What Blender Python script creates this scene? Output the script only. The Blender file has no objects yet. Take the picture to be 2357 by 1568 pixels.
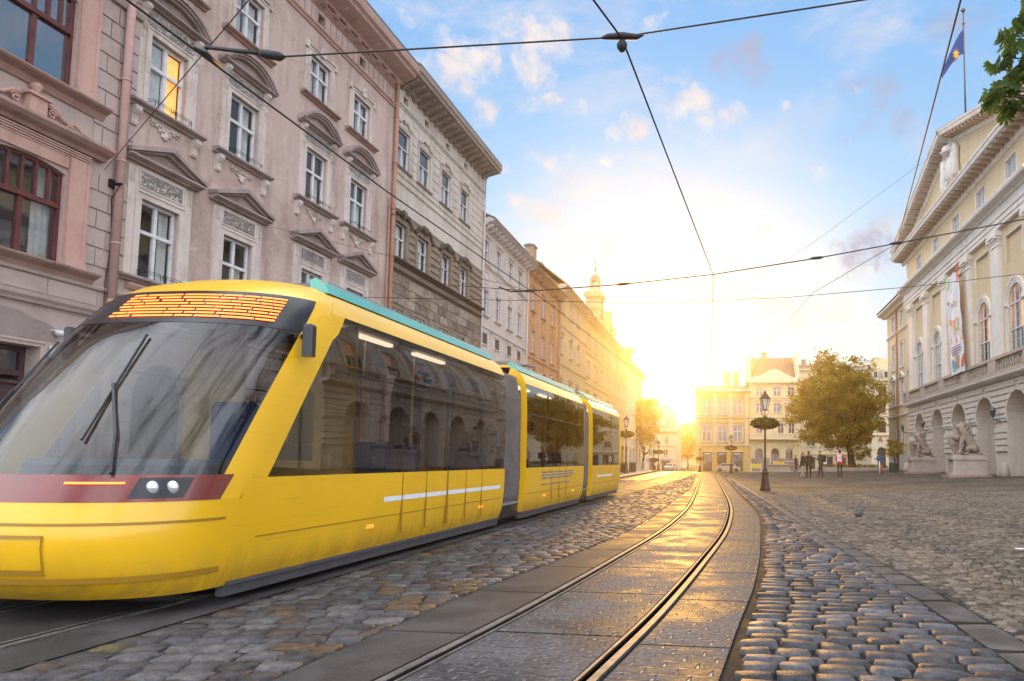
import bpy, math, random
import numpy as np
from mathutils import Vector, Matrix, Euler
R = math.radians
random.seed(7); rng = np.random.default_rng(7)
S = bpy.context.scene; COL = S.collection
# ---------------------------------------------------------------- camera
cam_d = bpy.data.cameras.new('camera'); cam = bpy.data.objects.new('camera', cam_d); COL.objects.link(cam); S.camera = cam
cam_d.sensor_width = 36.0; cam_d.lens = 36.0 * 1650.0 / 2357.0
cam_d.shift_x = -321.5 / 2357.0; cam_d.shift_y = 146.0 / 2357.0      # shift lens: keeps the fronts upright
cam_d.clip_start = 0.05; cam_d.clip_end = 5000
cam.location = (0, 0, 1.2)
cam.rotation_mode = 'XYZ'
cam.matrix_world = Matrix.Translation((0, 0, 1.2)) @ Matrix.Rotation(R(6.9368), 4, 'Z') @ Matrix.Rotation(R(90 + 4.43238), 4, 'X') @ Matrix.Rotation(R(0.6), 4, 'Z')
S.render.resolution_x = 1024; S.render.resolution_y = 681
# ---------------------------------------------------------------- sky, sun, exposure
SUN_EL, SUN_AZ = 9.3, -5.2            # degrees; azimuth measured from +Y, negative towards -X
sun_dir = Vector((math.sin(R(SUN_AZ)) * math.cos(R(SUN_EL)), math.cos(R(SUN_AZ)) * math.cos(R(SUN_EL)), math.sin(R(SUN_EL))))
SUN_STRENGTH = 1.2
EXPOSURE = 1.0
HAZE_DENS, HAZE_G, HAZE_COL = 0.0011, 0.90, (1.0, 0.93, 0.80, 1)
sl = bpy.data.lights.new('sun', 'SUN'); sl.energy = SUN_STRENGTH; sl.angle = R(3.0); sl.color = (1.0, 0.50, 0.10)
so = bpy.data.objects.new('sun', sl); COL.objects.link(so)
so.rotation_euler = (-sun_dir).to_track_quat('-Z', 'Y').to_euler(); so.location = (0, 0, 60)
S.view_settings.view_transform = 'Standard'; S.view_settings.look = 'None'
S.view_settings.exposure = EXPOSURE; S.view_settings.gamma = 1.0; S.view_settings.use_curve_mapping = False
S.render.engine = 'CYCLES'

class NT:
    """tiny helper for node trees"""
    def __init__(s, nt): s.nt = nt; s.n = nt.nodes; s.l = nt.links
    def new(s, t, **kw):
        n = s.n.new(t)
        for k, v in kw.items():
            if hasattr(n, k): setattr(n, k, v)
        return n
    def link(s, a, b): s.l.new(a, b)
    def val(s, sock, v):
        if hasattr(v, 'is_output') or isinstance(v, bpy.types.NodeSocket): s.l.new(v, sock)
        else: sock.default_value = v
    def math(s, op, a, b=0.0, c=0.0, clamp=False):
        n = s.n.new('ShaderNodeMath'); n.operation = op; n.use_clamp = clamp
        s.val(n.inputs[0], a); s.val(n.inputs[1], b); s.val(n.inputs[2], c); return n.outputs[0]
    def vmath(s, op, a, b=(0, 0, 0)):
        n = s.n.new('ShaderNodeVectorMath'); n.operation = op; s.val(n.inputs[0], a); s.val(n.inputs[1], b)
        return n.outputs['Value'] if op in ('LENGTH', 'DOT_PRODUCT', 'DISTANCE') else n.outputs[0]
    def mix(s, f, a, b, mode='MIX'):
        n = s.n.new('ShaderNodeMix'); n.data_type = 'RGBA'; n.blend_type = mode
        s.val(n.inputs[0], f); s.val(n.inputs[6], a); s.val(n.inputs[7], b); return n.outputs[2]
    def rng(s, v, a, b, c=0.0, d=1.0, smooth=True):
        n = s.n.new('ShaderNodeMapRange'); n.interpolation_type = 'SMOOTHSTEP' if smooth else 'LINEAR'
        s.val(n.inputs[0], v); n.inputs[1].default_value = a; n.inputs[2].default_value = b
        n.inputs[3].default_value = c; n.inputs[4].default_value = d; return n.outputs[0]
    def noise(s, vec, scale, detail=4, rough=0.55, dist=0.0):
        n = s.n.new('ShaderNodeTexNoise'); s.val(n.inputs['Vector'], vec); n.inputs['Scale'].default_value = scale
        n.inputs['Detail'].default_value = detail; n.inputs['Roughness'].default_value = rough
        n.inputs['Distortion'].default_value = dist; return n

SKY_STRENGTH = 0.10
SKY_TINT = (0.75, 0.95, 1.15, 1)
LOW_MIX, LOW_COL = 0.6, (3.2, 4.1, 4.9, 1)
GLOW2_MIX, GLOW2_COL = 0.5, (4.7, 4.6, 4.4, 1)
GLOW1_COL = (7.5, 6.6, 4.4, 1)
CLOUD_SIDE = (4.2, 3.7, 3.4, 1)
CLOUD_COL, CLOUD_WARM, CLOUD_FILL, GREY_COL = (4.4, 4.3, 4.7, 1), (5.2, 4.7, 4.3, 1), (15.5, 16.0, 17.4, 1), (2.3, 2.45, 3.3, 1)
# azimuth, elevation, half width, half height (degrees), amount
CLOUDS = [(-22.1, 28.5, 5.4, 2.7, 1), (-16.8, 30.2, 5.0, 3.0, 1), (-16.5, 27.2, 3.0, 1.0, .8), (-14.1, 22.7, 4.2, 1.3, 1), (-9.2, 25.9, 1.9, 1.4, 1),
          (-6.3, 28.7, 2.6, .9, .9), (-4.7, 27.2, 3.6, 1.8, 1), (-1.3, 25.7, 3.0, 1.3, .9), (-10, 23.7, 1.2, .8, 1), (-20, 22, 1.1, .7, .8),
          (-7, 32.6, 3.4, .9, .9), (-16.4, 19.6, 3.6, 1.9, .9), (-21, 26, 2.2, 1.4, .8), (-2, 21, 1.8, .9, .7), (-26, 31, 2, 1.2, .7), (6.5, 22, 2.4, .8, .7), (2.5, 18.5, 2, .8, .7), (-12.5, 27.2, 2.0, 1.0, .7), (3.7, 27, 1.3, .6, .7), (9.8, 27, 1.3, .5, .6),
          (4, 12.1, 8, 2.2, .9), (12, 17.5, 2.2, 1.2, .9), (-38, 33, 6, 4, 1)]
GREYBANKS = [(11.0, 16.2, 4.4, 3.0, 1.0), (0.6, 29.8, 4.5, 2.8, .62), (11, 26.3, 6.5, 3.0, .6), (17, 30, 4, 2, .6)]
world = bpy.data.worlds.new('World'); S.world = world; world.use_nodes = True
w = NT(world.node_tree); w.n.clear()
sky = w.new('ShaderNodeTexSky'); sky.sky_type = 'NISHITA'; sky.sun_disc = False
sky.sun_elevation = R(SUN_EL); sky.sun_rotation = R(SUN_AZ); sky.air_density = 1.0; sky.dust_density = 1.0; sky.ozone_density = 2.0
tc = w.new('ShaderNodeTexCoord'); dirv = tc.outputs['Generated']
sep = w.new('ShaderNodeSeparateXYZ'); w.link(dirv, sep.inputs[0])
az = w.math('MULTIPLY', w.math('ARCTAN2', sep.outputs[0], sep.outputs[1]), 57.29578)
el = w.math('MULTIPLY', w.math('ARCSINE', sep.outputs[2]), 57.29578)
cv = w.new('ShaderNodeCombineXYZ'); w.link(az, cv.inputs[0]); w.link(el, cv.inputs[1]); cv = cv.outputs[0]
# clouds: soft banks at real compass directions, torn by noise
n1 = w.noise(cv, 0.16, 7, 0.62, 0.3); n2 = w.noise(cv, 0.45, 6, 0.6)
warp = w.vmath('SCALE', w.vmath('SUBTRACT', n1.outputs['Color'], (0.5, 0.5, 0.5))); warp.node.inputs[3].default_value = 6.0
cvw = w.vmath('ADD', cv, warp)
def blob(v, a, e, ra, re):
    d = w.vmath('LENGTH', w.vmath('DIVIDE', w.vmath('SUBTRACT', v, (a, e, 0)), (ra, re, 1)))
    return w.rng(d, 1.25, 0.15)
CL = None
for (a, e, ra, re, am) in CLOUDS:
    b = w.math('MULTIPLY', blob(cvw, a, e, ra, re), am)
    CL = b if CL is None else w.math('MAXIMUM', CL, b)
fine = w.rng(n2.outputs['Fac'], 0.28, 0.72, 0.25, 1.3, smooth=False)
veil_n = w.noise(w.vmath('MULTIPLY', cv, (0.6, 1.7, 1.0)), 0.11, 7, 0.62, 0.8)
veil = w.math('MULTIPLY', w.rng(veil_n.outputs['Fac'], 0.46, 0.74), 0.55)
cmask = w.math('MAXIMUM', w.rng(w.math('MULTIPLY', CL, fine), 0.10, 1.0), veil)
# unseen cloud: side banks for reflections; bright rear and overhead banks added as fill
n3 = w.noise(w.vmath('DIVIDE', dirv, (0.4, 0.4, 0.25)), 1.1, 6, 0.6, 0.4)
behind = w.rng(sep.outputs[1], 0.30, -0.05)
overhead = w.rng(el, 44, 58)
side = w.rng(az, 24, 36)
high = w.rng(el, 36, 43)
cgen = w.math('MULTIPLY', w.rng(n3.outputs['Fac'], 0.34, 0.56), w.math('MAXIMUM', behind, overhead))
cside = w.math('MULTIPLY', w.rng(n3.outputs['Fac'], 0.34, 0.54), w.math('MAXIMUM', side, high))
sdot = w.vmath('DOT_PRODUCT', dirv, tuple(sun_dir))
glow1 = w.rng(sdot, math.cos(R(6)), math.cos(R(2)))
glow2 = w.rng(sdot, math.cos(R(20)), math.cos(R(3)))
low = w.rng(el, 20, 2)                       # pale band toward the horizon
skyc = w.mix(1.0, sky.outputs[0], SKY_TINT, 'MULTIPLY')
skyc = w.mix(0.86, skyc, w.mix(w.rng(el, 8, 36), (2.7, 4.0, 5.0, 1), (1.25, 2.7, 4.9, 1)))
front = w.rng(sep.outputs[1], -0.2, 0.7)
skyc = w.mix(w.math('MULTIPLY', w.math('MULTIPLY', low, LOW_MIX), w.math('ADD', w.math('MULTIPLY', front, 0.7), 0.3)), skyc, LOW_COL)
skyc = w.mix(w.math('MULTIPLY', glow2, GLOW2_MIX), skyc, GLOW2_COL)
ccol = w.mix(w.rng(sdot, math.cos(R(45)), math.cos(R(12))), CLOUD_COL, CLOUD_WARM)
shade = w.rng(n1.outputs['Fac'], 0.35, 0.62)
ccol = w.mix(shade, w.mix(1.0, ccol, (0.86, 0.84, 0.93, 1), 'MULTIPLY'), ccol)
skyc = w.mix(cmask, skyc, ccol)
skyc = w.mix(cside, skyc, CLOUD_SIDE)
skyc = w.mix(cgen, skyc, CLOUD_FILL)
gb = None
for (a, e, ra, re, am) in GREYBANKS:
    b = w.math('MULTIPLY', blob(cvw, a, e, ra, re), am); gb = b if gb is None else w.math('MAXIMUM', gb, b)
skyc = w.mix(w.rng(w.math('MULTIPLY', gb, fine), 0.12, 0.8), skyc, GREY_COL)
skyc = w.mix(glow1, skyc, GLOW1_COL)
bg = w.new('ShaderNodeBackground'); w.link(skyc, bg.inputs[0]); bg.inputs[1].default_value = SKY_STRENGTH
ow = w.new('ShaderNodeOutputWorld'); w.link(bg.outputs[0], ow.inputs[0])
# ---------------------------------------------------------------- object helpers
def tag(o, label=None, cat=None, group=None, kind=None):
    if label: o['label'] = label
    if cat: o['category'] = cat
    if group: o['group'] = group
    if kind: o['kind'] = kind
    return o
def thing(name, label, cat, loc=(0, 0, 0), rz=0.0, group=None):
    o = bpy.data.objects.new(name, None); COL.objects.link(o); o.location = loc; o.rotation_euler = (0, 0, rz)
    o.empty_display_size = 0.3
    return tag(o, label, cat, group)
def copy_tree(o, parent=None):
    c = o.copy(); COL.objects.link(c)
    if parent is not None: c.parent = parent
    for ch in [x for x in bpy.data.objects if x.parent == o]: copy_tree(ch, c)
    return c
class MB:
    def __init__(s): s.v = []; s.f = []; s.m = []; s.cur = 0; s.sm = []; s.smooth = False
    def add(s, vs, fs):
        b = len(s.v); s.v.extend([tuple(map(float, v)) for v in vs])
        for f in fs: s.f.append(tuple(i + b for i in f)); s.m.append(s.cur); s.sm.append(s.smooth)
        return b
    def quad(s, a, b, c, d): s.add([a, b, c, d], [(0, 1, 2, 3)])
    def box(s, x0, x1, y0, y1, z0, z1):
        if x0 > x1: x0, x1 = x1, x0
        if y0 > y1: y0, y1 = y1, y0
        if z0 > z1: z0, z1 = z1, z0
        s.add([(x0, y0, z0), (x1, y0, z0), (x1, y1, z0), (x0, y1, z0), (x0, y0, z1), (x1, y0, z1), (x1, y1, z1), (x0, y1, z1)],
              [(3, 2, 1, 0), (4, 5, 6, 7), (0, 1, 5, 4), (1, 2, 6, 5), (2, 3, 7, 6), (3, 0, 4, 7)])
    def bbox(s, x0, x1, y0, y1, z0, z1, c=0.01):
        """box with chamfered vertical and top edges"""
        P = [(x0 + c, y0), (x1 - c, y0), (x1, y0 + c), (x1, y1 - c), (x1 - c, y1), (x0 + c, y1), (x0, y1 - c), (x0, y0 + c)]
        Q = [(min(max(x, x0 + c), x1 - c), min(max(y, y0 + c), y1 - c)) for x, y in P]
        n = 8
        s.add([(x, y, z0) for x, y in P] + [(x, y, z1 - c) for x, y in P] + [(x, y, z1) for x, y in Q],
              [tuple(range(n))[::-1]] + [(i, (i + 1) % n, n + (i + 1) % n, n + i) for i in range(n)] +
              [(n + i, n + (i + 1) % n, 2 * n + (i + 1) % n, 2 * n + i) for i in range(n)] + [tuple(range(2 * n, 3 * n))])
    def prof(s, u0, u1, pts):
        """closed profile of (outward, z) points run along x from u0 to u1 (outward is -y)"""
        n = len(pts)
        s.add([(u0, -o, z) for o, z in pts] + [(u1, -o, z) for o, z in pts],
              [(i, (i + 1) % n, n + (i + 1) % n, n + i) for i in range(n)] + [tuple(range(n))[::-1], tuple(range(n, 2 * n))])
    def prism(s, poly, y0, y1):
        """polygon in (x,z), thickness y0..y1"""
        n = len(poly)
        s.add([(x, y0, z) for x, z in poly] + [(x, y1, z) for x, z in poly],
              [(i, (i + 1) % n, n + (i + 1) % n, n + i) for i in range(n)] + [tuple(range(n))[::-1], tuple(range(n, 2 * n))])
    def prismz(s, poly, z0, z1):
        n = len(poly)
        s.add([(x, y, z0) for x, y in poly] + [(x, y, z1) for x, y in poly],
              [(i, (i + 1) % n, n + (i + 1) % n, n + i) for i in range(n)] + [tuple(range(n))[::-1], tuple(range(n, 2 * n))])
    def tube(s, pts, r, n=8, caps=True):
        pts = [Vector(p) for p in pts]; rr = r if isinstance(r, (list, tuple)) else [r] * len(pts)
        vs = []; up = Vector((0, 0, 1))
        for i, p in enumerate(pts):
            t = (pts[min(i + 1, len(pts) - 1)] - pts[max(i - 1, 0)]).normalized()
            a = t.cross(up if abs(t.z) < 0.95 else Vector((1, 0, 0))).normalized(); b = t.cross(a)
            for k in range(n):
                q = 2 * math.pi * k / n; vs.append(p + (a * math.cos(q) + b * math.sin(q)) * rr[i])
        fs = [(i * n + k, i * n + (k + 1) % n, (i + 1) * n + (k + 1) % n, (i + 1) * n + k) for i in range(len(pts) - 1) for k in range(n)]
        if caps: fs += [tuple(range(n))[::-1], tuple(range((len(pts) - 1) * n, len(pts) * n))]
        s.add(vs, fs)
    def lathe(s, prof, c=(0, 0, 0), n=16):
        """prof: (r,z) list"""
        m = len(prof); vs = []
        for r, z in prof:
            for k in range(n):
                q = 2 * math.pi * k / n; vs.append((c[0] + r * math.cos(q), c[1] + r * math.sin(q), c[2] + z))
        fs = [(i * n + k, i * n + (k + 1) % n, (i + 1) * n + (k + 1) % n, (i + 1) * n + k) for i in range(m - 1) for k in range(n)]
        fs += [tuple(range(n))[::-1], tuple(range((m - 1) * n, m * n))]
        s.add(vs, fs)
    def ball(s, c, r, n=10, sc=(1, 1, 1)):
        pr = [(math.sin(math.pi * i / 8) * r + 1e-4, -math.cos(math.pi * i / 8) * r) for i in range(9)]
        m = len(pr); vs = []
        for rr, z in pr:
            for k in range(n):
                q = 2 * math.pi * k / n; vs.append((c[0] + rr * math.cos(q) * sc[0], c[1] + rr * math.sin(q) * sc[1], c[2] + z * sc[2]))
        s.add(vs, [(i * n + k, i * n + (k + 1) % n, (i + 1) * n + (k + 1) % n, (i + 1) * n + k) for i in range(m - 1) for k in range(n)])
    def build(s, name, mat, parent=None, smooth=None, label=None, cat=None, group=None, kind=None):
        me = bpy.data.meshes.new(name); me.from_pydata(s.v, [], s.f); me.validate(verbose=False)
        mats = mat if isinstance(mat, (list, tuple)) else [mat]
        for m in mats: me.materials.append(m)
        if len(me.polygons) == len(s.f):
            if len(mats) > 1: me.polygons.foreach_set('material_index', s.m)
            me.polygons.foreach_set('use_smooth', s.sm if smooth is None else [smooth] * len(s.f))
        me.update()
        bm_fix(me)
        o = bpy.data.objects.new(name, me); COL.objects.link(o)
        if parent is not None: o.parent = parent
        return tag(o, label, cat, group, kind)
def bm_fix(me):
    import bmesh
    b = bmesh.new(); b.from_mesh(me); bmesh.ops.recalc_face_normals(b, faces=b.faces); b.to_mesh(me); b.free()
def npmesh(name, V, F, mat, parent=None, uv=None, smooth=False):
    me = bpy.data.meshes.new(name); nf, k = F.shape
    me.vertices.add(len(V)); me.vertices.foreach_set('co', V.astype(np.float32).ravel())
    me.loops.add(nf * k); me.loops.foreach_set('vertex_index', F.astype(np.int32).ravel())
    me.polygons.add(nf); me.polygons.foreach_set('loop_start', np.arange(0, nf * k, k, dtype=np.int32)); me.polygons.foreach_set('loop_total', np.full(nf, k, dtype=np.int32))
    me.polygons.foreach_set('use_smooth', np.full(nf, smooth)); me.update(calc_edges=True)
    if uv is not None:
        ul = me.uv_layers.new(name='UVMap'); ul.data.foreach_set('uv', uv[F.ravel()].astype(np.float32).ravel())
    me.materials.append(mat)
    o = bpy.data.objects.new(name, me); COL.objects.link(o)
    if parent is not None: o.parent = parent
    return o
# ---------------------------------------------------------------- materials
MAT = {}
def base_mat(name):
    m = bpy.data.materials.new(name); m.use_nodes = True; t = NT(m.node_tree); t.n.clear()
    b = t.new('ShaderNodeBsdfPrincipled'); o = t.new('ShaderNodeOutputMaterial'); t.link(b.outputs[0], o.inputs[0]); t.b = b; t.o = o
    MAT[name] = m; return m, t
def c4(c): return (c[0], c[1], c[2], 1.0)
def plaster(name, col, stain=(0.5, 0.46, 0.44), amt=0.5, scale=0.35, rough=0.85, bump=0.12, fine=9.0, streak=0.35, spec=0.25):
    m, t = base_mat(name); tc = t.new('ShaderNodeTexCoord'); v = tc.outputs['Object']
    a = t.noise(v, scale, 6, 0.62, 0.6); b = t.noise(v, fine, 4, 0.6)
    st = t.noise(t.vmath('MULTIPLY', v, (1.0, 1.0, 0.12)), 1.6, 5, 0.6)
    c = t.mix(t.math('MULTIPLY', t.rng(a.outputs['Fac'], 0.42, 0.72), amt), c4(col), c4([col[i] * stain[i] * 1.25 for i in range(3)]))
    c = t.mix(t.math('MULTIPLY', t.rng(st.outputs['Fac'], 0.47, 0.68), streak), c, c4([col[i] * stain[i] * .95 for i in range(3)]))
    d = t.noise(v, scale * 3.1, 7, 0.7, 1.2)          # flaked and patched areas
    c = t.mix(t.math('MULTIPLY', t.rng(d.outputs['Fac'], 0.56, 0.64), amt * .55), c, c4([min(1, x * 1.22) for x in col]))
    c = t.mix(t.math('MULTIPLY', t.rng(d.outputs['Fac'], 0.40, 0.33), amt * .6), c, c4([col[i] * stain[i] for i in range(3)]))
    c = t.mix(t.math('MULTIPLY', t.rng(b.outputs['Fac'], 0.35, 0.7), 0.25), c, c4([min(1, x * 1.18) for x in col]))
    t.link(c, t.b.inputs['Base Color']); t.b.inputs['Roughness'].default_value = rough; t.b.inputs['Specular IOR Level'].default_value = spec
    bp = t.new('ShaderNodeBump'); bp.inputs['Strength'].default_value = bump; bp.inputs['Distance'].default_value = 0.03
    t.link(t.math('ADD', b.outputs['Fac'], t.math('MULTIPLY', a.outputs['Fac'], 2.0)), bp.inputs['Height']); t.link(bp.outputs[0], t.b.inputs['Normal'])
    return m
def carved(name, col, dark=0.45, scale=9.0, strength=1.0):
    m, t = base_mat(name); tc = t.new('ShaderNodeTexCoord'); v = tc.outputs['Object']
    a = t.noise(v, scale, 3, 0.5, 2.2); b = t.noise(v, 0.9, 4, 0.6)
    h = t.math('ABSOLUTE', t.math('SUBTRACT', a.outputs['Fac'], 0.5))
    k = t.rng(h, 0.0, 0.09)
    c = t.mix(k, c4([x * dark for x in col]), c4(col)); c = t.mix(t.math('MULTIPLY', t.rng(b.outputs['Fac'], .45, .7), .35), c, c4([x * .6 for x in col]))
    t.link(c, t.b.inputs['Base Color']); t.b.inputs['Roughness'].default_value = .85
    bp = t.new('ShaderNodeBump'); bp.inputs['Strength'].default_value = strength; bp.inputs['Distance'].default_value = .05
    t.link(k, bp.inputs['Height']); t.link(bp.outputs[0], t.b.inputs['Normal']); return m
def simple(name, col, rough=0.5, metal=0.0, spec=0.5, var=0.15, vs=6.0, bump=0.0, coat=0.0, emis=None, es=0.0):
    m, t = base_mat(name); b = t.b
    if var > 0:
        tc = t.new('ShaderNodeTexCoord'); n = t.noise(tc.outputs['Object'], vs, 4, 0.6)
        c = t.mix(t.rng(n.outputs['Fac'], 0.3, 0.7), c4([x * (1 - var) for x in col]), c4([min(1, x * (1 + var)) for x in col]))
        t.link(c, b.inputs['Base Color'])
        if bump > 0:
            bp = t.new('ShaderNodeBump'); bp.inputs['Strength'].default_value = bump; bp.inputs['Distance'].default_value = .02
            t.link(n.outputs['Fac'], bp.inputs['Height']); t.link(bp.outputs[0], b.inputs['Normal'])
    else: b.inputs['Base Color'].default_value = c4(col)
    b.inputs['Roughness'].default_value = rough; b.inputs['Metallic'].default_value = metal; b.inputs['Specular IOR Level'].default_value = spec
    b.inputs['Coat Weight'].default_value = coat; b.inputs['Coat Roughness'].default_value = 0.06
    if emis: b.inputs['Emission Color'].default_value = c4(emis); b.inputs['Emission Strength'].default_value = es
    return m
def glassy(name, tint=(0.6, 0.62, 0.62), ior=1.6, rough=0.02, wav=0.02, body=None, bodymix=0.0):
    """thin window pane: fresnel reflection over a tinted see-through layer"""
    m = bpy.data.materials.new(name); m.use_nodes = True; t = NT(m.node_tree); t.n.clear()
    g = t.new('ShaderNodeBsdfGlossy'); g.inputs['Roughness'].default_value = rough; g.inputs['Color'].default_value = (0.95, 0.97, 1, 1)
    tr = t.new('ShaderNodeBsdfTransparent'); tr.inputs['Color'].default_value = c4(tint)
    fr = t.new('ShaderNodeFresnel'); ge = t.new('ShaderNodeNewGeometry'); t.link(t.math('ADD', ior, t.math('MULTIPLY', ge.outputs['Backfacing'], 1.0 / ior - ior)), fr.inputs['IOR'])
    tc = t.new('ShaderNodeTexCoord'); n = t.noise(tc.outputs['Object'], 0.9, 2, 0.5)
    bp = t.new('ShaderNodeBump'); bp.inputs['Strength'].default_value = wav * 10; bp.inputs['Distance'].default_value = .02
    t.link(n.outputs['Fac'], bp.inputs['Height']); t.link(bp.outputs[0], g.inputs['Normal']); t.link(bp.outputs[0], fr.inputs['Normal'])
    back = tr.outputs[0]
    if body is not None:
        d = t.new('ShaderNodeBsdfDiffuse'); d.inputs['Color'].default_value = c4(body); mx0 = t.new('ShaderNodeMixShader'); mx0.inputs[0].default_value = bodymix
        t.link(tr.outputs[0], mx0.inputs[1]); t.link(d.outputs[0], mx0.inputs[2]); back = mx0.outputs[0]
    mx = t.new('ShaderNodeMixShader'); t.link(fr.outputs[0], mx.inputs[0]); t.link(back, mx.inputs[1]); t.link(g.outputs[0], mx.inputs[2])
    o = t.new('ShaderNodeOutputMaterial'); t.link(mx.outputs[0], o.inputs[0]); MAT[name] = m; return m
# ---------------------------------------------------------------- the ground
def zg(x, y):
    x = np.asarray(x, float); y = np.asarray(y, float)
    return np.clip(x - 2.0, 0, 22) * 0.035 - (np.clip(y, 70, 135) - 70) * 0.0145
def Z(x, y): return float(zg(x, y))
def curve(ys, xs):
    ys = np.array(ys, float); xs = np.array(xs, float)
    m = np.gradient(xs, ys)
    def f(y):
        y = np.asarray(y, float); i = np.clip(np.searchsorted(ys, y) - 1, 0, len(ys) - 2)
        h = ys[i + 1] - ys[i]; t = np.clip((y - ys[i]) / h, 0, 1.5)
        a = (1 + 2 * t) * (1 - t) ** 2; b = t * (1 - t) ** 2; c = t * t * (3 - 2 * t); d = t * t * (t - 1)
        r = a * xs[i] + b * h * m[i] + c * xs[i + 1] + d * h * m[i + 1]
        return np.where(y < ys[0], xs[0] + (y - ys[0]) * m[0], np.where(y > ys[-1], xs[-1] + (y - ys[-1]) * m[-1], r))
    return f
track_r = curve([3.8, 5.4, 6.8, 8.9, 11.5, 14.8, 17.6, 20.9, 27, 43, 55, 72, 100, 135, 200], [-1.325, -1.155, -1.045, -.91, -.765, -.70, -.71, -.80, -1.05, -1.72, -2.2, -2.95, -4.4, -6.9, -12.5])
track_l = curve([0, 12, 25, 45, 80, 110, 135, 200], [-5.0, -5.0, -4.87, -4.65, -5.9, -7.6, -9.6, -15.2])
slab_r = curve([4, 5.5, 6.6, 9, 11.3, 15, 19.5, 23, 40, 59, 80], [-.09, .03, .13, .27, .35, .43, .30, .12, -.6, -1.35, -2.3])
slab_l = curve([4.4, 5.5, 6.6, 8.4, 11, 15, 20, 28, 45, 80], [-2.42, -2.37, -2.28, -2.06, -1.84, -1.76, -1.84, -1.95, -2.7, -4.5])
flag_l = curve([4.4, 6.3, 8.6, 10.4, 12.4, 16.3, 27, 55], [1.62, 1.56, 1.45, 1.38, 1.27, 1.07, .51, -.9])
flag_r = curve([4.4, 6.3, 8.6, 10.4, 12.4, 16.3, 27, 55], [1.95, 1.87, 1.72, 1.60, 1.48, 1.27, .68, -.75])
kerb_x = curve([0, 45, 65, 95, 135], [-7.15, -7.2, -7.8, -9.0, -11.2])

def ribbon(name, fl, fr, y0, y1, dz, mat, step=0.5, nx=2, extra=None):
    ys = np.concatenate([np.arange(y0, min(y1, 40), step), np.arange(40, y1, 2.0) if y1 > 40 else [], [y1]])
    L = fl(ys); Rr = fr(ys); t = np.linspace(0, 1, nx)
    X = L[:, None] * (1 - t) + Rr[:, None] * t; Y = np.repeat(ys[:, None], nx, 1); ZZ = zg(X, Y) + dz
    V = np.stack([X, Y, ZZ], -1).reshape(-1, 3); n = len(ys)
    F = np.array([[i * nx + k, i * nx + k + 1, (i + 1) * nx + k + 1, (i + 1) * nx + k] for i in range(n - 1) for k in range(nx - 1)])
    UV = np.stack([X - ((L + Rr) / 2)[:, None], Y], -1).reshape(-1, 2)
    return tag(npmesh(name, V, F, mat, uv=UV), kind='structure')
def pillow(n=5):
    s = np.array([-1, -.88, 0, .88, 1]) if n == 5 else np.array([-1, -.68, .68, 1])
    h = np.array([-.4, .95, 1.0, .95, -.4]) if n == 5 else np.array([-.25, 1, 1, -.25])
    T = []; 
    for j in range(n):
        for i in range(n):
            x, y = s[i], s[j]; z = min(h[i], h[j]) if min(h[i], h[j]) < 0 else (h[i] + h[j]) / 2
            if abs(x) == 1 and abs(y) == 1: x *= .90; y *= .90
            elif abs(x) >= .68 and abs(y) >= .68 and abs(x) < 1 and abs(y) < 1: x *= .94; y *= .94; z *= .9
            T.append((x, y, z))
    F = [(j * n + i, j * n + i + 1, (j + 1) * n + i + 1, (j + 1) * n + i) for j in range(n - 1) for i in range(n - 1)]
    return np.array(T), np.array(F)
def stones(name, P, mat, n=5, jit=0.05, dz=0.0, parent=None):
    """P: rows of cx, cy, half length x, half length y, rotation, height"""
    P = np.array(P); T, F = pillow(n); N = len(P); k = len(T)
    q = np.repeat(T[None], N, 0).copy()
    q[:, :, :2] += rng.normal(0, jit, (N, k, 2)) * (np.abs(T[None, :, :2]) > .5)
    skew = rng.normal(0, .06, (N, 4)); q[:, :, 0] *= 1 + skew[:, :1] * q[:, :, 1]; q[:, :, 1] *= 1 + skew[:, 1:2] * q[:, :, 0]
    tilt = rng.normal(0, .12, (N, 2)); q[:, :, 2] += np.where(T[None, :, 2] > 0, q[:, :, 0] * tilt[:, :1] + q[:, :, 1] * tilt[:, 1:2], 0)
    x = q[:, :, 0] * P[:, 2:3]; y = q[:, :, 1] * P[:, 3:4]; c = np.cos(P[:, 4:5]); s = np.sin(P[:, 4:5])
    X = P[:, 0:1] + x * c - y * s; Y = P[:, 1:2] + x * s + y * c
    ZZ = zg(P[:, 0:1], P[:, 1:2]) + dz + q[:, :, 2] * P[:, 5:6]
    V = np.stack([X, Y, ZZ], -1).reshape(-1, 3); FF = (F[None] + (np.arange(N) * k)[:, None, None]).reshape(-1, 4)
    return tag(npmesh(name, V, FF, mat, smooth=True, parent=parent), kind='structure')

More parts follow.
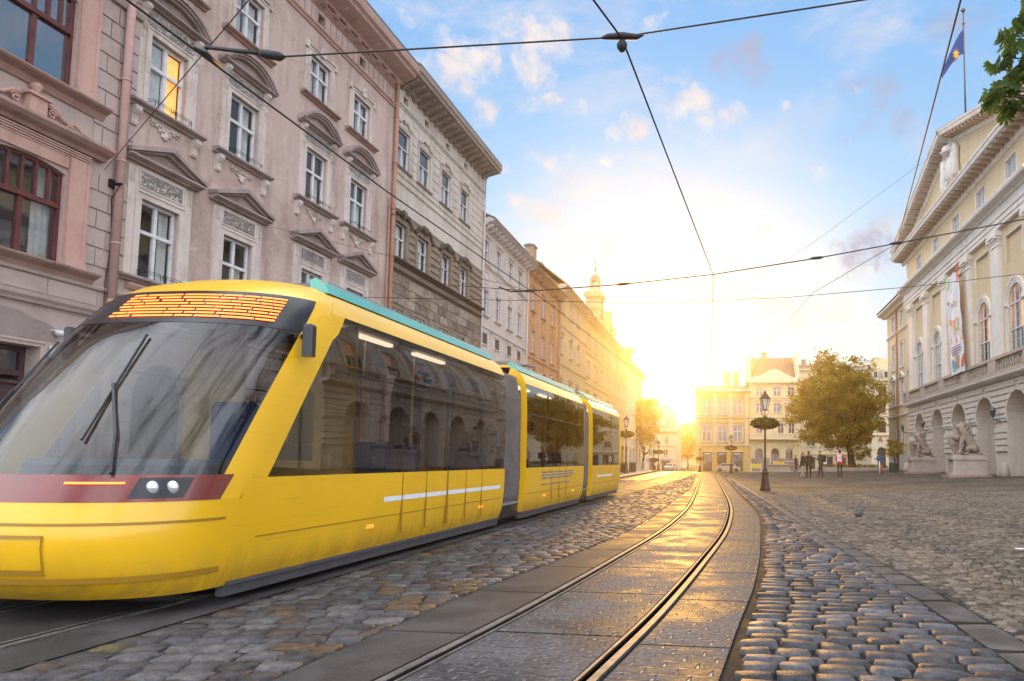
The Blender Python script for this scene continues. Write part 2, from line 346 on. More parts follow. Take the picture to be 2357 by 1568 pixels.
def stone_mat(name, cols, rough=(0.3, 0.55), wet=0.0, spec=0.5, scale=14.0):
    m, t = base_mat(name); g = t.new('ShaderNodeNewGeometry'); tc = t.new('ShaderNodeTexCoord'); v = tc.outputs['Object']
    r = t.new('ShaderNodeValToRGB'); t.link(g.outputs['Random Per Island'], r.inputs[0]); cr = r.color_ramp; cr.interpolation = 'CONSTANT'
    while len(cr.elements) > 1: cr.elements.remove(cr.elements[-1])
    tot = sum(a for a, _ in cols); acc = 0
    for i, (a, c) in enumerate(cols):
        e = cr.elements[0] if i == 0 else cr.elements.new(acc / tot); e.position = acc / tot; e.color = c4(c); acc += a
    n = t.noise(v, scale, 5, .65, .3); n2 = t.noise(v, .8, 4, .6); n3 = t.noise(v, 55, 3, .6)
    c = t.mix(1.0, r.outputs[0], t.mix(t.rng(n.outputs['Fac'], .3, .72), (.62, .62, .62, 1), (1.35, 1.35, 1.35, 1)), 'MULTIPLY')
    c = t.mix(t.math('MULTIPLY', t.rng(n2.outputs['Fac'], .45, .7), .4), c, t.mix(1.0, c, (.55, .55, .55, 1), 'MULTIPLY'))
    t.link(c, t.b.inputs['Base Color']); t.b.inputs['Specular IOR Level'].default_value = spec
    rr = t.rng(t.math('ADD', t.math('MULTIPLY', n2.outputs['Fac'], .6), t.math('MULTIPLY', n.outputs['Fac'], .4)), .35, .65, rough[0], rough[1])
    t.link(rr, t.b.inputs['Roughness'])
    bp = t.new('ShaderNodeBump'); bp.inputs['Strength'].default_value = .8; bp.inputs['Distance'].default_value = .02
    t.link(t.math('ADD', n.outputs['Fac'], t.math('MULTIPLY', n3.outputs['Fac'], .5)), bp.inputs['Height']); t.link(bp.outputs[0], t.b.inputs['Normal']); return m
def mottled(name, a, b, rough=(0.3, 0.6), scale=2.5, bump=.3, fs=40, spec=.02):
    m, t = base_mat(name); tc = t.new('ShaderNodeTexCoord'); v = tc.outputs['Object']
    n = t.noise(v, scale, 7, .65, .4); n2 = t.noise(v, fs, 4, .7)
    c = t.mix(t.rng(n.outputs['Fac'], .35, .68), c4(a), c4(b)); c = t.mix(t.math('MULTIPLY', t.rng(n2.outputs['Fac'], .35, .7), .3), c, c4([min(1, x * 1.6) for x in b]))
    t.link(c, t.b.inputs['Base Color']); t.b.inputs['Specular IOR Level'].default_value = spec
    t.link(t.rng(n.outputs['Fac'], .35, .65, rough[0], rough[1]), t.b.inputs['Roughness'])
    bp = t.new('ShaderNodeBump'); bp.inputs['Strength'].default_value = bump; bp.inputs['Distance'].default_value = .01
    t.link(t.math('ADD', n2.outputs['Fac'], n.outputs['Fac']), bp.inputs['Height']); t.link(bp.outputs[0], t.b.inputs['Normal']); return m
def plaza_mat():
    m, t = base_mat('small_setts'); tc = t.new('ShaderNodeTexCoord'); v = tc.outputs['Object']
    s = t.new('ShaderNodeSeparateXYZ'); t.link(v, s.inputs[0])
    fx = t.math('SUBTRACT', t.math('FRACT', t.math('DIVIDE', s.outputs[0], 1.5)), .5)
    arc = t.math('MULTIPLY', t.math('MULTIPLY', fx, fx), 1.9)
    yy = t.math('ADD', s.outputs[1], arc)
    cb = t.new('ShaderNodeCombineXYZ'); t.link(t.math('MULTIPLY', s.outputs[0], 9.0), cb.inputs[0]); t.link(t.math('MULTIPLY', yy, 9.0), cb.inputs[1])
    vo = t.new('ShaderNodeTexVoronoi'); vo.inputs['Scale'].default_value = 1; vo.inputs['Randomness'].default_value = .45; t.link(cb.outputs[0], vo.inputs['Vector'])
    ve = t.new('ShaderNodeTexVoronoi'); ve.feature = 'DISTANCE_TO_EDGE'; ve.inputs['Scale'].default_value = 1; ve.inputs['Randomness'].default_value = .45; t.link(cb.outputs[0], ve.inputs['Vector'])
    k = t.rng(ve.outputs['Distance'], .05, .16)
    sv = t.new('ShaderNodeSeparateXYZ'); t.link(vo.outputs['Color'], sv.inputs[0])
    n = t.noise(v, .35, 6, .6, .5); n2 = t.noise(v, 6, 4, .6)
    c = t.mix(sv.outputs[0], (.062, .050, .038, 1), (.27, .222, .168, 1)); c = t.mix(t.math('MULTIPLY', t.rng(n.outputs['Fac'], .4, .7), .5), c, (.075, .060, .045, 1))
    c = t.mix(k, (.014, .012, .010, 1), c); c = t.mix(1.0, c, t.mix(n2.outputs['Fac'], (.7, .7, .7, 1), (1.3, 1.3, 1.3, 1)), 'MULTIPLY')
    t.link(c, t.b.inputs['Base Color']); t.link(t.rng(n.outputs['Fac'], .35, .65, .6, .8), t.b.inputs['Roughness']); t.b.inputs['Specular IOR Level'].default_value = .1
    bp = t.new('ShaderNodeBump'); bp.inputs['Strength'].default_value = 1.0; bp.inputs['Distance'].default_value = .035
    t.link(t.math('ADD', k, t.math('MULTIPLY', sv.outputs[1], .5)), bp.inputs['Height']); t.link(bp.outputs[0], t.b.inputs['Normal']); return m
def slab_mat():
    m, t = base_mat('patterned_concrete'); uv = t.new('ShaderNodeUVMap'); tc = t.new('ShaderNodeTexCoord'); v = tc.outputs['Object']
    w1 = t.noise(v, 3.5, 2, .5)
    uvw = t.vmath('ADD', uv.outputs[0], t.vmath('MULTIPLY', t.vmath('SUBTRACT', w1.outputs['Color'], (.5, .5, .5)), (.035, .03, 0)))
    sx = t.new('ShaderNodeSeparateXYZ'); t.link(uvw, sx.inputs[0])
    rv = t.math('DIVIDE', sx.outputs[1], .135); row = t.math('FLOOR', rv); fy = t.math('FRACT', rv)
    fx = t.math('FRACT', t.math('ADD', t.math('DIVIDE', sx.outputs[0], .19), t.math('MULTIPLY', row, .5)))
    dj = t.math('MINIMUM', fx, t.math('SUBTRACT', 1.0, fx))
    wedge = t.rng(t.math('SUBTRACT', t.math('MULTIPLY', t.math('SUBTRACT', 1.0, fy), .10), dj), -.01, .05)      # widening notch at each stone end, paler as a painted highlight
    hline = t.rng(t.math('MINIMUM', fy, t.math('SUBTRACT', 1.0, fy)), .10, .0)
    n = t.noise(v, 1.4, 6, .65, .4); n2 = t.noise(v, 38, 4, .7); nb = t.noise(v, 5, 3, .6)
    arm = t.math('MULTIPLY', t.rng(t.math('ABSOLUTE', t.math('SUBTRACT', fy, .93)), .10, .02), t.rng(dj, .30, .12))
    wedge = t.math('MAXIMUM', wedge, arm)
    k = t.math('MULTIPLY', wedge, t.rng(nb.outputs['Fac'], .32, .58, .25, 1.0))
    c = t.mix(t.rng(n.outputs['Fac'], .35, .68), (.045, .044, .047, 1), (.105, .103, .108, 1))
    c = t.mix(t.math('MULTIPLY', hline, .95), c, (.028, .026, .025, 1)); c = t.mix(t.math('MULTIPLY', t.rng(dj, .05, .0), .9), c, (.028, .026, .026, 1)); c = t.mix(t.math('MULTIPLY', k, .42), c, (.26, .26, .27, 1)); c = t.mix(t.math('MULTIPLY', t.rng(n2.outputs['Fac'], .5, .75), .45), c, (.30, .29, .28, 1))
    t.link(c, t.b.inputs['Base Color']); t.b.inputs['Specular IOR Level'].default_value = 0.006
    t.link(t.math('SUBTRACT', t.rng(n.outputs['Fac'], .35, .65, .42, .66), t.math('MULTIPLY', k, .16)), t.b.inputs['Roughness'])
    bp = t.new('ShaderNodeBump'); bp.inputs['Strength'].default_value = .8; bp.inputs['Distance'].default_value = .012
    t.link(t.math('ADD', t.math('SUBTRACT', t.math('MULTIPLY', n2.outputs['Fac'], .35), k), t.math('MULTIPLY', n.outputs['Fac'], 1.5)), bp.inputs['Height']); t.link(bp.outputs[0], t.b.inputs['Normal']); return m

M_plaza = plaza_mat(); M_slab = slab_mat()
M_mortar = mottled('joint_sand', (0.018, 0.016, 0.016), (0.060, 0.057, 0.054), (.30, .6), 3.0, .5, 60)
M_joint = mottled('dark_joint', (.012, .011, .011), (.03, .028, .027), (.6, .8), 3.0, .5, 60)
M_asph = mottled('worn_asphalt', (0.036, 0.033, 0.032), (0.076, 0.070, 0.069), (.5, .72), 1.3, .35, 70)
M_bandst = stone_mat('granite_cobble', [(5, (0.074, 0.074, 0.082)), (4, (0.057, 0.057, 0.063)), (4, (0.089, 0.091, 0.102)), (2, (0.071, 0.066, 0.066)), (2, (0.044, 0.044, 0.049)), (1, (0.111, 0.116, 0.130))], (.45, .65), spec=.10)
M_sett = stone_mat('mixed_sett', [(6, (.078, .073, .073)), (5, (.107, .102, .102)), (4, (.056, .052, .052)), (1.2, (.100, .070, .046)), (1.5, (.078, .059, .050)), (.6, (.056, .033, .030)), (2, (.074, .073, .083)), (.5, (.096, .078, .041))], (.5, .7), spec=.15)
M_small = stone_mat('small_granite', [(5, (.135, .112, .088)), (4, (.092, .077, .060)), (3, (.175, .148, .118)), (2, (.062, .052, .044))], (.55, .7), spec=.12)
M_flag = mottled('flagstone', (.040, .037, .035), (.105, .098, .092), (.28, .5), 2.2, .35, 45)
M_pave = mottled('pavement_slabs', (.16, .145, .135), (.25, .23, .21), (.5, .7), 1.1, .25, 30)
M_kerb = mottled('kerb_granite', (.12, .11, .105), (.22, .20, .19), (.45, .65), 3, .3, 40)
M_rail = simple('rail_steel', (.13, .125, .12), .6, .45, .25, .35, 8)
M_groove = simple('rail_groove', (.02, .018, .017), .6, 0, .3, .2, 8)

# terrain sheet to the horizon
xs = np.concatenate([[-900, -500, -250, -120], np.arange(-60, 62, 2.0), [120, 250, 500, 900]]); ys = np.concatenate([[-300, -100, -40], np.arange(-20, 70, 5.0), [70, 80, 90, 100, 110, 120, 130, 135], [160, 200, 260, 400, 800, 1800]])
X, Y = np.meshgrid(xs, ys); V = np.stack([X, Y, zg(X, Y) - .012], -1).reshape(-1, 3); nx = len(xs)
F = np.array([[j * nx + i, j * nx + i + 1, (j + 1) * nx + i + 1, (j + 1) * nx + i] for j in range(len(ys) - 1) for i in range(nx - 1)])
tag(npmesh('ground', V, F, M_plaza), kind='structure')
off = lambda f, d: (lambda y: f(y) + d)
# right-hand track bed
ribbon('side_strip_bed', lambda y: slab_l(y), lambda y: track_r(y) - .58, 1.5, 135, .004, M_joint)
ribbon('track_bed_joint', lambda y: track_r(y) - .60, lambda y: slab_r(y), 1.5, 135, .004, M_joint)
def slabs(name, fl, fr, ystart, n, L, dz=.018, nx=5, mat=None):
    Vs = []; Fs = []; UVs = []; b = 0; g = .016
    for i in range(n):
        y0 = ystart + i * L; ys = np.linspace(y0 + g, y0 + L - g, 5); t = np.linspace(0, 1, nx)
        l = fl(ys); r = fr(ys); X = l[:, None] * (1 - t) + r[:, None] * t; Y = np.repeat(ys[:, None], nx, 1); ZZ = zg(X, Y) + dz
        top = np.stack([X, Y, ZZ], -1).reshape(-1, 3); uv = np.stack([X - ((track_r(ys)))[:, None], Y], -1).reshape(-1, 2)
        low = top.copy(); low[:, 2] -= dz; cen = top.mean(0)
        inn = top.copy(); d = np.zeros_like(top)
        Vs += [top, low]; UVs += [uv, uv]
        m = 5 * nx
        for j in range(4):
            for k in range(nx - 1): Fs.append((b + j * nx + k, b + j * nx + k + 1, b + (j + 1) * nx + k + 1, b + (j + 1) * nx + k))
        ring = [k for k in range(nx)] + [(j + 1) * nx - 1 for j in range(1, 5)] + [4 * nx + k for k in range(nx - 2, -1, -1)] + [j * nx for j in range(3, 0, -1)]
        for a, c in zip(ring, ring[1:] + ring[:1]): Fs.append((b + c, b + a, b + m + a, b + m + c))
        b += 2 * m
    return tag(npmesh(name, np.concatenate(Vs), np.array(Fs), mat or M_slab, uv=np.concatenate(UVs)), kind='structure')
slabs('side_slabs', lambda y: slab_l(y) + .01, off(track_r, -.60), 1.70, 85, 1.53, .016, mat=M_asph)
slabs('track_slab', off(track_r, -.435), off(track_r, .435), 1.78, 85, 1.53)
slabs('track_slab', off(track_r, .60), lambda y: slab_r(y) - .015, 1.60, 85, 1.53)
# rails (grooved), each one a thing
def rail(f, sgn, y0, y1, label, group):
    """head on the outside, groove on the gauge side (sgn: +1 right rail)"""
    ys = np.concatenate([np.arange(y0, 40, .5), np.arange(40, y1, 2.0)])
    prof = [(-.065, 0), (-.065, .021), (-.020, .023), (-.014, .018), (-.012, .002), (.028, .002), (.030, .019), (.050, .021), (.052, 0)]   # across, from outer side to gauge side
    V = []; n = len(prof)
    for y in ys:
        for a, z in prof: x = f(y) - sgn * a; V.append((x, y, Z(x, y) + z + .002))
    F = [(i * n + k, i * n + k + 1, (i + 1) * n + k + 1, (i + 1) * n + k) for i in range(len(ys) - 1) for k in range(n - 1)]
    m = MB(); m.add(V, F); m.m = [1 if (i % (n - 1)) in (3, 4, 5) else 0 for i in range(len(F))]
    o = m.build('tram_rail', [M_rail, M_groove], smooth=False, label=label, cat='rail', group=group)
rail(off(track_r, .5), 1, 1.5, 135, 'curving steel rail along the right edge of the empty tram track', 'rails of the empty right-hand track')
rail(off(track_r, -.5), -1, 1.5, 135, 'curving steel rail beside the dark asphalt strip, left rail of the empty track', 'rails of the empty right-hand track')
rail(off(track_l, .5), 1, 1.5, 135, 'rail under the near side of the yellow tram', 'rails of the track under the tram')
rail(off(track_l, -.5), -1, 1.5, 135, 'rail under the far side of the yellow tram', 'rails of the track under the tram')
# concrete beside the rails
ribbon('track_bed', lambda y: track_l(y) - .95, lambda y: track_l(y) - .58, 1.5, 135, .012, M_asph)
ribbon('track_bed', lambda y: track_l(y) - .43, lambda y: track_l(y) + .43, 1.5, 135, .012, M_asph)
ribbon('track_bed', lambda y: track_l(y) + .58, lambda y: track_l(y) + 1.05, 1.5, 135, .012, M_asph)
# coarse cobble band on the right of the slabs
ribbon('cobble_bed', lambda y: slab_r(y), lambda y: flag_l(y), 1.5, 70, .003, M_joint, nx=4)
P = []; y = 2.0
while y < 60:
    h = random.uniform(.075, .10) if y < 30 else .11
    x = float(slab_r(y)) + random.uniform(.02, .10); xr = float(flag_l(y)) - .02
    while x < xr - .08:
        l = min(random.choice([.10, .115, .13, .14, .15]) * random.uniform(.9, 1.12), (xr - x) / 2)
        if (xr - x - 2 * l) < .09: l = (xr - x) / 2
        P.append((x + l, y + h + random.gauss(0, .008), l * .955, h * .90, random.gauss(0, .045), random.uniform(.022, .034))); x += 2 * l
    y += 2 * h
stones('cobble_band', P, M_bandst, 5, .065)
# flagstone row
P = []; y = 2.0
while y < 55:
    h = random.uniform(.24, .46); ym = y + h; xl, xr = float(flag_l(ym)), float(flag_r(ym)); dx = float(flag_l(ym + .2) - flag_l(ym - .2)) / .4
    P.append(((xl + xr) / 2, ym, (xr - xl) / 2 * .97, h * .975, -math.atan(dx) * 1.0, .003)); y += 2 * h
ribbon('flag_bed', lambda y: flag_l(y), lambda y: flag_r(y), 1.5, 60, .001, M_joint)
stones('flagstone_row', P, M_flag, 5, .012)
# small setts in scallops on the square
ribbon('sett_bed', lambda y: flag_r(y), lambda y: np.minimum(2.6 + .62 * y, 14.5), 1.5, 26, .0, M_mortar, nx=30)
P = []; W = 1.5
for k in range(0, 10):
    x0 = .75 + W * k + .3
    y = 1.6
    while y < 25.8:
        s = .108 * random.uniform(.95, 1.05); xx = -W / 2
        while xx < W / 2 - .03:
            l = random.uniform(.045, .062); u = xx + l; px = x0 + u; py = y + .42 * (1 - (u / (W / 2)) ** 2); sl = -.84 * u / (W / 2) ** 2
            if px > float(flag_r(py)) + .03 and px < 2.5 + .6 * py and py < 25.9: P.append((px, py, l * .90, s / 2 * .88, math.atan(sl) * .9, random.uniform(.012, .02)))
            xx += 2 * l * math.cos(math.atan(sl) * .6)
        y += s
stones('sett_paving', P, M_small, 4, .07)
# mixed setts between the tracks and left of the left track
ribbon('sett_bed', lambda y: track_l(y) + 1.05, lambda y: slab_l(y), 1.5, 90, .004, M_mortar)
ribbon('sett_bed', lambda y: kerb_x(y), lambda y: track_l(y) - .95, 1.5, 135, .004, M_mortar)
def sett_field(name, fl, fr, y0, y1):
    P = []; y = y0
    while y < y1:
        h = random.uniform(.085, .115); x = float(fl(y)) + random.uniform(0, .06) + .01; xr = float(fr(y)) - .01
        while x < xr - .05:
            l = min(random.uniform(.085, .13), (xr - x) / 2)
            if xr - x - 2 * l < .07: l = (xr - x) / 2
            P.append((x + l, y + h + (x - float(fl(y))) * .16 + random.gauss(0, .006), l * .965, h * .955, .16 + random.gauss(0, .03), random.uniform(.017, .026))); x += 2 * l
        y += 2 * h
    stones(name, P, M_sett, 5, .07)
sett_field('sett_strip', lambda y: track_l(y) + 1.05, lambda y: slab_l(y), 1.8, 62)
sett_field('sett_strip', lambda y: kerb_x(y), lambda y: track_l(y) - .95, 2.5, 40)
# left pavement with its kerb
def pave():
    ys = np.arange(-20, 137, 2.0); V = []; F = []
    for y in ys:
        k = float(kerb_x(y)); z = Z(0, y)
        V += [(k, y, z), (k, y, z + .13), (k - .16, y, z + .135)]
    for i in range(len(ys) - 1):
        for j in range(2): F.append((i * 3 + j, i * 3 + j + 1, i * 3 + 4 + j, i * 3 + 3 + j))
    m = MB(); m.add(V, F); m.build('kerb', M_kerb, kind='structure')
    m = MB(); V = []; F = []
    for y in ys: k = float(kerb_x(y)); z = Z(0, y); V += [(k - .16, y, z + .135), (-22, y, z + .14)]
    for i in range(len(ys) - 1): F.append((i * 2, i * 2 + 1, i * 2 + 3, i * 2 + 2))
    m.add(V, F); m.build('pavement', M_pave, kind='structure')
pave()

# painted dashes and a drain on the square
m = MB()
for (x, y) in ((5.95, 15.2), (6.35, 15.2), (3.63, 10.1), (3.9, 10.1)): m.box(x, x + .22, y - .03, y + .03, Z(x, y) + .012, Z(x, y) + .026)
m.build('white_paint_dashes', simple('road_paint', (.7, .7, .68), .7), kind='structure')
# ---------------------------------------------------------------- building kit (local frame: x along the front, -y towards the street, z up)
def arc_pts(a, b, zs, rise, n=12):
    """points of a segmental/half-round arch from (a,zs) over to (b,zs)"""
    w = (b - a) / 2; c = (a + b) / 2
    rad = (w * w + rise * rise) / (2 * rise); cz = zs + rise - rad; t0 = math.asin(min(1, w / rad))
    if rise > w: t0 = math.pi - t0
    return [(c + rad * math.sin(-t0 + 2 * t0 * i / n), cz + rad * math.cos(-t0 + 2 * t0 * i / n)) for i in range(n + 1)]
def facade(mb, u0, u1, z0, z1, ops, depth=.22, y=0.0):
    us = sorted(set([u0, u1] + [round(v, 4) for o in ops for v in o[:2]])); zs = sorted(set([z0, z1] + [round(v, 4) for o in ops for v in o[2:4]]))
    for i in range(len(us) - 1):
        run = None
        for j in range(len(zs) - 1):
            cu, cz = (us[i] + us[i + 1]) / 2, (zs[j] + zs[j + 1]) / 2
            hole = any(o[0] < cu < o[1] and o[2] < cz < o[3] for o in ops)
            if not hole: run = (zs[j], zs[j + 1]) if run is None else (run[0], zs[j + 1])
            if (hole or j == len(zs) - 2) and run is not None:
                mb.quad((us[i], y, run[0]), (us[i + 1], y, run[0]), (us[i + 1], y, run[1]), (us[i], y, run[1])); run = None
    for o in ops:
        a, b, c, d = o[:4]; rise = o[4] if len(o) > 4 else 0; dp = o[5] if len(o) > 5 else depth
        if rise <= 0:
            top = [(a, d), (b, d)]
        else:
            top = arc_pts(a, b, d - rise, rise)
            for p, q in zip(top, top[1:]): mb.quad((p[0], y, p[1]), (q[0], y, q[1]), (q[0], y, d + 1e-4), (p[0], y, d + 1e-4))
        loop = [(a, c)] + top + [(b, c)]
        for p, q in zip(loop, loop[1:] + loop[:1]): mb.quad((p[0], y, p[1]), (q[0], y, q[1]), (q[0], y + dp, q[1]), (p[0], y + dp, p[1]))
def shell(mb, u0, u1, z0, z1, D, y=0.0, top=True):
    """sides, back and top slab behind a front"""
    mb.quad((u0, y, z0), (u0, y, z1), (u0, y + D, z1), (u0, y + D, z0)); mb.quad((u1, y, z0), (u1, y + D, z0), (u1, y + D, z1), (u1, y, z1))
    mb.quad((u0, y + D, z0), (u0, y + D, z1), (u1, y + D, z1), (u1, y + D, z0))
    if top: mb.quad((u0, y, z1), (u1, y, z1), (u1, y + D, z1), (u0, y + D, z1))
def ring(mb, outer, inner, y0, y1):
    n = len(outer)
    for i in range(n):
        j = (i + 1) % n; o, p, q, r = outer[i], outer[j], inner[j], inner[i]
        mb.quad((o[0], y0, o[1]), (p[0], y0, p[1]), (q[0], y0, q[1]), (r[0], y0, r[1]))
        mb.quad((r[0], y0, r[1]), (q[0], y0, q[1]), (q[0], y1, q[1]), (r[0], y1, r[1]))
        mb.quad((o[0], y0, o[1]), (o[0], y1, o[1]), (p[0], y1, p[1]), (p[0], y0, p[1]))
def loop_of(a, b, c, d, rise, n=12):
    return [(a, c)] + (arc_pts(a, b, d - rise, rise, n) if rise > 0 else [(a, d), (b, d)]) + [(b, c)]
def window(parent, a, b, c, d, fm, gm, rise=0, y=.14, fw=.06, mull=(0.5,), trans=(0.62,), bars=(), curtain=None, tw=.05, name='window', top_mull=None, mw=.035, rail_proj=.03):
    m = MB(); out = loop_of(a + .004, b - .004, c + .004, d - .004, rise); inn = loop_of(a + fw, b - fw, c + fw, d - fw, max(0, rise - fw * .4) if rise else 0)
    ring(m, out, inn, y - .035, y + .04)
    ia, ib, ic, id_ = a + fw, b - fw, c + fw, d - fw
    tz = [c + (d - c) * t for t in trans]
    zt = (lambda u: id_ if not rise else max([p[1] for p in [min(inn[1:-1], key=lambda q: abs(q[0] - u))]]))
    for z in tz: m.box(ia, ib, y - .035 - rail_proj, y + .03, z - tw / 2, z + tw / 2)
    for t in mull:
        u = a + (b - a) * t; m.box(u - mw, u + mw, y - .045, y + .035, ic, (tz[0] - tw / 2) if (top_mull is not None and tz) else zt(u))
    if top_mull is not None:
        for t in top_mull:
            u = a + (b - a) * t; m.box(u - mw * .6, u + mw * .6, y - .04, y + .03, tz[0] + tw / 2, zt(u))
    for t in bars: z = c + (d - c) * t; m.box(ia, ib, y - .015, y + .02, z - .012, z + .012)
    o = m.build(name, fm, parent)
    g = MB(); L = loop_of(a + fw * .8, b - fw * .8, c + fw * .8, d - fw * .8, max(0, rise - fw * .3) if rise else 0); g.add([(u, y + .01, z) for u, z in L], [tuple(range(len(L)))]); g.build('pane', gm, o)
    if curtain:
        q = MB(); q.smooth = True
        for (s0, s1, z0f, z1f) in curtain:
            x0, x1 = a + (b - a) * s0, a + (b - a) * s1; n = max(4, int((x1 - x0) / .04)); V = []
            for i in range(n + 1):
                u = x0 + (x1 - x0) * i / n; yy = y + .16 + .025 * math.sin(i * 1.9) + .008 * math.sin(i * 5.1)
                V += [(u, yy, c + (d - c) * z0f), (u, yy, c + (d - c) * z1f)]
            q.add(V, [(2 * i, 2 * i + 2, 2 * i + 3, 2 * i + 1) for i in range(n)])
        q.build('curtain', M_curtain, o)
    return o
def surround(mb, a, b, c, d, w=.16, p=.06, rise=0, ears=0.0):
    if rise:
        ring(mb, loop_of(a - w, b + w, c, d + w, rise + w * .3), loop_of(a, b, c, d, rise), -p, .02)
    else:
        mb.box(a - w, a, -p, .02, c, d + w); mb.box(b, b + w, -p, .02, c, d + w); mb.box(a + .001, b - .001, -p, .02, d, d + w)
        mb.box(a - w - .03, a - w + .025, -p - .025, .02, c, d + w + .03); mb.box(b + w - .025, b + w + .03, -p - .025, .02, c, d + w + .03); mb.box(a - w + .03, b + w - .03, -p - .025, .02, d + w - .022, d + w + .03)
def corn(mb, u0, u1, z, h, p):
    """small stepped cornice: bottom at z, height h, projection p"""
    mb.prof(u0, u1, [(-.02, z), (p * .35, z), (p * .45, z + h * .3), (p * .8, z + h * .45), (p, z + h * .62), (p, z + h * .9), (p * .96, z + h), (-.02, z + h * 1.05)])
def ped_tri(mb, uc, hw, z, h, p):
    corn(mb, uc - hw, uc + hw, z, .14, p)
    for s in (-1, 1):
        a = math.atan2(h, hw); n = .13
        poly = [(uc + s * (hw + .02), z + .15), (uc, z + .15 + h), (uc, z + .15 + h + n), (uc + s * (hw + .06), z + .15 + n * .75)]
        mb.prism(poly, -p - .03, .02); poly2 = [(uc + s * (hw - .12), z + .15), (uc, z + .15 + h - .09), (uc, z + .15 + h - .001), (uc + s * (hw - .0), z + .151)]
        mb.prism(poly2, -p * .66, .02)
    mb.prism([(uc - hw + .1, z + .14), (uc + hw - .1, z + .14), (uc, z + .14 + h - .03)], -p * .25, .02)
def ped_arc(mb, uc, hw, z, h, p):
    corn(mb, uc - hw, uc + hw, z, .12, p * .85)
    for k, (dr, pp, th) in enumerate(((0, p, .09), (-.09, p * .8, .07), (-.16, p * .55, .07))):
        o = arc_pts(uc - hw - dr, uc + hw + dr, z + .12, h + dr, 14); i = arc_pts(uc - hw - dr + th, uc + hw + dr - th, z + .12, max(.05, h + dr - th), 14)
        for q in range(14):
            mb.prism([o[q], o[q + 1], i[q + 1], i[q]], -pp, .02)
    mb.prism([(uc - hw + .15, z + .12)] + arc_pts(uc - hw + .15, uc + hw - .15, z + .121, h - .2, 10)[1:-1] + [(uc + hw - .15, z + .12)], -.03, .02)
def console(mb, uc, zt, w=.16, h=.42, p=.2):
    pr = [(-.02, zt - h), (p * .28, zt - h), (p * .42, zt - h * .88), (p * .36, zt - h * .72), (p * .45, zt - h * .5), (p * .8, zt - h * .34), (p, zt - h * .2), (p * .95, zt - .03), (p, zt), (-.02, zt)]
    mb.prof(uc - w / 2, uc + w / 2, pr); mb.prof(uc - w * .18, uc + w * .18, [(o + .018 if o > 0 else o, z - .008) for o, z in pr])
def sillb(mb, uc, hw, z, p=.2, h=.13):
    corn(mb, uc - hw, uc + hw, z - h, h, p)
def little_rail(a, b, z, parent, p=.26, h=.16):
    m = MB(); L = [(a, -p, z + h), (b, -p, z + h)]
    for zz in (z + h, z + h * .62): m.tube([(a - .08, -.1, zz), (a, -p, zz), (b, -p, zz), (b + .08, -.1, zz)], .008, 5)
    for u in (a, b, (a + b) / 2 - .1, (a + b) / 2 + .1): m.tube([(u, -p, z), (u, -p, z + h)], .008, 5)
    c = (a + b) / 2
    for s in (-1, 1):
        m.tube([(c + s * .0, -p, z + .03), (c + s * .06, -p, z + .08), (c + s * .03, -p, z + .14), (c - s * .03, -p, z + .12), (c - s * .02, -p, z + .05)], .007, 4)
    return m.build('railing', M_iron, parent)
def cartouche(mb, uc, z, w, h, seed=1):
    """carved garland: a fan of small lobes"""
    r = random.Random(seed); mb.smooth = True
    for j in range(4):
        hw = w / 2 * (1, .72, .45, .2)[j]; n = (11, 8, 5, 3)[j]
        for i in range(n):
            q = i / (n - 1) * 2 - 1; mb.ball((uc + q * hw, -.03, z + h * (.3 - .32 * j) + .05 * abs(q) + r.uniform(-.02, .02)), r.uniform(.028, .05), 6, (1.1, .7, 1))
    for sg in (-1, 1): mb.tube([(uc + sg * (w / 2 - .02 + .07 * math.cos(a_)), -.04, z + h * .35 + .07 * math.sin(a_)) for a_ in np.linspace(-2.4, 2.6, 9)], .018, 5)
    mb.ball((uc, -.05, z - h * .45), .09, 8, (.8, .6, 1.3)); mb.smooth = False
def pipe(u, z0, z1, mat, parent, r=.07, y=-.12, name='downpipe', hopper=None):
    m = MB(); m.smooth = True; m.tube([(u, y, z0), (u, y, z1)], r, 10)
    z = z0 + 1.4
    while z < z1: m.lathe([(r * 1.0, z - .03), (r * 1.22, z - .02), (r * 1.22, z + .02), (r, z + .03)], (u, y, 0), 10); z += 2.1
    m.smooth = False
    z = z0 + .9
    while z < z1: m.box(u - .012, u + .012, y, .03, z - .015, z + .015); z += 2.1
    if hopper: m.lathe([(r, z1 - .02), (r * 1.9, z1 + .12), (r * 2.1, z1 + .3), (r * 1.9, z1 + .3)], (u, y, 0), 10)
    return m.build(name, mat, parent)
def roof(parent, u0, u1, z, D, h, mat, over=.5, y=0.0, t=.12, name='roof', gable=None):
    m = MB(); yf, yb, ym = y - over, y + D + .3, y + D / 2
    for (ya, yb_) in ((yf, ym), (yb, ym)):
        za, zb = z, z + h
        m.add([(u0, ya, za), (u1, ya, za), (u1, yb_, zb), (u0, yb_, zb), (u0, ya, za - t), (u1, ya, za - t), (u1, yb_, zb - t), (u0, yb_, zb - t)],
              [(0, 1, 2, 3), (7, 6, 5, 4), (0, 4, 5, 1), (1, 5, 6, 2), (2, 6, 7, 3), (3, 7, 4, 0)])
    for u in (u0 + .02, u1 - .02): m.add([(u, y + .02, z - .05), (u, y + D, z - .05), (u, ym, z + h - .1)], [(0, 1, 2)])
    return m.build(name, mat, parent)
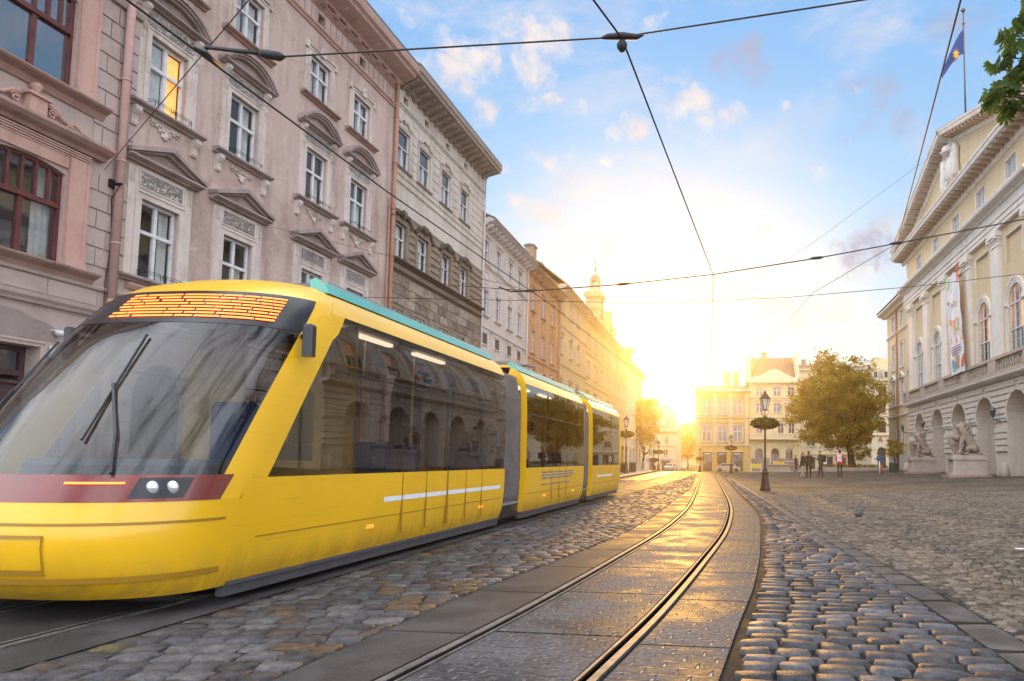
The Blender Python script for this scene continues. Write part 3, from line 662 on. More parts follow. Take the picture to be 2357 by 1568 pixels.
def chimney(parent, u, y, z, w, d, h, mat, cap):
    m = MB(); m.box(u - w / 2, u + w / 2, y - d / 2, y + d / 2, z, z + h); c = m.build('chimney', mat, parent)
    m = MB(); m.box(u - w / 2 - .08, u + w / 2 + .08, y - d / 2 - .08, y + d / 2 + .08, z + h, z + h + .1); m.prof(u - w / 2 - .12, u + w / 2 + .12, [(-y - d / 2 - .1, z + h + .101), (-y + d / 2 + .1, z + h + .101), (-y, z + h + .22)]); m.build('chimney_cap', cap, c); return c
def frame_of(A, B):
    A = Vector(A); B = Vector(B); d = B - A; return math.atan2(d.y, d.x), d.length
# shared building materials
M_iron = simple('wrought_iron', (.03, .028, .03), .5, .6, .4, .2)
M_curtain = simple('curtain_cloth', (.62, .62, .62), .9, 0, .1, .12, 3)
M_white = simple('white_paint', (.62, .62, .64), .45, 0, .5, .10, 4)
M_oxide = simple('oxblood_paint', (.12, .028, .026), .38, 0, .5, .25, 5)
M_glassA = glassy('old_window_glass', (.84, .86, .84), 1.8, .015, .03)
M_glassM = glassy('sky_mirroring_glass', (.5, .5, .5), 3.4, .01, .04)
M_glassS = glassy('sash_glass', (.72, .75, .76), 2.2, .01, .04)
M_glassD = glassy('far_window_glass', (.5, .5, .5), 1.8, .03, .03, (.10, .09, .085), .75)
M_zinc = simple('zinc_gutter', (.20, .19, .185), .5, .4, .5, .25, 3)
M_tin = simple('tin_roof', (.15, .145, .145), .5, .2, .5, .25, 1.5)
M_tile = simple('clay_tile_roof', (.24, .16, .10), .8, 0, .3, .35, 5, .6)
M_brick = simple('chimney_brick', (.33, .24, .18), .85, 0, .2, .3, 6, .5)
LP = [(-15.53, 12.42), (-15.5, 16.19), (-15.38, 29.70), (-15.41, 41.01), (-15.66, 51.53), (-15.91, 61.64), (-16.21, 74.51), (-16.71, 95.49), (-17.0, 107.41), (-17.51, 128.75)]

# ================================================================ A: mauve house with oxblood windows
M_mauve = plaster('mauve_plaster', (.45, .365, .335), (.60, .55, .52), .35, .5, fine=7)
M_salmon = plaster('salmon_stucco', (.52, .335, .28), (.62, .50, .46), .45, .6, fine=8, streak=.5)
M_carveA = carved('salmon_carving', (.50, .33, .29), .5, 7)
def house_a():
    ang, _ = frame_of(LP[0], LP[1]); W = 9.5; dv = Vector((math.cos(ang), math.sin(ang)))
    o = Vector(LP[1]) - dv * W
    t = thing('apartment_house', 'mauve house with large oxblood framed windows and salmon surrounds at the left edge', 'building', (o.x, o.y, 0), ang)
    X = lambda u: W - u
    wins = [(X(3.60), X(1.76)), (X(7.6), X(5.76))]
    ops = [(a, b, 5.5, 7.78, .14, .2) for a, b in wins] + [(a, b, 9.6, 12.0, .16, .2) for a, b in wins] + [(a, b, 13.6, 15.8, .15, .2) for a, b in wins]
    door = (X(3.95), X(2.08)); ops += [(door[0], door[1], .16, 3.56, 0, .45), (X(8.2), X(5.2), .5, 3.3, 0, .3)]
    m = MB(); facade(m, 0, W, -.2, 18.3, ops); shell(m, 0, W, -.2, 18.3, 12)
    m.build('wall', M_mauve, t)
    # ashlar blocks standing proud between the windows
    m = MB()
    def blocks(u0, u1, z0, z1, h=.46):
        z = z0; k = 0
        while z < z1 - .2:
            L = random.uniform(.5, .62) if k % 2 else random.uniform(.22, .3); x = u0
            first = True
            while x < u1 - .04:
                x2 = min(u1, x + (L if first else .62)); 
                if u1 - x2 < .12: x2 = u1
                m.prism([(x, z), (x2 - .035, z), (x2 - .035, z + h - .05), (x, z + h - .05)], -.035, .01); x = x2; first = False
            z += h; k += 1
    for z0, z1 in ((5.75, 8.2), (8.75, 12.4), (12.9, 16.8)):
        blocks(X(1.18), W - .02, z0, z1); blocks(X(5.2), X(4.15), z0, z1); blocks(.02, X(8.15), z0, z1)
    m.build('quoin_blocks', M_mauve, t)
    m = MB()
    m.prof(0, W, [(-.02, 4.5), (.10, 4.5), (.13, 4.56), (.20, 4.62), (.22, 4.70), (.06, 4.74), (-.02, 4.74)]); m.prof(0, W, [(-.02, 5.16), (.07, 5.16), (.10, 5.22), (.03, 5.27), (-.02, 5.27)])
    x = 0
    while x < W: m.box(x, min(W, x + 1.25) - .03, -.02, .01, 4.78, 5.13); x += 1.25
    m.prof(0, W, [(-.02, 12.45), (.1, 12.45), (.16, 12.56), (.18, 12.66), (-.02, 12.7)]); corn(m, -.05, W, 17.4, .9, .8)
    m.build('string_course', M_mauve, t)
    sc = M_salmon
    for r, (z0, z1, rise) in enumerate(((5.5, 7.78, .14), (9.6, 12.0, .16), (13.6, 15.8, .15))):
        for k, (a, b) in enumerate(wins):
            cur = [(.0, .22, .0, .96), (.72, .97, .0, .96)] if r == 0 else None
            wd = window(t, a, b, z0, z1, M_oxide, M_glassM if r == 1 else M_glassS, rise, y=.12, fw=.075, mull=(.5,), trans=(.60,), tw=.11, top_mull=(.5, .17, .33, .67, .83), mw=.05, curtain=cur, rail_proj=.05)
            m = MB(); uc = (a + b) / 2; hw = (b - a) / 2
            for s in (-1, 1):                                  # deep splayed pilaster jambs
                x0 = uc + s * hw; m.box(x0 + s * .02, x0 + s * .46, -.10, .02, z0 - .02 + .22, z1 + .28); m.box(x0 + s * .02, x0 + s * .52, -.14, .02, z0 - .02, z0 + .22)
                m.box(x0 + s * .42, x0 + s * .50, -.13, .02, z0 + .22, z1 + .28)
            for i in range(4): m.box(uc - hw - .5, uc + hw + .5, -.08 - .02 * i, .02, z1 + .285 + i * .05, z1 + .285 + i * .05 + .035)
            m.box(uc - hw, uc + hw, -.06, .02, z1 + .02, z1 + .284)
            m.build('window_surround', sc, wd)
            m = MB(); m.prof(uc - hw - .85, uc + hw + .85, [(-.02, z1 + .50), (.16, z1 + .50), (.2, z1 + .58), (.34, z1 + .64), (.42, z1 + .72), (.42, z1 + .77), (.40, z1 + .80), (-.02, z1 + .90)])
            m.build('cornice', M_salmonD, wd)
            m = MB(); m.prof(uc - hw - .80, uc + hw + .80, [(-.02, z0 - .30), (.05, z0 - .30), (.12, z0 - .16), (.28, z0 - .09), (.32, z0 - .05), (.32, z0 - .015), (-.02, z0 + .0)])
            m.build('sill', M_salmonD, wd)
            if r == 0:
                m = MB(); z = z1 + .9
                m.box(uc - .2, uc + .2, -.2, .02, z, z + .34); m.box(uc - .27, uc + .27, -.26, .02, z + .34, z + .40); m.smooth = True
                m.lathe([(.10, z + .40), (.05, z + .45), (.12, z + .55), (.13, z + .62), (.07, z + .68)], (uc, -.1, 0), 12)
                for s in (-1, 1):
                    P = [(uc + s * (.3 + .09 * i * .9), -.08, z + .30 - .022 * i + .05 * math.sin(i * .9)) for i in range(12)]
                    m.tube(P, [.055 - .003 * i for i in range(12)], 7)
                    for (du, dz, rr) in ((.42, .16, .11), (.85, .06, .08), (1.22, .05, .05)):
                        q = [(uc + s * (du + rr * math.cos(a_) * (1 - a_ / 12)), -.09, z + dz + rr * math.sin(a_) * (1 - a_ / 12)) for a_ in np.linspace(0, 9, 22)]
                        m.tube(q, .026, 6)
                m.smooth = False; m.build('scroll_carving', M_salmon, wd)
    # door
    a, b = door; dr = MB(); y = .38
    dr.box(a, b, y - .06, y + .02, 2.9, 3.02); dr.box(a, a + .12, y - .05, y + .02, .16, 3.55); dr.box(b - .12, b, y - .05, y + .02, .16, 3.55); dr.box(a + .121, b - .121, y - .05, y + .02, 3.44, 3.55); dr.box(a + .121, b - .121, y - .08, y + .02, 2.72, 2.80)
    uc = (a + b) / 2; dr.box(uc - .05, uc + .05, y - .05, y + .02, 3.021, 3.439)
    dd = dr.build('door_frame', M_doorw, t)
    for s in (-1, 1):
        m = MB(); x0, x1 = (a + .125, uc - .006) if s < 0 else (uc + .006, b - .125)
        m.box(x0, x1, y - .01, y + .04, .17, 2.715)
        for (z0, z1) in ((.30, .85), (1.0, 1.35), (1.45, 2.6)):
            m.box(x0 + .12, x1 - .12, y - .035, y - .0, z0, z1); m.box(x0 + .17, x1 - .17, y - .055, y - .03, z0 + .06, z1 - .06)
        m.smooth = True; m.tube([(x1 - .04 if s < 0 else x0 + .04, y - .03, 1.0), (x1 - .04 if s < 0 else x0 + .04, y - .03, 2.5)], .045, 8); m.smooth = False
        q = m.build('door', M_doorw, t)
        m = MB(); xm = x1 - .10 if s < 0 else x0 + .10; m.tube([(xm, y - .05, 1.15), (xm, y - .11, 1.15), (xm, y - .11, 1.32), (xm, y - .05, 1.32)], .012, 6); m.build('handle', M_brass, q)
        m = MB(); m.box(x0 + .03, x1 - .03, y - .0, y + .03, 3.03, 3.43); m.build('fanlight', M_glassS, t)
    m = MB(); surround(m, a, b, .16, 3.56, .10, .05); m.build('door_surround', M_mauve, t)
    m = MB(); m.box(a - .1, b + .1, -.28, .44, -.1, .17); m.build('doorstep', M_kerb, t)
    # ground-floor shop window out to the left
    window(t, X(8.2), X(5.2), .5, 3.3, M_oxide, M_glassS, y=.24, mull=(.33, .66), trans=(.75,), fw=.08)
    # bare stone patch beside the door, peeled plaster above it
    m = MB(); x0 = b + .13; r = random.Random(3)
    for i in range(11):
        z = .25 + i * .215; ww = .62 if i < 3 else .55 if i < 8 else .30 if i < 10 else .18
        x = x0 + (.0 if i % 2 else 0)
        while x < x0 + ww: l = min(r.uniform(.16, .30), x0 + ww - x); m.bbox(x, x + l - .018, -.022, .01, z, z + .20, .012); x += l + .001
    m.build('bare_stonework', M_baresto, t)
    m = MB(); m.prism([(a - .6, 3.72), (b + .35, 3.72), (b + .42, 3.95), (b + .2, 4.12), (b - .2, 4.18), (b - .5, 4.30), (a + .3, 4.36), (a - .6, 4.42)], -.012, .01); m.build('bare_patch', M_greyrender, t)
    # signs, lamp, alarm box
    m = MB(); m.box(uc - .33, uc - .02 + .27, y - .11, y - .085, 3.08, 3.40); sg = m.build('door_sign', M_signwhite, t)
    text('БА', (uc + .13, y - .112, 3.14), .10, M_ink, sg, 'lettering'); text('л к', (uc + .12, y - .112, 3.28), .05, M_ink, sg, 'lettering')
    m = MB(); m.smooth = True; ul = X(1.72); m.ball((ul, -.14, 3.93), .10, 12, (1.3, 1, .75)); m.tube([(ul - .12, .02, 3.98), (ul - .1, -.1, 3.98), (ul, -.13, 3.98)], .02, 6); m.build('wall_lamp', M_white, t)
    m = MB(); m.bbox(ul - .17, ul - .02, -.11, .0, 3.35, 3.62, .03); m.build('alarm_box', M_white, t)
    roof(t, -.1, W + .0, 18.32, 12, 3.2, M_tin, .9)
    # ceiling light showing through the lower window
    # (bracket for the street span wire)
    m = MB(); ub = X(.62); m.box(ub - .08, ub + .08, -.12, .02, 7.78, 7.98); m.tube([(ub, -.1, 7.88), (ub, -.34, 7.86)], .035, 8); m.build('wire_bracket', M_iron, t)
    m = MB(); m.tube([(ub, -.3, 7.85), (ub + .02, -.06, 7.5), (ub + .12, -.05, 6.6), (ub + .02, -.05, 5.4), (ub - .12, -.2, 4.6)], .012, 5); m.build('cable', M_iron, t)
    return t
def text(s, loc, size, mat, parent, name, rot=(R(90), 0, 0), ext=.003, align='CENTER'):
    c = bpy.data.curves.new(name, 'FONT'); c.body = s; c.size = size; c.extrude = ext; c.align_x = align
    o = bpy.data.objects.new(name, c); COL.objects.link(o)
    dg = bpy.context.evaluated_depsgraph_get(); me = bpy.data.meshes.new_from_object(o.evaluated_get(dg)); bpy.data.objects.remove(o)
    me.materials.clear(); me.materials.append(mat); n = bpy.data.objects.new(name, me); COL.objects.link(n); n.location = loc; n.rotation_euler = rot
    if parent is not None: n.parent = parent
    return n
M_salmonD = plaster('weathered_salmon_ledge', (.36, .235, .20), (.5, .45, .42), .6, 1.2, fine=10, streak=.5)
M_doorw = simple('dark_plum_door', (.070, .035, .042), .45, 0, .5, .3, 3)
M_brass = simple('brass', (.5, .33, .12), .3, 1.0)
M_baresto = simple('bare_rubble', (.26, .225, .21), .9, 0, .2, .35, 4, .6)
M_greyrender = plaster('grey_render_patch', (.30, .245, .225), (.6, .6, .6), .5, 1.5)
M_signwhite = simple('sign_white', (.75, .78, .82), .4, 0, .5, .03)
M_ink = simple('black_lettering', (.03, .03, .04), .5, 0, .4, 0)
house_a()

# ================================================================ B: pink house with white windows, pediments and carved panels
M_pink = plaster('dusty_pink_plaster', (.51, .39, .35), (.54, .50, .48), 1.0, .32, fine=6, streak=.6)
M_trim = plaster('weathered_stone_trim', (.60, .525, .48), (.50, .45, .43), .6, 1.1, fine=9, streak=.6)
M_trimd = plaster('sooty_stone_trim', (.36, .285, .265), (.5, .48, .47), .6, 1.4, fine=10, streak=.6)
M_carveB = carved('carved_frieze', (.56, .49, .45), .5, 7.5)
M_cornB = plaster('terracotta_cornice', (.46, .30, .25), (.55, .5, .47), .5, 1.0, fine=9)
M_amberglow = simple('amber_glow_panel', (.9, .5, .15), .15, 0, .6, .25, 1.2, emis=(1.0, .40, .05), es=.62)
def house_b():
    ang, W = frame_of(LP[1], LP[2]); t = thing('apartment_house', 'pink house with white windows under carved pediments, next to the mauve house', 'building', (LP[1][0], LP[1][1], 0), ang)
    cols = [(.28, 1.55), (3.25, 4.53), (7.08, 8.36), (9.97, 11.25)]
    rows = [(5.78, 7.85), (10.35, 12.30), (14.22, 15.80)]
    ops = [(a, b, c, d) for a, b in cols for c, d in rows]
    vents = [(c - .23, c + .23, 17.18, 17.56, 0, .5) for c in [(a + b) / 2 - .05 for a, b in cols]]
    g = [(.45, 2.3, .3, 3.6, .9, .4), (3.2, 5.0, .3, 3.6, .85, .4), (6.9, 8.7, .3, 3.6, .85, .4), (9.8, 11.6, .3, 3.6, .85, .4)]
    m = MB(); facade(m, 0, W, -.2, 18.2, ops + vents + g, .2); shell(m, 0, W, -.2, 18.2, 13); m.build('wall', M_pink, t)
    m = MB()
    z = .2
    while z < 4.3:
        xs_ = [0] + [v for a in g for v in (a[0] - .05, a[1] + .05)] + [W]
        for i in range(0, len(xs_), 2):
            if xs_[i + 1] - xs_[i] > .1: m.box(xs_[i] + .01, xs_[i + 1] - .01, -.03, .01, z, z + .40)
        z += .46 if z < 3.4 else .6
    m.build('rusticated_base', M_trim, t)
    for a in g:
        window(t, a[0], a[1], a[2], a[3], M_oxide, M_glassD, a[4], y=.3, mull=(.5,), trans=(.72,), fw=.09, name='shop_window')
    m = MB(); m.prof(0, W, [(-.02, 4.45), (.10, 4.45), (.14, 4.55), (.28, 4.62), (.28, 4.70), (-.02, 4.76)]); m.prof(0, W, [(-.02, 5.42), (.06, 5.42), (.12, 5.52), (.12, 5.58), (-.02, 5.62)])
    m.prof(0, W, [(-.02, 16.82), (.05, 16.82), (.08, 16.90), (.14, 16.94), (.14, 16.99), (-.02, 17.03)])
    m.build('string_course', M_cornB, t)
    m = MB(); m.prof(-.05, W + .05, [(-.02, 18.02), (.22, 18.02), (.28, 18.10), (.82, 18.34), (.86, 18.44), (.98, 18.52), (1.02, 18.72), (1.02, 18.80), (-.02, 19.0)])
    u = .3
    while u < W: console(m, u, 18.32, .24, .46, .62); u += .80
    m.prof(0, W, [(-.02, 17.72), (.05, 17.72), (.05, 17.76), (-.02, 17.76)]); u = .05
    while u < W - .05: m.box(u, u + .07, -.085, .01, 17.78, 17.90); u += .125
    m.prof(0, W, [(-.02, 17.91), (.11, 17.91), (.13, 17.97), (-.02, 17.98)])
    u = .2
    while u < W - .3: m.box(u, u + .015, -.03, .01, 17.08, 17.70); u += .40
    m.build('cornice', M_cornB, t)
    for ci, (a, b) in enumerate(cols):
        uc = (a + b) / 2
        for ri, (c, d) in enumerate(rows):
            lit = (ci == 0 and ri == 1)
            cur = None if lit else [(.04, .46, 0, .96), (.54, .96, 0, .96)] if ri == 2 else ([(.05, .30, 0, .98), (.74, .96, 0, .98)] if (ci + ri) % 2 == 0 else [(.62, .96, 0, .6), (.04, .18, 0, .98)])
            if ci == 3 and ri == 1: cur = [(.05, .45, 0, .6), (.55, .95, 0, .6)]
            wd = window(t, a, b, c, d, M_white, M_glassA, y=.13, fw=.075, mull=(.5,), trans=(.60,), tw=.09, mw=.05, curtain=cur)
            if lit:
                q = MB(); q.box(a + (b - a) * .53, b - .09, .2, .21, c + .08, d - .1); q.build('amber_glow', M_amberglow, wd, label='amber glowing panel behind the right-hand panes')  # glowing panel added for the orange gleam in these panes
                q = MB(); q.box(a + .09, a + (b - a) * .47, .2, .21, c + .08, d - .1); q.build('blind', M_curtain, wd)
            m = MB(); dk = MB()
            if ri == 0:
                surround(m, a, b, c, d, .17, .07); m.box(uc - 1.06, uc - .80, -.05, .01, 5.62, 8.62); m.box(uc + .80, uc + 1.06, -.05, .01, 5.62, 8.62)
                for s in (-1, 1):
                    m.box(uc + s * .88, uc + s * .90, -.075, .01, 8.2, 8.6); m.box(uc + s * .93, uc + s * .95, -.075, .01, 8.2, 8.6); m.box(uc + s * .98, uc + s * 1.0, -.075, .01, 8.2, 8.6)
                m.box(uc - .80, uc + .80, -.04, .01, 8.06, 8.66); ring(m, [(uc - .74, 8.12), (uc - .74, 8.60), (uc + .74, 8.60), (uc + .74, 8.12)], [(uc - .70, 8.16), (uc - .70, 8.56), (uc + .70, 8.56), (uc + .70, 8.16)], -.065, -.03)
                f = MB(); f.box(uc - .70, uc + .70, -.045, -.0395 + .01, 8.16, 8.56); f.build('frieze', M_carveB, wd)
                ped_tri(dk, uc, 1.26, 8.72, .46, .30); sillb(dk, uc, 1.22, 5.76, .22, .14)
                little_rail(uc - .62, uc + .62, 5.78, wd)
                if ci == 0:
                    pass
            elif ri == 1:
                surround(m, a, b, c, d, .15, .06); m.box(uc - .99, uc - .80, -.045, .01, c - .02, 12.95); m.box(uc + .80, uc + .99, -.045, .01, c - .02, 12.95)
                f = MB(); f.box(uc - .78, uc + .78, -.05, .01, 12.52, 12.92); f.build('frieze', M_carveB, wd)
                for s in (-1, 1): console(m, uc + s * .90, 13.0, .17, .38, .2); console(m, uc + s * .90, 12.5, .13, .42, .12)
                ped_arc(dk, uc, 1.22, 13.02, .62, .30); sillb(dk, uc, 1.25, 10.32, .26, .15)
                for s in (-1, 1): console(m, uc + s * 1.02, 10.14, .2, .48, .2)
                cartouche(m, uc, 9.9, .85, .26, ci)
                little_rail(uc - .62, uc + .62, 10.34, wd)
            else:
                surround(m, a, b, c, d, .14, .05); m.box(uc - .9, uc - .78, -.03, .01, c, d + .05); m.box(uc + .78, uc + .9, -.03, .01, c, d + .05)
                m.box(uc - .98, uc - .80, -.08, .01, d + .10, d + .36); m.box(uc + .80, uc + .98, -.08, .01, d + .10, d + .36); corn(m, uc - .8, uc + .8, d + .17, .10, .12); m.box(uc - .14, uc + .14, -.14, .01, d + .14, d + .46); m.smooth = True; m.ball((uc, -.1, d + .40), .1, 8); m.smooth = False
                sillb(dk, uc, 1.14, c - .02, .22, .14)
            m.build('window_surround', M_trim, wd); dk.build('pediment' if ri < 2 else 'sill', M_trimd if ri < 2 else M_salmonD, wd)
    for v in vents:
        m = MB(); m.box(v[0] + .002, v[1] - .002, .3, .31, v[2] + .002, v[3] - .002); m.build('vent', M_darkwood, t)
    pipe(-.50, .3, 5.0, M_pipeA, t, .10, -.16); pipe(-.50, 5.0, 18.0, M_pipeA2, t, .10, -.16); pipe(13.30, .3, 18.0, M_pipeB, t, .085, -.14)
    pipe(13.03, .3, 12.6, M_pipeB, t, .04, -.10)
    roof(t, -.05, W + .03, 18.95, 13, 3.4, M_tin, 1.0)
M_darkwood = simple('dark_shutter', (.05, .035, .03), .7)  # plain dark brown for the vents and the notice board
M_pipeA = plaster('ochre_downpipe', (.50, .35, .22), (.6, .5, .45), .4, 1.5); M_pipeA2 = plaster('pink_downpipe', (.50, .33, .30), (.6, .5, .45), .4, 1.5)
M_pipeB = plaster('rusty_downpipe', (.40, .22, .15), (.5, .45, .45), .5, 1.5)
house_b()

# ================================================================ C: cream house over brown stone
M_cream = plaster('cream_plaster', (.58, .52, .46), (.50, .45, .42), .5, .45, fine=7, streak=.5)
M_brownst = plaster('brown_sandstone', (.285, .225, .175), (.55, .5, .45), .6, 1.4, fine=9, bump=.3)
M_blackst = plaster('soot_stone', (.13, .10, .085), (.6, .6, .6), .5, 2.0, bump=.3)
M_ashlar = stone_mat('ashlar_blocks', [(4, (.27, .215, .165)), (3, (.32, .26, .20)), (3, (.225, .18, .14)), (2, (.36, .30, .235)), (1, (.18, .145, .12))], (.75, .9), spec=.2, scale=5)
M_crest = carved('carved_crest', (.22, .175, .145), .35, 9)
def house_c():
    ang, W = frame_of(LP[2], LP[3]); t = thing('apartment_house', 'cream house with deep eaves over a brown rusticated stone storey', 'building', (LP[2][0], LP[2][1], 0), ang)
    up = [(.16, 1.36), (2.38, 3.66), (5.02, 6.25), (7.62, 8.85)]; lo = [(.12, 1.30), (2.40, 3.68), (5.24, 6.5), (7.72, 8.98)]
    vents = [(c - .24, c + .24, 17.5, 17.85, 0, .5) for c in (.85, 3.15, 5.75, 8.3)]
    m = MB(); facade(m, 0, W, 12.3, 18.2, [(a, b, 14.42, 16.2) for a, b in up] + vents, .2)
    shell(m, 0, W, -.2, 18.2, 13); m.build('wall', M_cream, t)
    m = MB(); facade(m, 0, W, 9.9, 12.3, [(a, b, 10.22, 11.85) for a, b in lo], .22, y=-.02)
    m.quad((0, -.02, 12.3), (W, -.02, 12.3), (W, .02, 12.3), (0, .02, 12.3)); m.build('stone_storey', M_brownst, t)
    m = MB(); gops = [(1.0, 2.6, .3, 3.6, .8, .4), (4.2, 5.8, .3, 3.6, .8, .4), (7.6, 9.2, .3, 3.6, .8, .4)] + [(a, b, 6.0, 7.9) for a, b in lo]
    facade(m, 0, W, -.2, 9.9, gops, .25, y=-.015); m.build('stone_base', M_brownst, t)
    for g in gops[:3]: window(t, g[0], g[1], g[2], g[3], M_oxide, M_glassD, g[4], y=.3, fw=.09, name='shop_window')
    for g in gops[3:]: window(t, g[0], g[1], g[2], g[3], M_white, M_glassS, y=.12, fw=.07, mw=.045)
    m = MB(); z = 4.95; k = 0
    while z < 9.45:
        x = .05 if k % 2 else -.0
        while x < W - .05:
            L = random.uniform(.62, .95); x2 = min(W - .02, x + L)
            if W - x2 < .3: x2 = W - .02
            if not any(a - .12 < (x + x2) / 2 < b + .12 and z < 7.95 and z > 5.6 for a, b in lo): m.prism([(x, z), (x2 - .03, z), (x2 - .03, z + .42), (x, z + .42)], -.06, .0)
            x = x2
        z += .45; k += 1
    m.build('ashlar', M_ashlar, t)
    m = MB()
    edges = [0] + [v for a, b in lo for v in (a - .18, b + .18)] + [W]
    for i in range(0, len(edges), 2):
        x0, x1 = max(edges[i], 0) + .04, edges[i + 1] - .04
        if x1 - x0 > .12:
            z = 10.15
            while z < 12.0: m.prism([(x0, z), (x1, z), (x1, z + .2), (x0, z + .2)], -.085, -.0); z += .36
    m.build('rusticated_strips', M_brownst, t)
    m = MB(); edges = [0] + [v for a, b in up for v in (a - .18, b + .18)] + [W]
    for i in range(0, len(edges), 2):
        x0, x1 = max(edges[i], 0) + .08, edges[i + 1] - .08
        if x1 - x0 > .12:
            z = 14.35
            while z < 16.9: m.prism([(x0, z), (x1, z), (x1, z + .26), (x0, z + .26)], -.03, .01); z += .42
    for z, h, p in ((17.18, .16, .12), (14.02, .07, .06), (13.66, .08, .07), (12.32, .1, .1)): corn(m, 0, W, z, h, p)
    m.build('string_course', M_cream, t)
    m = MB(); corn(m, 0, W, 9.96, .16, .30); corn(m, 0, W, 9.52, .16, .16); m.build('sill_course', M_blackst, t)
    for i, (a, b) in enumerate(up):
        wd = window(t, a, b, 14.42, 16.2, M_white, M_glassS, y=.10, fw=.05, trans=(.55,), tw=.05, mull=(.5,), top_mull=(), mw=.03, curtain=[(.04, .48, 0, .53), (.52, .96, 0, .53)])
        m = MB(); surround(m, a, b, 14.42, 16.2, .10, .05); uc = (a + b) / 2
        P = [(uc - .8, 16.42), (uc - .45, 16.48), (uc - .3, 16.66), (uc, 16.74), (uc + .3, 16.66), (uc + .45, 16.48), (uc + .8, 16.42)]
        m.smooth = True; m.tube([(u, -.07, z) for u, z in P], .05, 6); m.ball((uc, -.08, 16.66), .13, 8, (1, .6, 1)); m.smooth = False
        for s in (-1, 1): console(m, uc + s * .72, 16.42, .1, .3, .1)
        m.build('window_surround', M_trim, wd); m = MB(); sillb(m, uc, .85, 14.41, .12, .09); m.build('sill', M_trimd, wd)
    for i, (a, b) in enumerate(lo):
        wd = window(t, a, b, 10.22, 11.85, M_white, M_glassA, y=.12, fw=.06, trans=(.56,), tw=.06, mull=(.5,), top_mull=(), mw=.04, curtain=[(.52, .95, 0, .98), (.04, .2, 0, .5)])
        m = MB(); surround(m, a, b, 10.2, 11.85, .14, .10); m.build('window_surround', M_brownst, wd)
        m = MB(); m.smooth = True; r = random.Random(i); uc = (a + b) / 2
        for k in range(34):
            s = k / 33 * 2 - 1; m.ball((uc + s * .95, -.16 + r.uniform(-.03, .03), 12.0 + .30 * (1 - abs(s) ** 1.6) + r.uniform(-.06, .06) - (.12 if abs(s) > .85 else 0)), r.uniform(.06, .11), 6, (1.1, .9, 1))
        m.ball((uc, -.24, 12.18), .17, 8, (.8, .8, 1.2)); m.build('crest', M_crest, wd)
    for v in vents: m = MB(); m.box(v[0] + .002, v[1] - .002, .3, .31, v[2] + .002, v[3] - .002); m.build('vent', M_darkwood, t)
    m = MB(); m.prof(-.02, W + .05, [(-.02, 18.16), (.16, 18.16), (.22, 18.28), (.98, 18.48), (1.02, 18.62), (1.08, 18.66), (1.10, 18.86), (-.02, 19.1)])
    u = .2
    while u < W: m.prof(u, u + .18, [(-.02, 18.0), (.12, 18.0), (.3, 18.14), (.84, 18.34), (.84, 18.46), (-.02, 18.46)]); u += .62
    m.build('cornice', M_cornC, t)
    pipe(W - .12, .3, 18.3, M_white2, t, .055, -.13)
    roof(t, -.02, W + .02, 19.0, 13, 3.2, M_tin, 1.08)
M_cornC = plaster('brown_eaves', (.33, .26, .215), (.5, .48, .45), .6, 1.0); M_white2 = simple('pale_pipe', (.5, .48, .47), .5)
house_c()
# ================================================================ the rest of the left row
def row_house(k, name_mat, label, rows, eave, trim, roofm, base=None, rh=3.0, D=12, over=.7, orn=None, glass=None, frame=None, extra=None, split=None, name='apartment_house'):
    """rows: list of (z0, z1, [(a,b)...], style)"""
    ang, W = frame_of(LP[k], LP[k + 1]); t = thing(name, label, 'building', (LP[k][0], LP[k][1], 0), ang)
    gl = glass or M_glassD; fr = frame or M_white; m = MB(); ops = [(a, b, z0, z1) for z0, z1, cs, st in rows for a, b in cs]
    n = max(2, int(W / 4)); gw = W / n; g = [(i * gw + gw * .22, i * gw + gw * .78, .25, 3.3, .7, .35) for i in range(n)]
    facade(m, 0, W, -1.6, eave, ops + g, .2); shell(m, 0, W, -1.6, eave, D); m.build('wall', name_mat, t)
    for a in g: window(t, a[0], a[1], a[2], a[3], M_oxide, M_glassD, a[4], y=.25, fw=.09, name='shop_window')
    for z0, z1, cs, st in rows:
        for a, b in cs:
            wd = window(t, a, b, z0, z1, fr, gl, y=.10, fw=.06, trans=(.6,), tw=.06, mw=.04)
            m = MB(); surround(m, a, b, z0, z1, .11, .05); uc, hw = (a + b) / 2, (b - a) / 2
            if st == 'hood': corn(m, uc - hw - .2, uc + hw + .2, z1 + .14, .14, .16)
            if st == 'tri': ped_tri(m, uc, hw + .24, z1 + .16, .34, .18)
            if st == 'panel':
                ring(m, [(uc - hw, z0 - .95), (uc - hw, z0 - .25), (uc + hw, z0 - .25), (uc + hw, z0 - .95)], [(uc - hw + .07, z0 - .88), (uc - hw + .07, z0 - .32), (uc + hw - .07, z0 - .32), (uc + hw - .07, z0 - .88)], -.06, .0)
            if st == 'arc': ped_arc(m, uc, hw + .22, z1 + .12, .34, .16)
            sillb(m, uc, hw + .16, z0 - .005, .16, .11); m.build('window_surround', trim, wd)
    m = MB(); corn(m, -.02, W + .02, eave - .42, .45, over)
    u = .3
    while u < W: m.prof(u, u + .13, [(-.02, eave - .62), (.12, eave - .62), (over * .75, eave - .42), (over * .75, eave - .28), (-.02, eave - .28)]); u += .75
    m.build('cornice', trim, t)
    m = MB(); corn(m, 0, W, 4.3, .2, .18)
    for z in (split or ()): corn(m, 0, W, z, .16, .12)
    m.build('string_course', trim, t)
    if rh: roof(t, -.03, W + .03, eave + .02, D, rh, roofm, over + .05)
    return t, W
M_lilac = plaster('beige_plaster', (.60, .52, .46), (.62, .58, .55), .45, .5, streak=.45); M_lilt = plaster('pale_beige_trim', (.60, .55, .55), (.6, .55, .53), .45, 1.2)
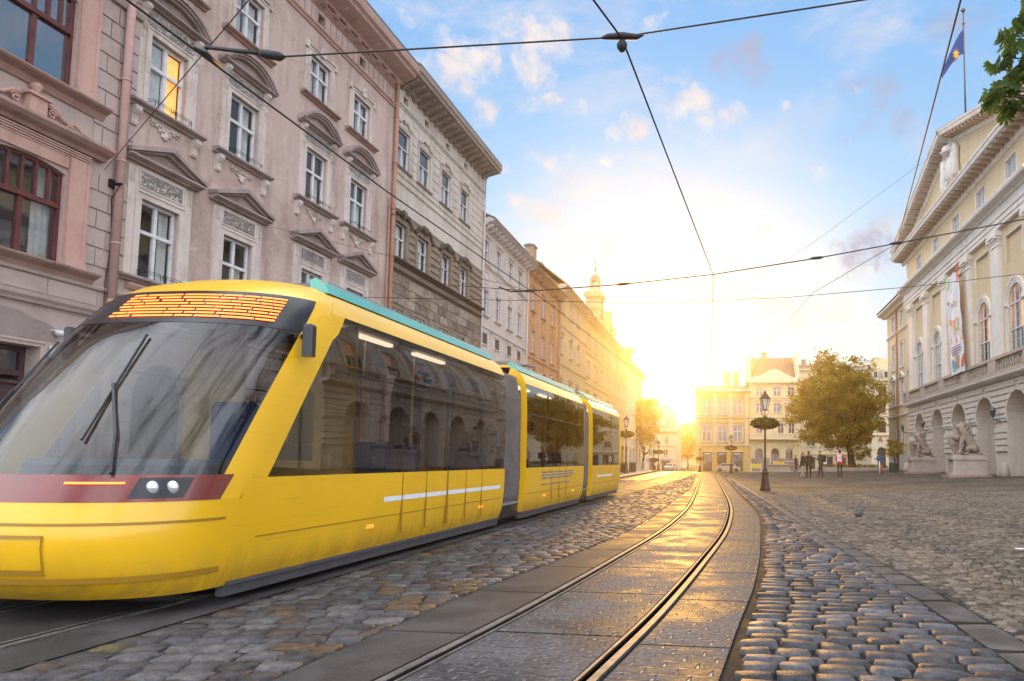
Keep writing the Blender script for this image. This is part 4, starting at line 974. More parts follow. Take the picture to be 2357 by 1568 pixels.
M_orange = plaster('orange_plaster', (.55, .30, .16), (.62, .55, .5), .45, .5); M_orat = plaster('orange_trim', (.50, .30, .19), (.6, .5, .5), .4, 1.2)
M_sand = plaster('sand_plaster', (.62, .45, .22), (.65, .6, .55), .4, .5); M_yel = plaster('yellow_plaster', (.68, .50, .18), (.65, .6, .55), .35, .5)
M_och = plaster('ochre_plaster', (.60, .43, .20), (.65, .6, .5), .4, .5); M_ivory = plaster('ivory_plaster', (.62, .55, .42), (.65, .6, .55), .35, .5)
M_sandt = plaster('sand_trim', (.62, .52, .38), (.6, .55, .5), .4, 1.0)
t, W = row_house(3, M_lilac, 'pale beige house with round medallions between its windows, beside the cream house',
    [(13.05, 14.5, [(.12, 1.12), (2.58, 3.6), (5.2, 6.28), (7.5, 8.55)], 'hood'), (9.9, 11.45, [(.14, 1.26), (2.6, 3.66), (5.2, 6.3), (7.55, 8.62)], 'plain'), (5.2, 7.0, [(.14, 1.26), (2.6, 3.66), (5.2, 6.3), (7.55, 8.62)], 'hood')],
    15.75, M_lilt, M_tin, split=(12.86, 9.02), glass=M_glassS)
m = MB()
for uc in (.68, 3.12, 5.75, 8.08):
    ring(m, [(uc - .52, 11.85), (uc - .52, 12.65), (uc + .52, 12.65), (uc + .52, 11.85)], [(uc - .46, 11.91), (uc - .46, 12.59), (uc + .46, 12.59), (uc + .46, 11.91)], -.04, 0)
    m.smooth = True; m.ball((uc, -.03, 12.25), .17, 12, (1, .4, 1.3)); m.smooth = False
m.build('medallions', M_lilt, t)
m = MB(); f = MB()
for uc in (.72, 3.15, 5.78, 8.1):
    m.box(uc - .62, uc + .62, -.09, .01, 8.86, 8.98); ring(m, [(uc - .55, 8.05), (uc - .55, 8.84), (uc + .55, 8.84), (uc + .55, 8.05)], [(uc - .47, 8.12), (uc - .47, 8.77), (uc + .47, 8.77), (uc + .47, 8.12)], -.07, 0); f.box(uc - .47, uc + .47, -.04, .01, 8.12, 8.77)
m.build('panel_frame', M_lilt, t); f.build('frieze', M_crest, t)
pipe(9.9, .3, 15.2, M_white2, t, .06)
t, W = row_house(4, M_orange, 'orange house with framed panels under tall windows, between the beige and sand houses',
    [(12.45, 14.1, [(.75, 1.8), (3.95, 5.0), (7.1, 8.1)], 'hood'), (9.2, 10.95, [(.75, 1.8), (3.95, 5.0), (7.1, 8.1)], 'panel'), (5.6, 7.4, [(.75, 1.8), (3.95, 5.0), (7.1, 8.1)], 'tri')],
    15.6, M_orat, M_tile, rh=4.6, split=(8.7,))
m = MB()
for uc in (1.27, 4.47, 7.6): ring(m, [(uc - .55, 11.35), (uc - .55, 12.2), (uc + .55, 12.2), (uc + .55, 11.35)], [(uc - .47, 11.43), (uc - .47, 12.12), (uc + .47, 12.12), (uc + .47, 11.43)], -.06, 0)
m.build('panel_frame', M_orat, t)
chimney(t, 9.0, 2.4, 16.5, .95, .8, 3.3, M_brick, M_tin); pipe(9.9, .3, 15.0, M_pipeB, t, .1, -.16, hopper=True)
t, W = row_house(5, M_sand, 'sand coloured house with a steep dark roof and a rounded hood over its middle window',
    [(14.4, 15.85, [(.35, 1.55), (4.35, 5.5), (7.7, 8.85)], 'plain'), (10.65, 12.2, [(.4, 1.6), (4.4, 5.6), (7.8, 8.9)], 'arc'), (6.6, 8.3, [(.4, 1.6), (4.4, 5.6), (7.8, 8.9)], 'hood')],
    16.75, M_sandt, M_tile, rh=5.2, split=(13.15, 9.6))
chimney(t, 6.0, 3.5, 18.0, .9, .7, 2.2, M_brick, M_tin); chimney(t, 10.4, 2.6, 17.4, .7, .7, 1.7, M_brick, M_tin)
pr = [(u + o, u + o + .72) for u in (.35, 4.9, 9.5, 14.1, 18.4) for o in (0, 1.25)]
t, W = row_house(6, M_yel, 'long yellow house with narrow windows in pairs', [(z, z + h, [c for c in pr if c[1] < 20.6], 'hood') for z, h in ((13.2, 1.35), (10.05, 1.5), (6.7, 1.6))], 16.6, M_sandt, M_tile, rh=4.0, split=(12.5, 9.2))
g = [(i * 2.3 + .7, i * 2.3 + 1.7) for i in range(5)]
t, W = row_house(7, M_och, 'narrow ochre house with a boxy attic room on its roof', [(z, z + 1.5, [c for c in g if c[1] < 11.6], 'hood') for z in (13.3, 9.9, 6.5)], 16.6, M_sandt, M_tile, rh=3.6, split=(12.3,))
m = MB(); m.box(5.6, 9.2, 2.0, 4.6, 16.8, 20.2); d = m.build('attic_room', M_ivory, t); m = MB(); m.box(5.3, 9.5, 1.6, 5.0, 20.2, 20.45); m.prism([(5.4, 20.451), (9.4, 20.451), (7.4, 21.4)], 1.8, 4.8); m.build('attic_roof', M_tin, d)
g = [(i * 2.6 + .9, i * 2.6 + 2.0) for i in range(8)]
t, W = row_house(8, M_ivory, 'ivory corner house ending the left row, with a terrace room above the cornice', [(z, z + 1.6, [c for c in g if c[1] < 20.8], 'hood') for z in (12.9, 9.2, 5.6)], 16.2, M_sandt, M_tile, rh=2.6, split=(12.0, 8.4))
m = MB(); m.box(8.5, 13.0, .9, 4.6, 16.4, 19.3); d = m.build('attic_room', M_ivory, t); m = MB(); m.box(8.1, 13.4, .4, 5.0, 19.3, 19.6); m.build('attic_roof', M_tin, d)
# ================================================================ church belfry behind the row
M_gold = plaster('church_stone', (.50, .36, .19), (.6, .55, .5), .4, .5); M_cop = simple('dark_copper', (.20, .15, .08), .5, .3)
def sq(mb, cx, cy, r, z0, z1, r2=None):
    r2 = r if r2 is None else r2
    mb.add([(cx - r, cy - r, z0), (cx + r, cy - r, z0), (cx + r, cy + r, z0), (cx - r, cy + r, z0), (cx - r2, cy - r2, z1), (cx + r2, cy - r2, z1), (cx + r2, cy + r2, z1), (cx - r2, cy + r2, z1)],
           [(3, 2, 1, 0), (4, 5, 6, 7), (0, 1, 5, 4), (1, 2, 6, 5), (2, 3, 7, 6), (3, 0, 4, 7)])
def belfry():
    t = thing('church_tower', 'ornate baroque belfry with open lantern and cross rising behind the left row', 'tower', (-20.7, 100.7, .33)); t.scale = (.715, .715, .715)
    m = MB(); sq(m, 0, 0, 1.35, -1.2, 33.4)
    for z in (26.5, 29.6, 31.4): sq(m, 0, 0, 1.6, z, z + .35)
    for sx in (-1, 1):
        for sy in (-1, 1): sq(m, sx * 1.2, sy * 1.2, .28, 20, 33.4)
    m.build('shaft', M_gold, t)
    m = MB(); sq(m, 0, 0, 1.55, 33.4, 33.8, 1.9); sq(m, 0, 0, 1.9, 33.8, 34.3); sq(m, 0, 0, 1.45, 34.3, 34.8); sq(m, 0, 0, 1.45, 34.8, 35.5, .95)
    for s in (-1, 1):
        for q in (-1, 1): m.ball((s * 1.6, q * 1.6, 34.5), .25, 8)
    m.build('cornice', M_gold, t)
    m = MB()
    for sx in (-1, 1):
        for sy in (-1, 1): sq(m, sx * .68, sy * .68, .2, 35.4, 37.2)
    sq(m, 0, 0, .95, 37.2, 37.5); m.build('lantern', M_gold, t)
    m = MB(); m.smooth = True; m.lathe([(1.05, 37.5), (.98, 37.8), (.75, 38.1), (.35, 38.45), (.12, 38.7), (.09, 39.2), (.25, 39.5), (.28, 39.7), (.1, 40.0), (.05, 40.3)], n=14); m.build('cupola', M_cop, t)
    m = MB(); m.box(-.05, .05, -.05, .05, 40.3, 41.7); m.box(-.32, .32, -.05, .05, 41.0, 41.1); m.build('cross', M_cop, t)
    m = MB(); m.ball((0, 0, 36.3), .22, 8, (1, 1, 1.2)); m.box(-.02, .02, -.02, .02, 36.4, 37.2); m.build('bell', M_cop, t)
    m = MB(); sq(m, 2.6, 0, .55, 20, 30.5); sq(m, 2.6, 0, .75, 30.5, 30.8); m.box(1.2, 2.6, -.3, .3, 28.0, 29.2); m.build('corner_turret', M_gold, t)
    t = thing('spire', 'small pointed church turret to the right of the belfry', 'tower', (-18.5, 101.5, .33)); t.scale = (.715, .715, .715)
    m = MB(); sq(m, 0, 0, .9, -1.2, 26.6); sq(m, 0, 0, 1.1, 26.6, 26.9); sq(m, .5, 0, .45, 24, 27.9); m.build('shaft', M_gold, t)
    m = MB(); m.smooth = True; m.lathe([(.75, 26.9), (.7, 27.6), (.4, 28.1), (.28, 28.9), (.42, 29.2), (.12, 29.5), (.03, 30.9)], n=12); m.build('cap', M_cop, t)
belfry()
# ================================================================ houses closing the square (front towards the camera)
def front_house(name, label, x0, x1, Y, zb, zt, wall, trim, rows, roofm=None, rh=0, D=12, over=.35, gables=0, glass=None, fr=None, splits=(), doors=()):
    t = thing(name, label, 'building', (x0, Y, 0)); W = x1 - x0; m = MB(); ops = [o for r in rows for o in r[0]] + list(doors)
    facade(m, 0, W, zb - .8, zt, ops, .25); shell(m, 0, W, zb - .8, zt, D); m.build('wall', wall, t)
    for os_, st in rows:
        for o in os_:
            wd = window(t, o[0], o[1], o[2], o[3], fr or M_white, glass or M_glassD, o[4] if len(o) > 4 else 0, y=.14, fw=.07, trans=(.62,), tw=.07, mw=.05)
            m = MB(); a, b = o[:2]; uc, hw = (a + b) / 2, (b - a) / 2
            if len(o) <= 4 or not o[4]: surround(m, a, b, o[2], o[3], .14, .07)
            else: surround(m, a, b, o[2], o[3], .14, .07, rise=o[4])
            if st == 'hood': corn(m, uc - hw - .28, uc + hw + .28, o[3] + .3, .2, .25)
            if st == 'tri': ped_tri(m, uc, hw + .3, o[3] + .2, .45, .25)
            if st != 'arch': sillb(m, uc, hw + .22, o[2] - .01, .2, .14)
            m.build('window_surround', trim, wd)
    for o in doors:
        window(t, o[0], o[1], o[2], o[3], M_oxide, M_glassD, o[4] if len(o) > 4 else 0, y=.2, fw=.1, trans=(.75,), name='shop_front')
    m = MB(); corn(m, -.25, W + .25, zt - .5, .55, over + .25)
    for z in splits: corn(m, -.05, W + .05, z, .3, .22)
    m.build('cornice', trim, t)
    if roofm and rh: roof(t, -.1, W + .1, zt + .05, D, rh, roofm, over)
    return t, W
M_buff = plaster('buff_stucco', (.62, .41, .14), (.65, .6, .55), .35, .5); M_cream2 = plaster('cream_stucco', (.72, .60, .36), (.7, .65, .6), .3, .5)
M_cream3 = plaster('light_cream_stucco', (.70, .60, .42), (.7, .65, .6), .3, .5); M_slate = simple('grey_mansard', (.25, .24, .24), .6, .1, .4, .2, 2)
# three-bay palace front
t, W = front_house('palace_house', 'buff three-bay palazzo with pilasters between framed windows and shop fronts below', -7.45, 1.80, 125, -.8, 13.3, M_buff, M_sandt,
    [([(1.15, 2.75, 9.1, 11.7), (3.85, 5.45, 9.1, 11.7), (6.45, 8.05, 9.1, 11.7)], 'hood'), ([(1.2, 2.7, 4.4, 7.3), (3.9, 5.4, 4.4, 7.3), (6.5, 8.0, 4.4, 7.3)], 'hood')],
    splits=(8.35, 3.55), doors=[(1.3, 2.9, -.7, 2.6), (3.8, 5.4, -.7, 2.6), (6.4, 8.2, -.7, 2.6)], over=.45)
m = MB()
for u in (.15, 3.05, 5.75, 8.55):
    for z0, z1 in ((3.9, 8.3), (8.7, 12.7)): m.box(u, u + .55, -.16, .01, z0 + .3, z1 - .3); m.box(u - .06, u + .61, -.22, .01, z0, z0 + .3); m.box(u - .06, u + .61, -.22, .01, z1 - .3, z1)
m.build('pilasters', M_sandt, t)
for a in (1.3, 3.8, 6.4):
    m = MB(); m.box(a - .05, a + 1.7, -.45, .0, 2.65, 2.85); m.build('shop_awning', M_sandt, t); m = MB(); m.box(a + .3, a + 1.3, -.12, -.08, 2.2, 2.4); m.build('shop_sign', M_signwhite, t)
roof(t, -.2, W + .2, 13.4, 12, 1.4, M_tin, .5)
for u in (5.4, 7.0): chimney(t, u, 3, 13.8, 1.1, .9, 2.9, M_brick, M_tin)
# house with big tiled roof and balcony
t, W = front_house('town_house', 'cream house with a broad tiled roof, curved parapet and long balcony', 1.86, 10.5, 126, -.8, 14.9, M_cream2, M_cream3,
    [([(1.15, 2.3, 12.4, 14.0), (4.15, 5.35, 12.4, 14.0), (6.6, 7.75, 12.4, 14.0)], 'plain'), ([(1.15, 2.3, 9.5, 11.25), (4.15, 5.35, 9.5, 11.25), (6.6, 7.75, 9.5, 11.25)], 'hood'), ([(1.15, 2.3, 5.95, 7.7), (4.9, 5.9, 5.95, 7.7), (6.7, 7.75, 5.95, 7.7)], 'hood')],
    splits=(11.9, 8.5), doors=[(1.0, 2.35, -.4, 3.3, .66), (3.75, 5.1, -.4, 3.4, .66), (6.25, 7.4, -.4, 3.3, .56)])
roof(t, .3, W - .6, 15.0, 8, 4.7, M_tile, .1)
m = MB(); m.prism([(-.6, 14.9), (.35, 14.9), (.05, 19.6), (-.6, 19.6)], .2, 8); m.prism([(W - .6, 14.9), (W + .2, 14.9), (W - .35, 19.9), (W - .95, 19.9)], .2, 8); m.build('fire_wall', M_cream3, t)
m = MB(); P = [(0, 14.95), (W, 14.95), (W, 15.6), (W * .86, 15.75), (W * .72, 16.3), (W * .6, 17.0), (W * .5, 17.15), (W * .4, 17.0), (W * .28, 16.3), (W * .14, 15.9), (0, 15.7)]; m.prism(P, -.1, .2)
m.prism([(W * .3, 15.2), (W * .7, 15.2), (W * .62, 16.5), (W * .5, 16.8), (W * .38, 16.5)], -.2, -.1); m.build('parapet', M_cream3, t)
chimney(t, 2.7, 4, 18.9, 1.0, .8, 1.6, M_brick, M_tin)
m = MB(); m.box(.1, W - .1, -1.1, 0, 4.85, 5.05); b = m.build('balcony', M_cream3, t); m = MB()
for u in np.arange(.15, W - .1, .22): m.box(u, u + .07, -1.06, -1.0, 5.05, 5.8)
m.box(.1, W - .1, -1.1, -.96, 5.8, 5.9); m.build('balustrade', M_cream3, b)
m = MB(); m.box(.3, W * .4, -.04, 0, -.6, 1.6); m.box(W * .4 + .9, W - .2, -.04, 0, -.6, 1.6); m.build('plinth', M_greyrender, t)
# pale house behind the tree
t, W = front_house('town_house', 'white house half hidden behind the round tree, with brown shop doors', 10.56, 19.2, 127, -.6, 17.2, M_cream3, M_cream2,
    [([(1.2, 2.6, 3.8, 5.4), (4.2, 5.4, 3.4, 5.0), (6.6, 7.8, 3.8, 5.4)], 'plain'), ([(1.2, 2.4, 8.2, 10), (4.2, 5.4, 8.2, 10), (6.6, 7.8, 8.2, 10)], 'hood'), ([(1.2, 2.4, 12.4, 14), (4.2, 5.4, 12.4, 14), (6.6, 7.8, 12.4, 14)], 'hood')],
    M_tile, 1.6, splits=(2.2, 6.6), doors=[(.9, 2.6, -.2, 1.9), (3.7, 5.6, .3, 2.0), (6.5, 7.8, -.2, 1.9)])
m = MB(); m.box(4.0, 4.6, -.06, -.02, .7, 1.8); m.build('poster', M_signwhite, t)
chimney(t, 1.0, 3, 17.8, .8, .8, 1.4, M_brick, M_tin)
m = MB(); m.lathe([(.5, 18.9), (.45, 19.2), (.15, 19.5), (.3, 19.8), (.25, 20.1), (.05, 20.6)], (3.6, 4, 0), 10); m.build('roof_urn', M_cop, t)
t, W = front_house('town_house', 'tall plain cream house directly behind the tree crown', 19.25, 27.5, 129, -.6, 16.2, M_cream2, M_cream3, [([(1.2, 2.4, z, z + 1.7), (4.2, 5.4, z, z + 1.7), (6.6, 7.8, z, z + 1.7)], 'hood') for z in (4, 8, 12)], M_slate, 2.6)
# right-hand bank with the red letter
t, W = front_house('town_house', 'white house with red window frames and a red letter A sign beside the town hall', 19.6, 26.0, 110, -.2, 13.4, M_cream3, M_cream2,
    [([(1.15, 2.3, 10.9, 12.4), (4.0, 5.2, 10.9, 12.4)], 'hood'), ([(1.1, 2.15, 8.5, 10.0), (4.0, 5.2, 8.5, 10.0)], 'hood'), ([(1.1, 2.15, 5.6, 7.3, .2), (4.0, 5.2, 5.6, 7.3, .2)], 'arch')],
    None, 0, fr=M_oxide, splits=(4.95, 7.8), doors=[(.9, 2.1, .0, 3.4, .5)])
m = MB(); m.box(-.1, W + .1, -.15, .05, 5.05, 5.12); m.build('sign_rail', M_redsign if 'M_redsign' in globals() else M_oxide, t)
text('A', (1.35, -.06, 4.18), 1.0, simple('red_lettering', (.45, .03, .025), .4, 0, .5, 0), t, 'lettering', ext=.04); text('Аптека', (3.1, -.05, 4.3), .5, MAT['red_lettering'], t, 'lettering', ext=.03)
m = MB(); m.add([(-.2, .2, 13.45), (W, .2, 13.45), (W, 3, 15.6), (-.2 + 1, 3, 15.6), (-.2, 6, 13.45), (W, 6, 13.45)], [(0, 1, 2, 3), (0, 3, 4), (3, 2, 5, 4)]); m.build('mansard_roof', M_slate, t)
for u in (.5, 2.0):
    m = MB(); m.box(u, u + .7, .3, 2.2, 13.6, 14.9); d = m.build('dormer', M_cream3, t); m = MB(); m.box(u + .12, u + .58, .28, .3, 13.8, 14.7); m.build('pane', M_glassD, d)
m = MB(); m.box(1.1, 3.6, 2.5, 6, 15.0, 17.0); m.box(1.0, 1.9, 2.4, 6, 17.0, 17.2); m.build('chimney_block', M_cream2, t)
# ---------------- far left of the square
t, W = front_house('corner_house', 'small white mansard house with blue shop fascias beyond the left pavement', -19.9, -13.0, 150, -1.3, 7.3, M_cream3, M_cream2,
    [([(1.1, 1.8, 4.55, 5.9), (2.2, 2.9, 4.55, 5.9), (4.5, 5.2, 4.55, 5.9)], 'plain'), ([(1.1, 1.8, 2.0, 3.3), (4.3, 5.1, 2.0, 3.3)], 'plain')], None, 0, splits=(3.9,), doors=[(1.2, 2.7, -1.2, .95), (3.9, 5.6, -1.2, .95)])
m = MB(); m.add([(-.2, -.2, 7.3), (W + .2, -.2, 7.3), (W - .2, 2, 10.5), (.8, 2, 10.5), (W - 2.2, 4.5, 12.8), (1.6, 4.5, 12.8), (W + .2, 12, 7.3), (-.2, 12, 7.3)], [(0, 1, 2, 3), (3, 2, 4, 5), (1, 6, 4, 2), (0, 3, 5, 7), (5, 4, 6, 7)]); m.build('mansard_roof', M_slate, t)
for u in (4.0, 5.4): m = MB(); m.box(u, u + .7, .2, 1.8, 8.3, 9.5); m.prism([(u - .1, 9.5), (u + .8, 9.5), (u + .35, 10.0)], .15, 1.8); m.build('dormer', M_cream3, t)
m = MB(); m.box(.2, 2.2, 2, 5, 9, 13.6); m.build('chimney', M_cream2, t)
m = MB(); m.box(.6, 3.0, -.25, -.05, 1.0, 1.5); m.box(3.6, 5.9, -.5, -.05, 1.0, 1.4); m.build('shop_awning', simple('blue_fascia', (.25, .33, .55), .5), t)
t, W = front_house('distant_house', 'small gabled house far down the side street', -15.9, -13.4, 190, -1.3, 6.2, M_ivory, M_sandt, [([(.8, 1.6, 3.6, 5.0)], 'plain'), ([(.8, 1.6, 1.0, 2.2)], 'plain')], None, 0, D=8)
m = MB(); m.prism([(-.2, 6.2), (2.7, 6.2), (1.25, 7.8)], -.3, 8); m.build('roof', M_tile, t)
# red market umbrellas / stalls in the gap
for i, (x, y, r) in enumerate(((-13.2, 168, 1.5), (-11.0, 172, 1.6), (-9.2, 170, 1.4))):
    t = thing('parasol', ['red parasol at the mouth of the side street, left of three', 'orange-red parasol at the mouth of the side street, middle of three', 'parasol nearest the buff palazzo at the side street'][i], 'parasol', (x, y, -.94), 0, 'parasols in the side street')
    m = MB(); m.tube([(0, 0, 0), (0, 0, 2.5)], .04, 6); m.build('pole', M_iron, t); m = MB(); m.lathe([(r, 2.0), (r * .5, 2.35), (.05, 2.6)], n=8); m.build('canopy', simple('parasol_red' + str(i), ((.6, .12, .06), (.55, .2, .08), (.6, .5, .4))[i], .8), t)
# ================================================================ town hall
M_glassH = glassy('hall_window_glass', (.6, .62, .64), 1.7, .02, .03, (.62, .62, .62), .55)  # pale diffuse body paints bright reflections into the panes
M_hallw = plaster('hall_ivory_render', (.66, .58, .47), (.68, .64, .60), .35, .4, fine=6, streak=.35)
M_hally = plaster('hall_yellow_render', (.66, .53, .34), (.68, .62, .56), .35, .4, fine=6, streak=.3)
M_hallt = plaster('hall_white_trim', (.76, .72, .67), (.6, .56, .52), .4, .8, fine=8, streak=.4)
M_hallb = plaster('hall_stone_base', (.64, .57, .49), (.66, .6, .56), .45, .6, fine=7)
M_hallp = plaster('loggia_pink_render', (.50, .40, .35), (.7, .62, .58), .5, .5)
M_modil = plaster('modillion_brown', (.42, .32, .25), (.6, .55, .5), .4, 1)
M_lion = plaster('lion_sandstone', (.33, .26, .21), (.5, .46, .42), .6, 2.5, fine=14, bump=.3)
M_ped = plaster('pedestal_stone', (.46, .39, .33), (.55, .5, .47), .5, 1.5, fine=10)
HC = (15.137, 66.27); HANG = R(-90 + .68)
def hall_pt(u, y, z):
    c, s = math.cos(HANG), math.sin(HANG); return (HC[0] + u * c - y * s, HC[1] + u * s + y * c, z)
def town_hall():
    t = thing('town_hall', 'cream classical town hall with pediment, tall arched windows and ground floor arcade on the right', 'town hall', (HC[0], HC[1], 0), HANG)
    W = 28.2; zb = .3; cs = [3.75, 8.92, 14.1, 19.25, 24.4]
    arches = [(c - 1.62, c + 1.62, zb + .1, 5.32, 1.6, 1.2) for c in cs]; arches[0] = (2.25, 5.2, zb + .1, 5.32, 1.45, 1.2)
    ov = []
    m = MB(); facade(m, 0, W, zb - .6, 6.1, arches, 1.2); m.build('arcade_wall', M_hallb, t)
    # horizontal rustication
    m = MB(); z = 1.9
    bays = [0] + [v for a in arches for v in (a[0], a[1])] + [W]
    while z < 5.95:
        for i in range(0, len(bays), 2):
            x0, x1 = bays[i], bays[i + 1]
            if z > 3.9:
                def inset(z, a): 
                    r = (a[1] - a[0]) / 2; dz = z + .17 - (a[3] - r); return 0 if dz <= 0 else (r - math.sqrt(max(0, r * r - dz * dz)) if dz < r else r)
                if i > 0: x0 -= inset(z, arches[i // 2 - 1]) - .22
                if i // 2 < len(arches): x1 += inset(z, arches[i // 2]) - .22
            if 3.62 < z + .33 and z < 3.95: continue
            m.prism([(x0 + (.10 if z < 3.9 and i > 0 else .02), z), (x1 - (.10 if z < 3.9 and i < len(bays) - 2 else .02), z), (x1 - (.10 if z < 3.9 and i < len(bays) - 2 else .02), z + .28), (x0 + (.10 if z < 3.9 and i > 0 else .02), z + .28)], -.11, .01)
        z += .37
    m.build('rustication', M_hallb, t)
    m = MB()
    for a in arches:
        L = loop_of(a[0] - .22, a[1] + .22, 3.92, a[3] + .22, (a[1] - a[0]) / 2 + .2, 16)[1:-1]; I = loop_of(a[0], a[1], 3.92, a[3], (a[1] - a[0]) / 2, 16)[1:-1]
        for q in range(len(L) - 1): m.prism([L[q], L[q + 1], I[q + 1], I[q]], -.09, .02)
    m.build('archivolt', M_hallb, t)
    m = MB()
    for i in range(0, len(bays), 2): m.prof(bays[i] - .06, bays[i + 1] + .06, [(-.02, 3.66), (.10, 3.66), (.12, 3.80), (.20, 3.84), (.20, 3.92), (-.02, 3.95)])
    for i, a in enumerate(arches): m.prof(a[0] + .0, a[1] - .0, [(-1.19, 3.70), (-1.12, 3.70), (-1.1, 3.88), (-1.19, 3.9)])
    m.build('impost_band', M_hallt, t)
    # loggia behind the arches: niches with back walls
    m = MB(); m.box(0, W, 1.21, 1.4, zb - .5, 6.1); m.build('niche_wall', M_hallp, t)
    for k, uc in enumerate((11.4, 16.7)):
        m = MB(); m.smooth = False; q = [(uc + .24 * math.cos(a), 4.93 + .42 * math.sin(a)) for a in np.linspace(0, 2 * math.pi, 17)[:-1]]; q2 = [(uc + .33 * math.cos(a), 4.93 + .52 * math.sin(a)) for a in np.linspace(0, 2 * math.pi, 17)[:-1]]
        ring(m, q2, q, -.09, -.05); o = m.build('oval_medallion', M_hallt, t); m = MB(); m.prism(q, -.07, -.05); m.build('medallion_field', M_modil, o)
    # ledge, balustrade
    m = MB(); m.prof(-.15, W + .2, [(-.02, 6.02), (.12, 6.02), (.18, 6.10), (.50, 6.16), (.55, 6.24), (.55, 6.30), (-.02, 6.34)]); m.prof(-.05, W, [(-.02, 5.84), (.1, 5.84), (.1, 5.96), (-.02, 5.98)]); m.build('ledge', M_hallt, t)
    m = MB(); pil = [1.75, 6.45, 11.6, 16.8, 21.95, 27.1]
    m.box(0, W, -.50, -.22, 6.34, 6.52); m.box(-.02, W, -.54, -.18, 7.22, 7.40)
    for p in pil: m.box(p - .62, p + .62, -.52, -.2, 6.52, 7.22)
    m.box(-.01, .3, -.52, -.2, 6.52, 7.22)
    bal = m.build('balustrade', M_ped, t); m = MB(); m.smooth = True
    for i in range(len(pil) - 1):
        n = 11
        for k in range(n):
            u = pil[i] + .75 + (pil[i + 1] - pil[i] - 1.5) * k / (n - 1); m.lathe([(.05, 6.52), (.05, 6.58), (.03, 6.62), (.075, 6.76), (.08, 6.84), (.035, 7.02), (.03, 7.1), (.05, 7.16), (.05, 7.22)], (u, -.36, 0), 6)
    m.build('balusters', M_ped, bal)
    # piano nobile
    wn = [(3.72, 5.75), (8.0, 10.1), (13.1, 15.2), (18.35, 20.45), (23.45, 25.55)]
    wn = [((c - 1.02), (c + 1.02)) for c in (4.05, 9.2, 14.3, 19.4, 24.5)]
    ops = [(a, b, 6.9, 11.3, 1.0, .35) for a, b in wn] + [(a - .15, b + .15, 12.75, 14.3, 0, .14) for a, b in wn]
    m = MB(); facade(m, 0, W, 6.1, 15.0, ops, .3); m.build('upper_wall', M_hally, t)
    m = MB()
    for a, b in wn: m.box(a - .148, b + .148, .139, .15, 12.752, 14.298)
    m.build('recessed_panel', M_hally, t)
    m = MB()
    for a, b in wn: surround(m, a - .15, b + .15, 12.75, 14.3, .07, .03)
    m.build('panel_frame', M_hallt, t)
    for i, (a, b) in enumerate(wn):
        wd = window(t, a, b, 6.95, 11.3, M_white, M_glassH if i < 3 else M_glassA, 1.0, y=.10, fw=.09, mull=(.34, .66), trans=(.76, .42), bars=(.14, .28, .53, .64), tw=.09, mw=.022)
        if i >= 3:
            q = MB(); q.add([(u, .55, z) for u, z in loop_of(a + .1, b - .1, 8.9, 11.2, .9)], [tuple(range(len(loop_of(a + .1, b - .1, 8.9, 11.2, .9))))]); q.build('window_glow', M_orangeglow, wd, label='warm orange light in the upper half')
        m = MB(); L = loop_of(a - .42, b + .42, 10.3, 11.72, 1.42, 16)[1:-1]
        for k, (g0, g1, pp) in enumerate(((.42, .30, .12), (.30, .16, .08), (.16, .02, .05))):
            O = loop_of(a - g0, b + g0, 10.3, 11.3 + g0, 1.0 + g0, 16)[1:-1]; I = loop_of(a - g1, b + g1, 10.3, 11.3 + g1, 1.0 + g1, 16)[1:-1]
            for q in range(len(O) - 1): m.prism([O[q], O[q + 1], I[q + 1], I[q]], -pp, .01)
        for s in (a - .24, b + .24): corn(m, s - .26, s + .26, 10.10, .2, .18); m.box(s - .16, s + .16, -.06, .01, 7.0, 10.1)
        m.build('window_surround', M_hallt, wd)
    m = MB()
    for p in pil:
        m.box(p - .62, p + .62, -.20, .01, 6.7, 14.3); m.box(p - .70, p + .70, -.26, .01, 6.4, 6.9)
        m.box(p - .68, p + .68, -.25, .01, 14.05, 14.12); m.box(p - .66, p + .66, -.24, .01, 14.3, 14.45); m.box(p - .74, p + .74, -.32, .01, 14.45, 14.6); m.box(p - .82, p + .82, -.40, .01, 14.6, 14.78); m.box(p - .78, p + .78, -.36, .01, 14.78, 15.0)
        for s in (-1, 1): m.smooth = True; m.tube([(p + s * .62, -.40, 14.52), (p + s * .62, -.2, 14.52)], .11, 8); m.smooth = False
    m.build('pilasters', M_hallt, t)
    # entablature
    m = MB(); m.prof(-.1, W + .1, [(-.02, 15.0), (.28, 15.0), (.28, 15.22), (.33, 15.24), (.33, 15.50), (.40, 15.56), (.40, 15.6), (.30, 15.62), (.30, 16.15), (.42, 16.2), (.50, 16.32), (.86, 16.42), (.92, 16.56), (.92, 16.64), (-.02, 16.82)])
    m.build('entablature', M_hallt, t)
    at = [(c - .8, c + .8) for c in (4.35, 9.3, 14.35, 19.35, 24.35)]
    m = MB(); facade(m, 0, W, 16.6, 19.4, [(a, b, 17.0, 18.65) for a, b in at], .2); shell(m, 0, W, zb - .6, 19.4, 22, top=False); m.build('attic_wall', M_hally, t)
    for a, b in at:
        wd = window(t, a, b, 17.0, 18.65, M_white, M_glassH, y=.1, fw=.06, mull=(.5,), trans=(), bars=(.25, .5, .75), mw=.04)
        m = MB(); surround(m, a, b, 17.0, 18.65, .06, .03); m.build('window_surround', M_hallt, wd)
    m = MB(); z = 16.85
    while z < 19.1:
        m.box(.03, .75, -.04, .01, z, z + .28); z += .34
    m.build('quoins', M_hallt, t)
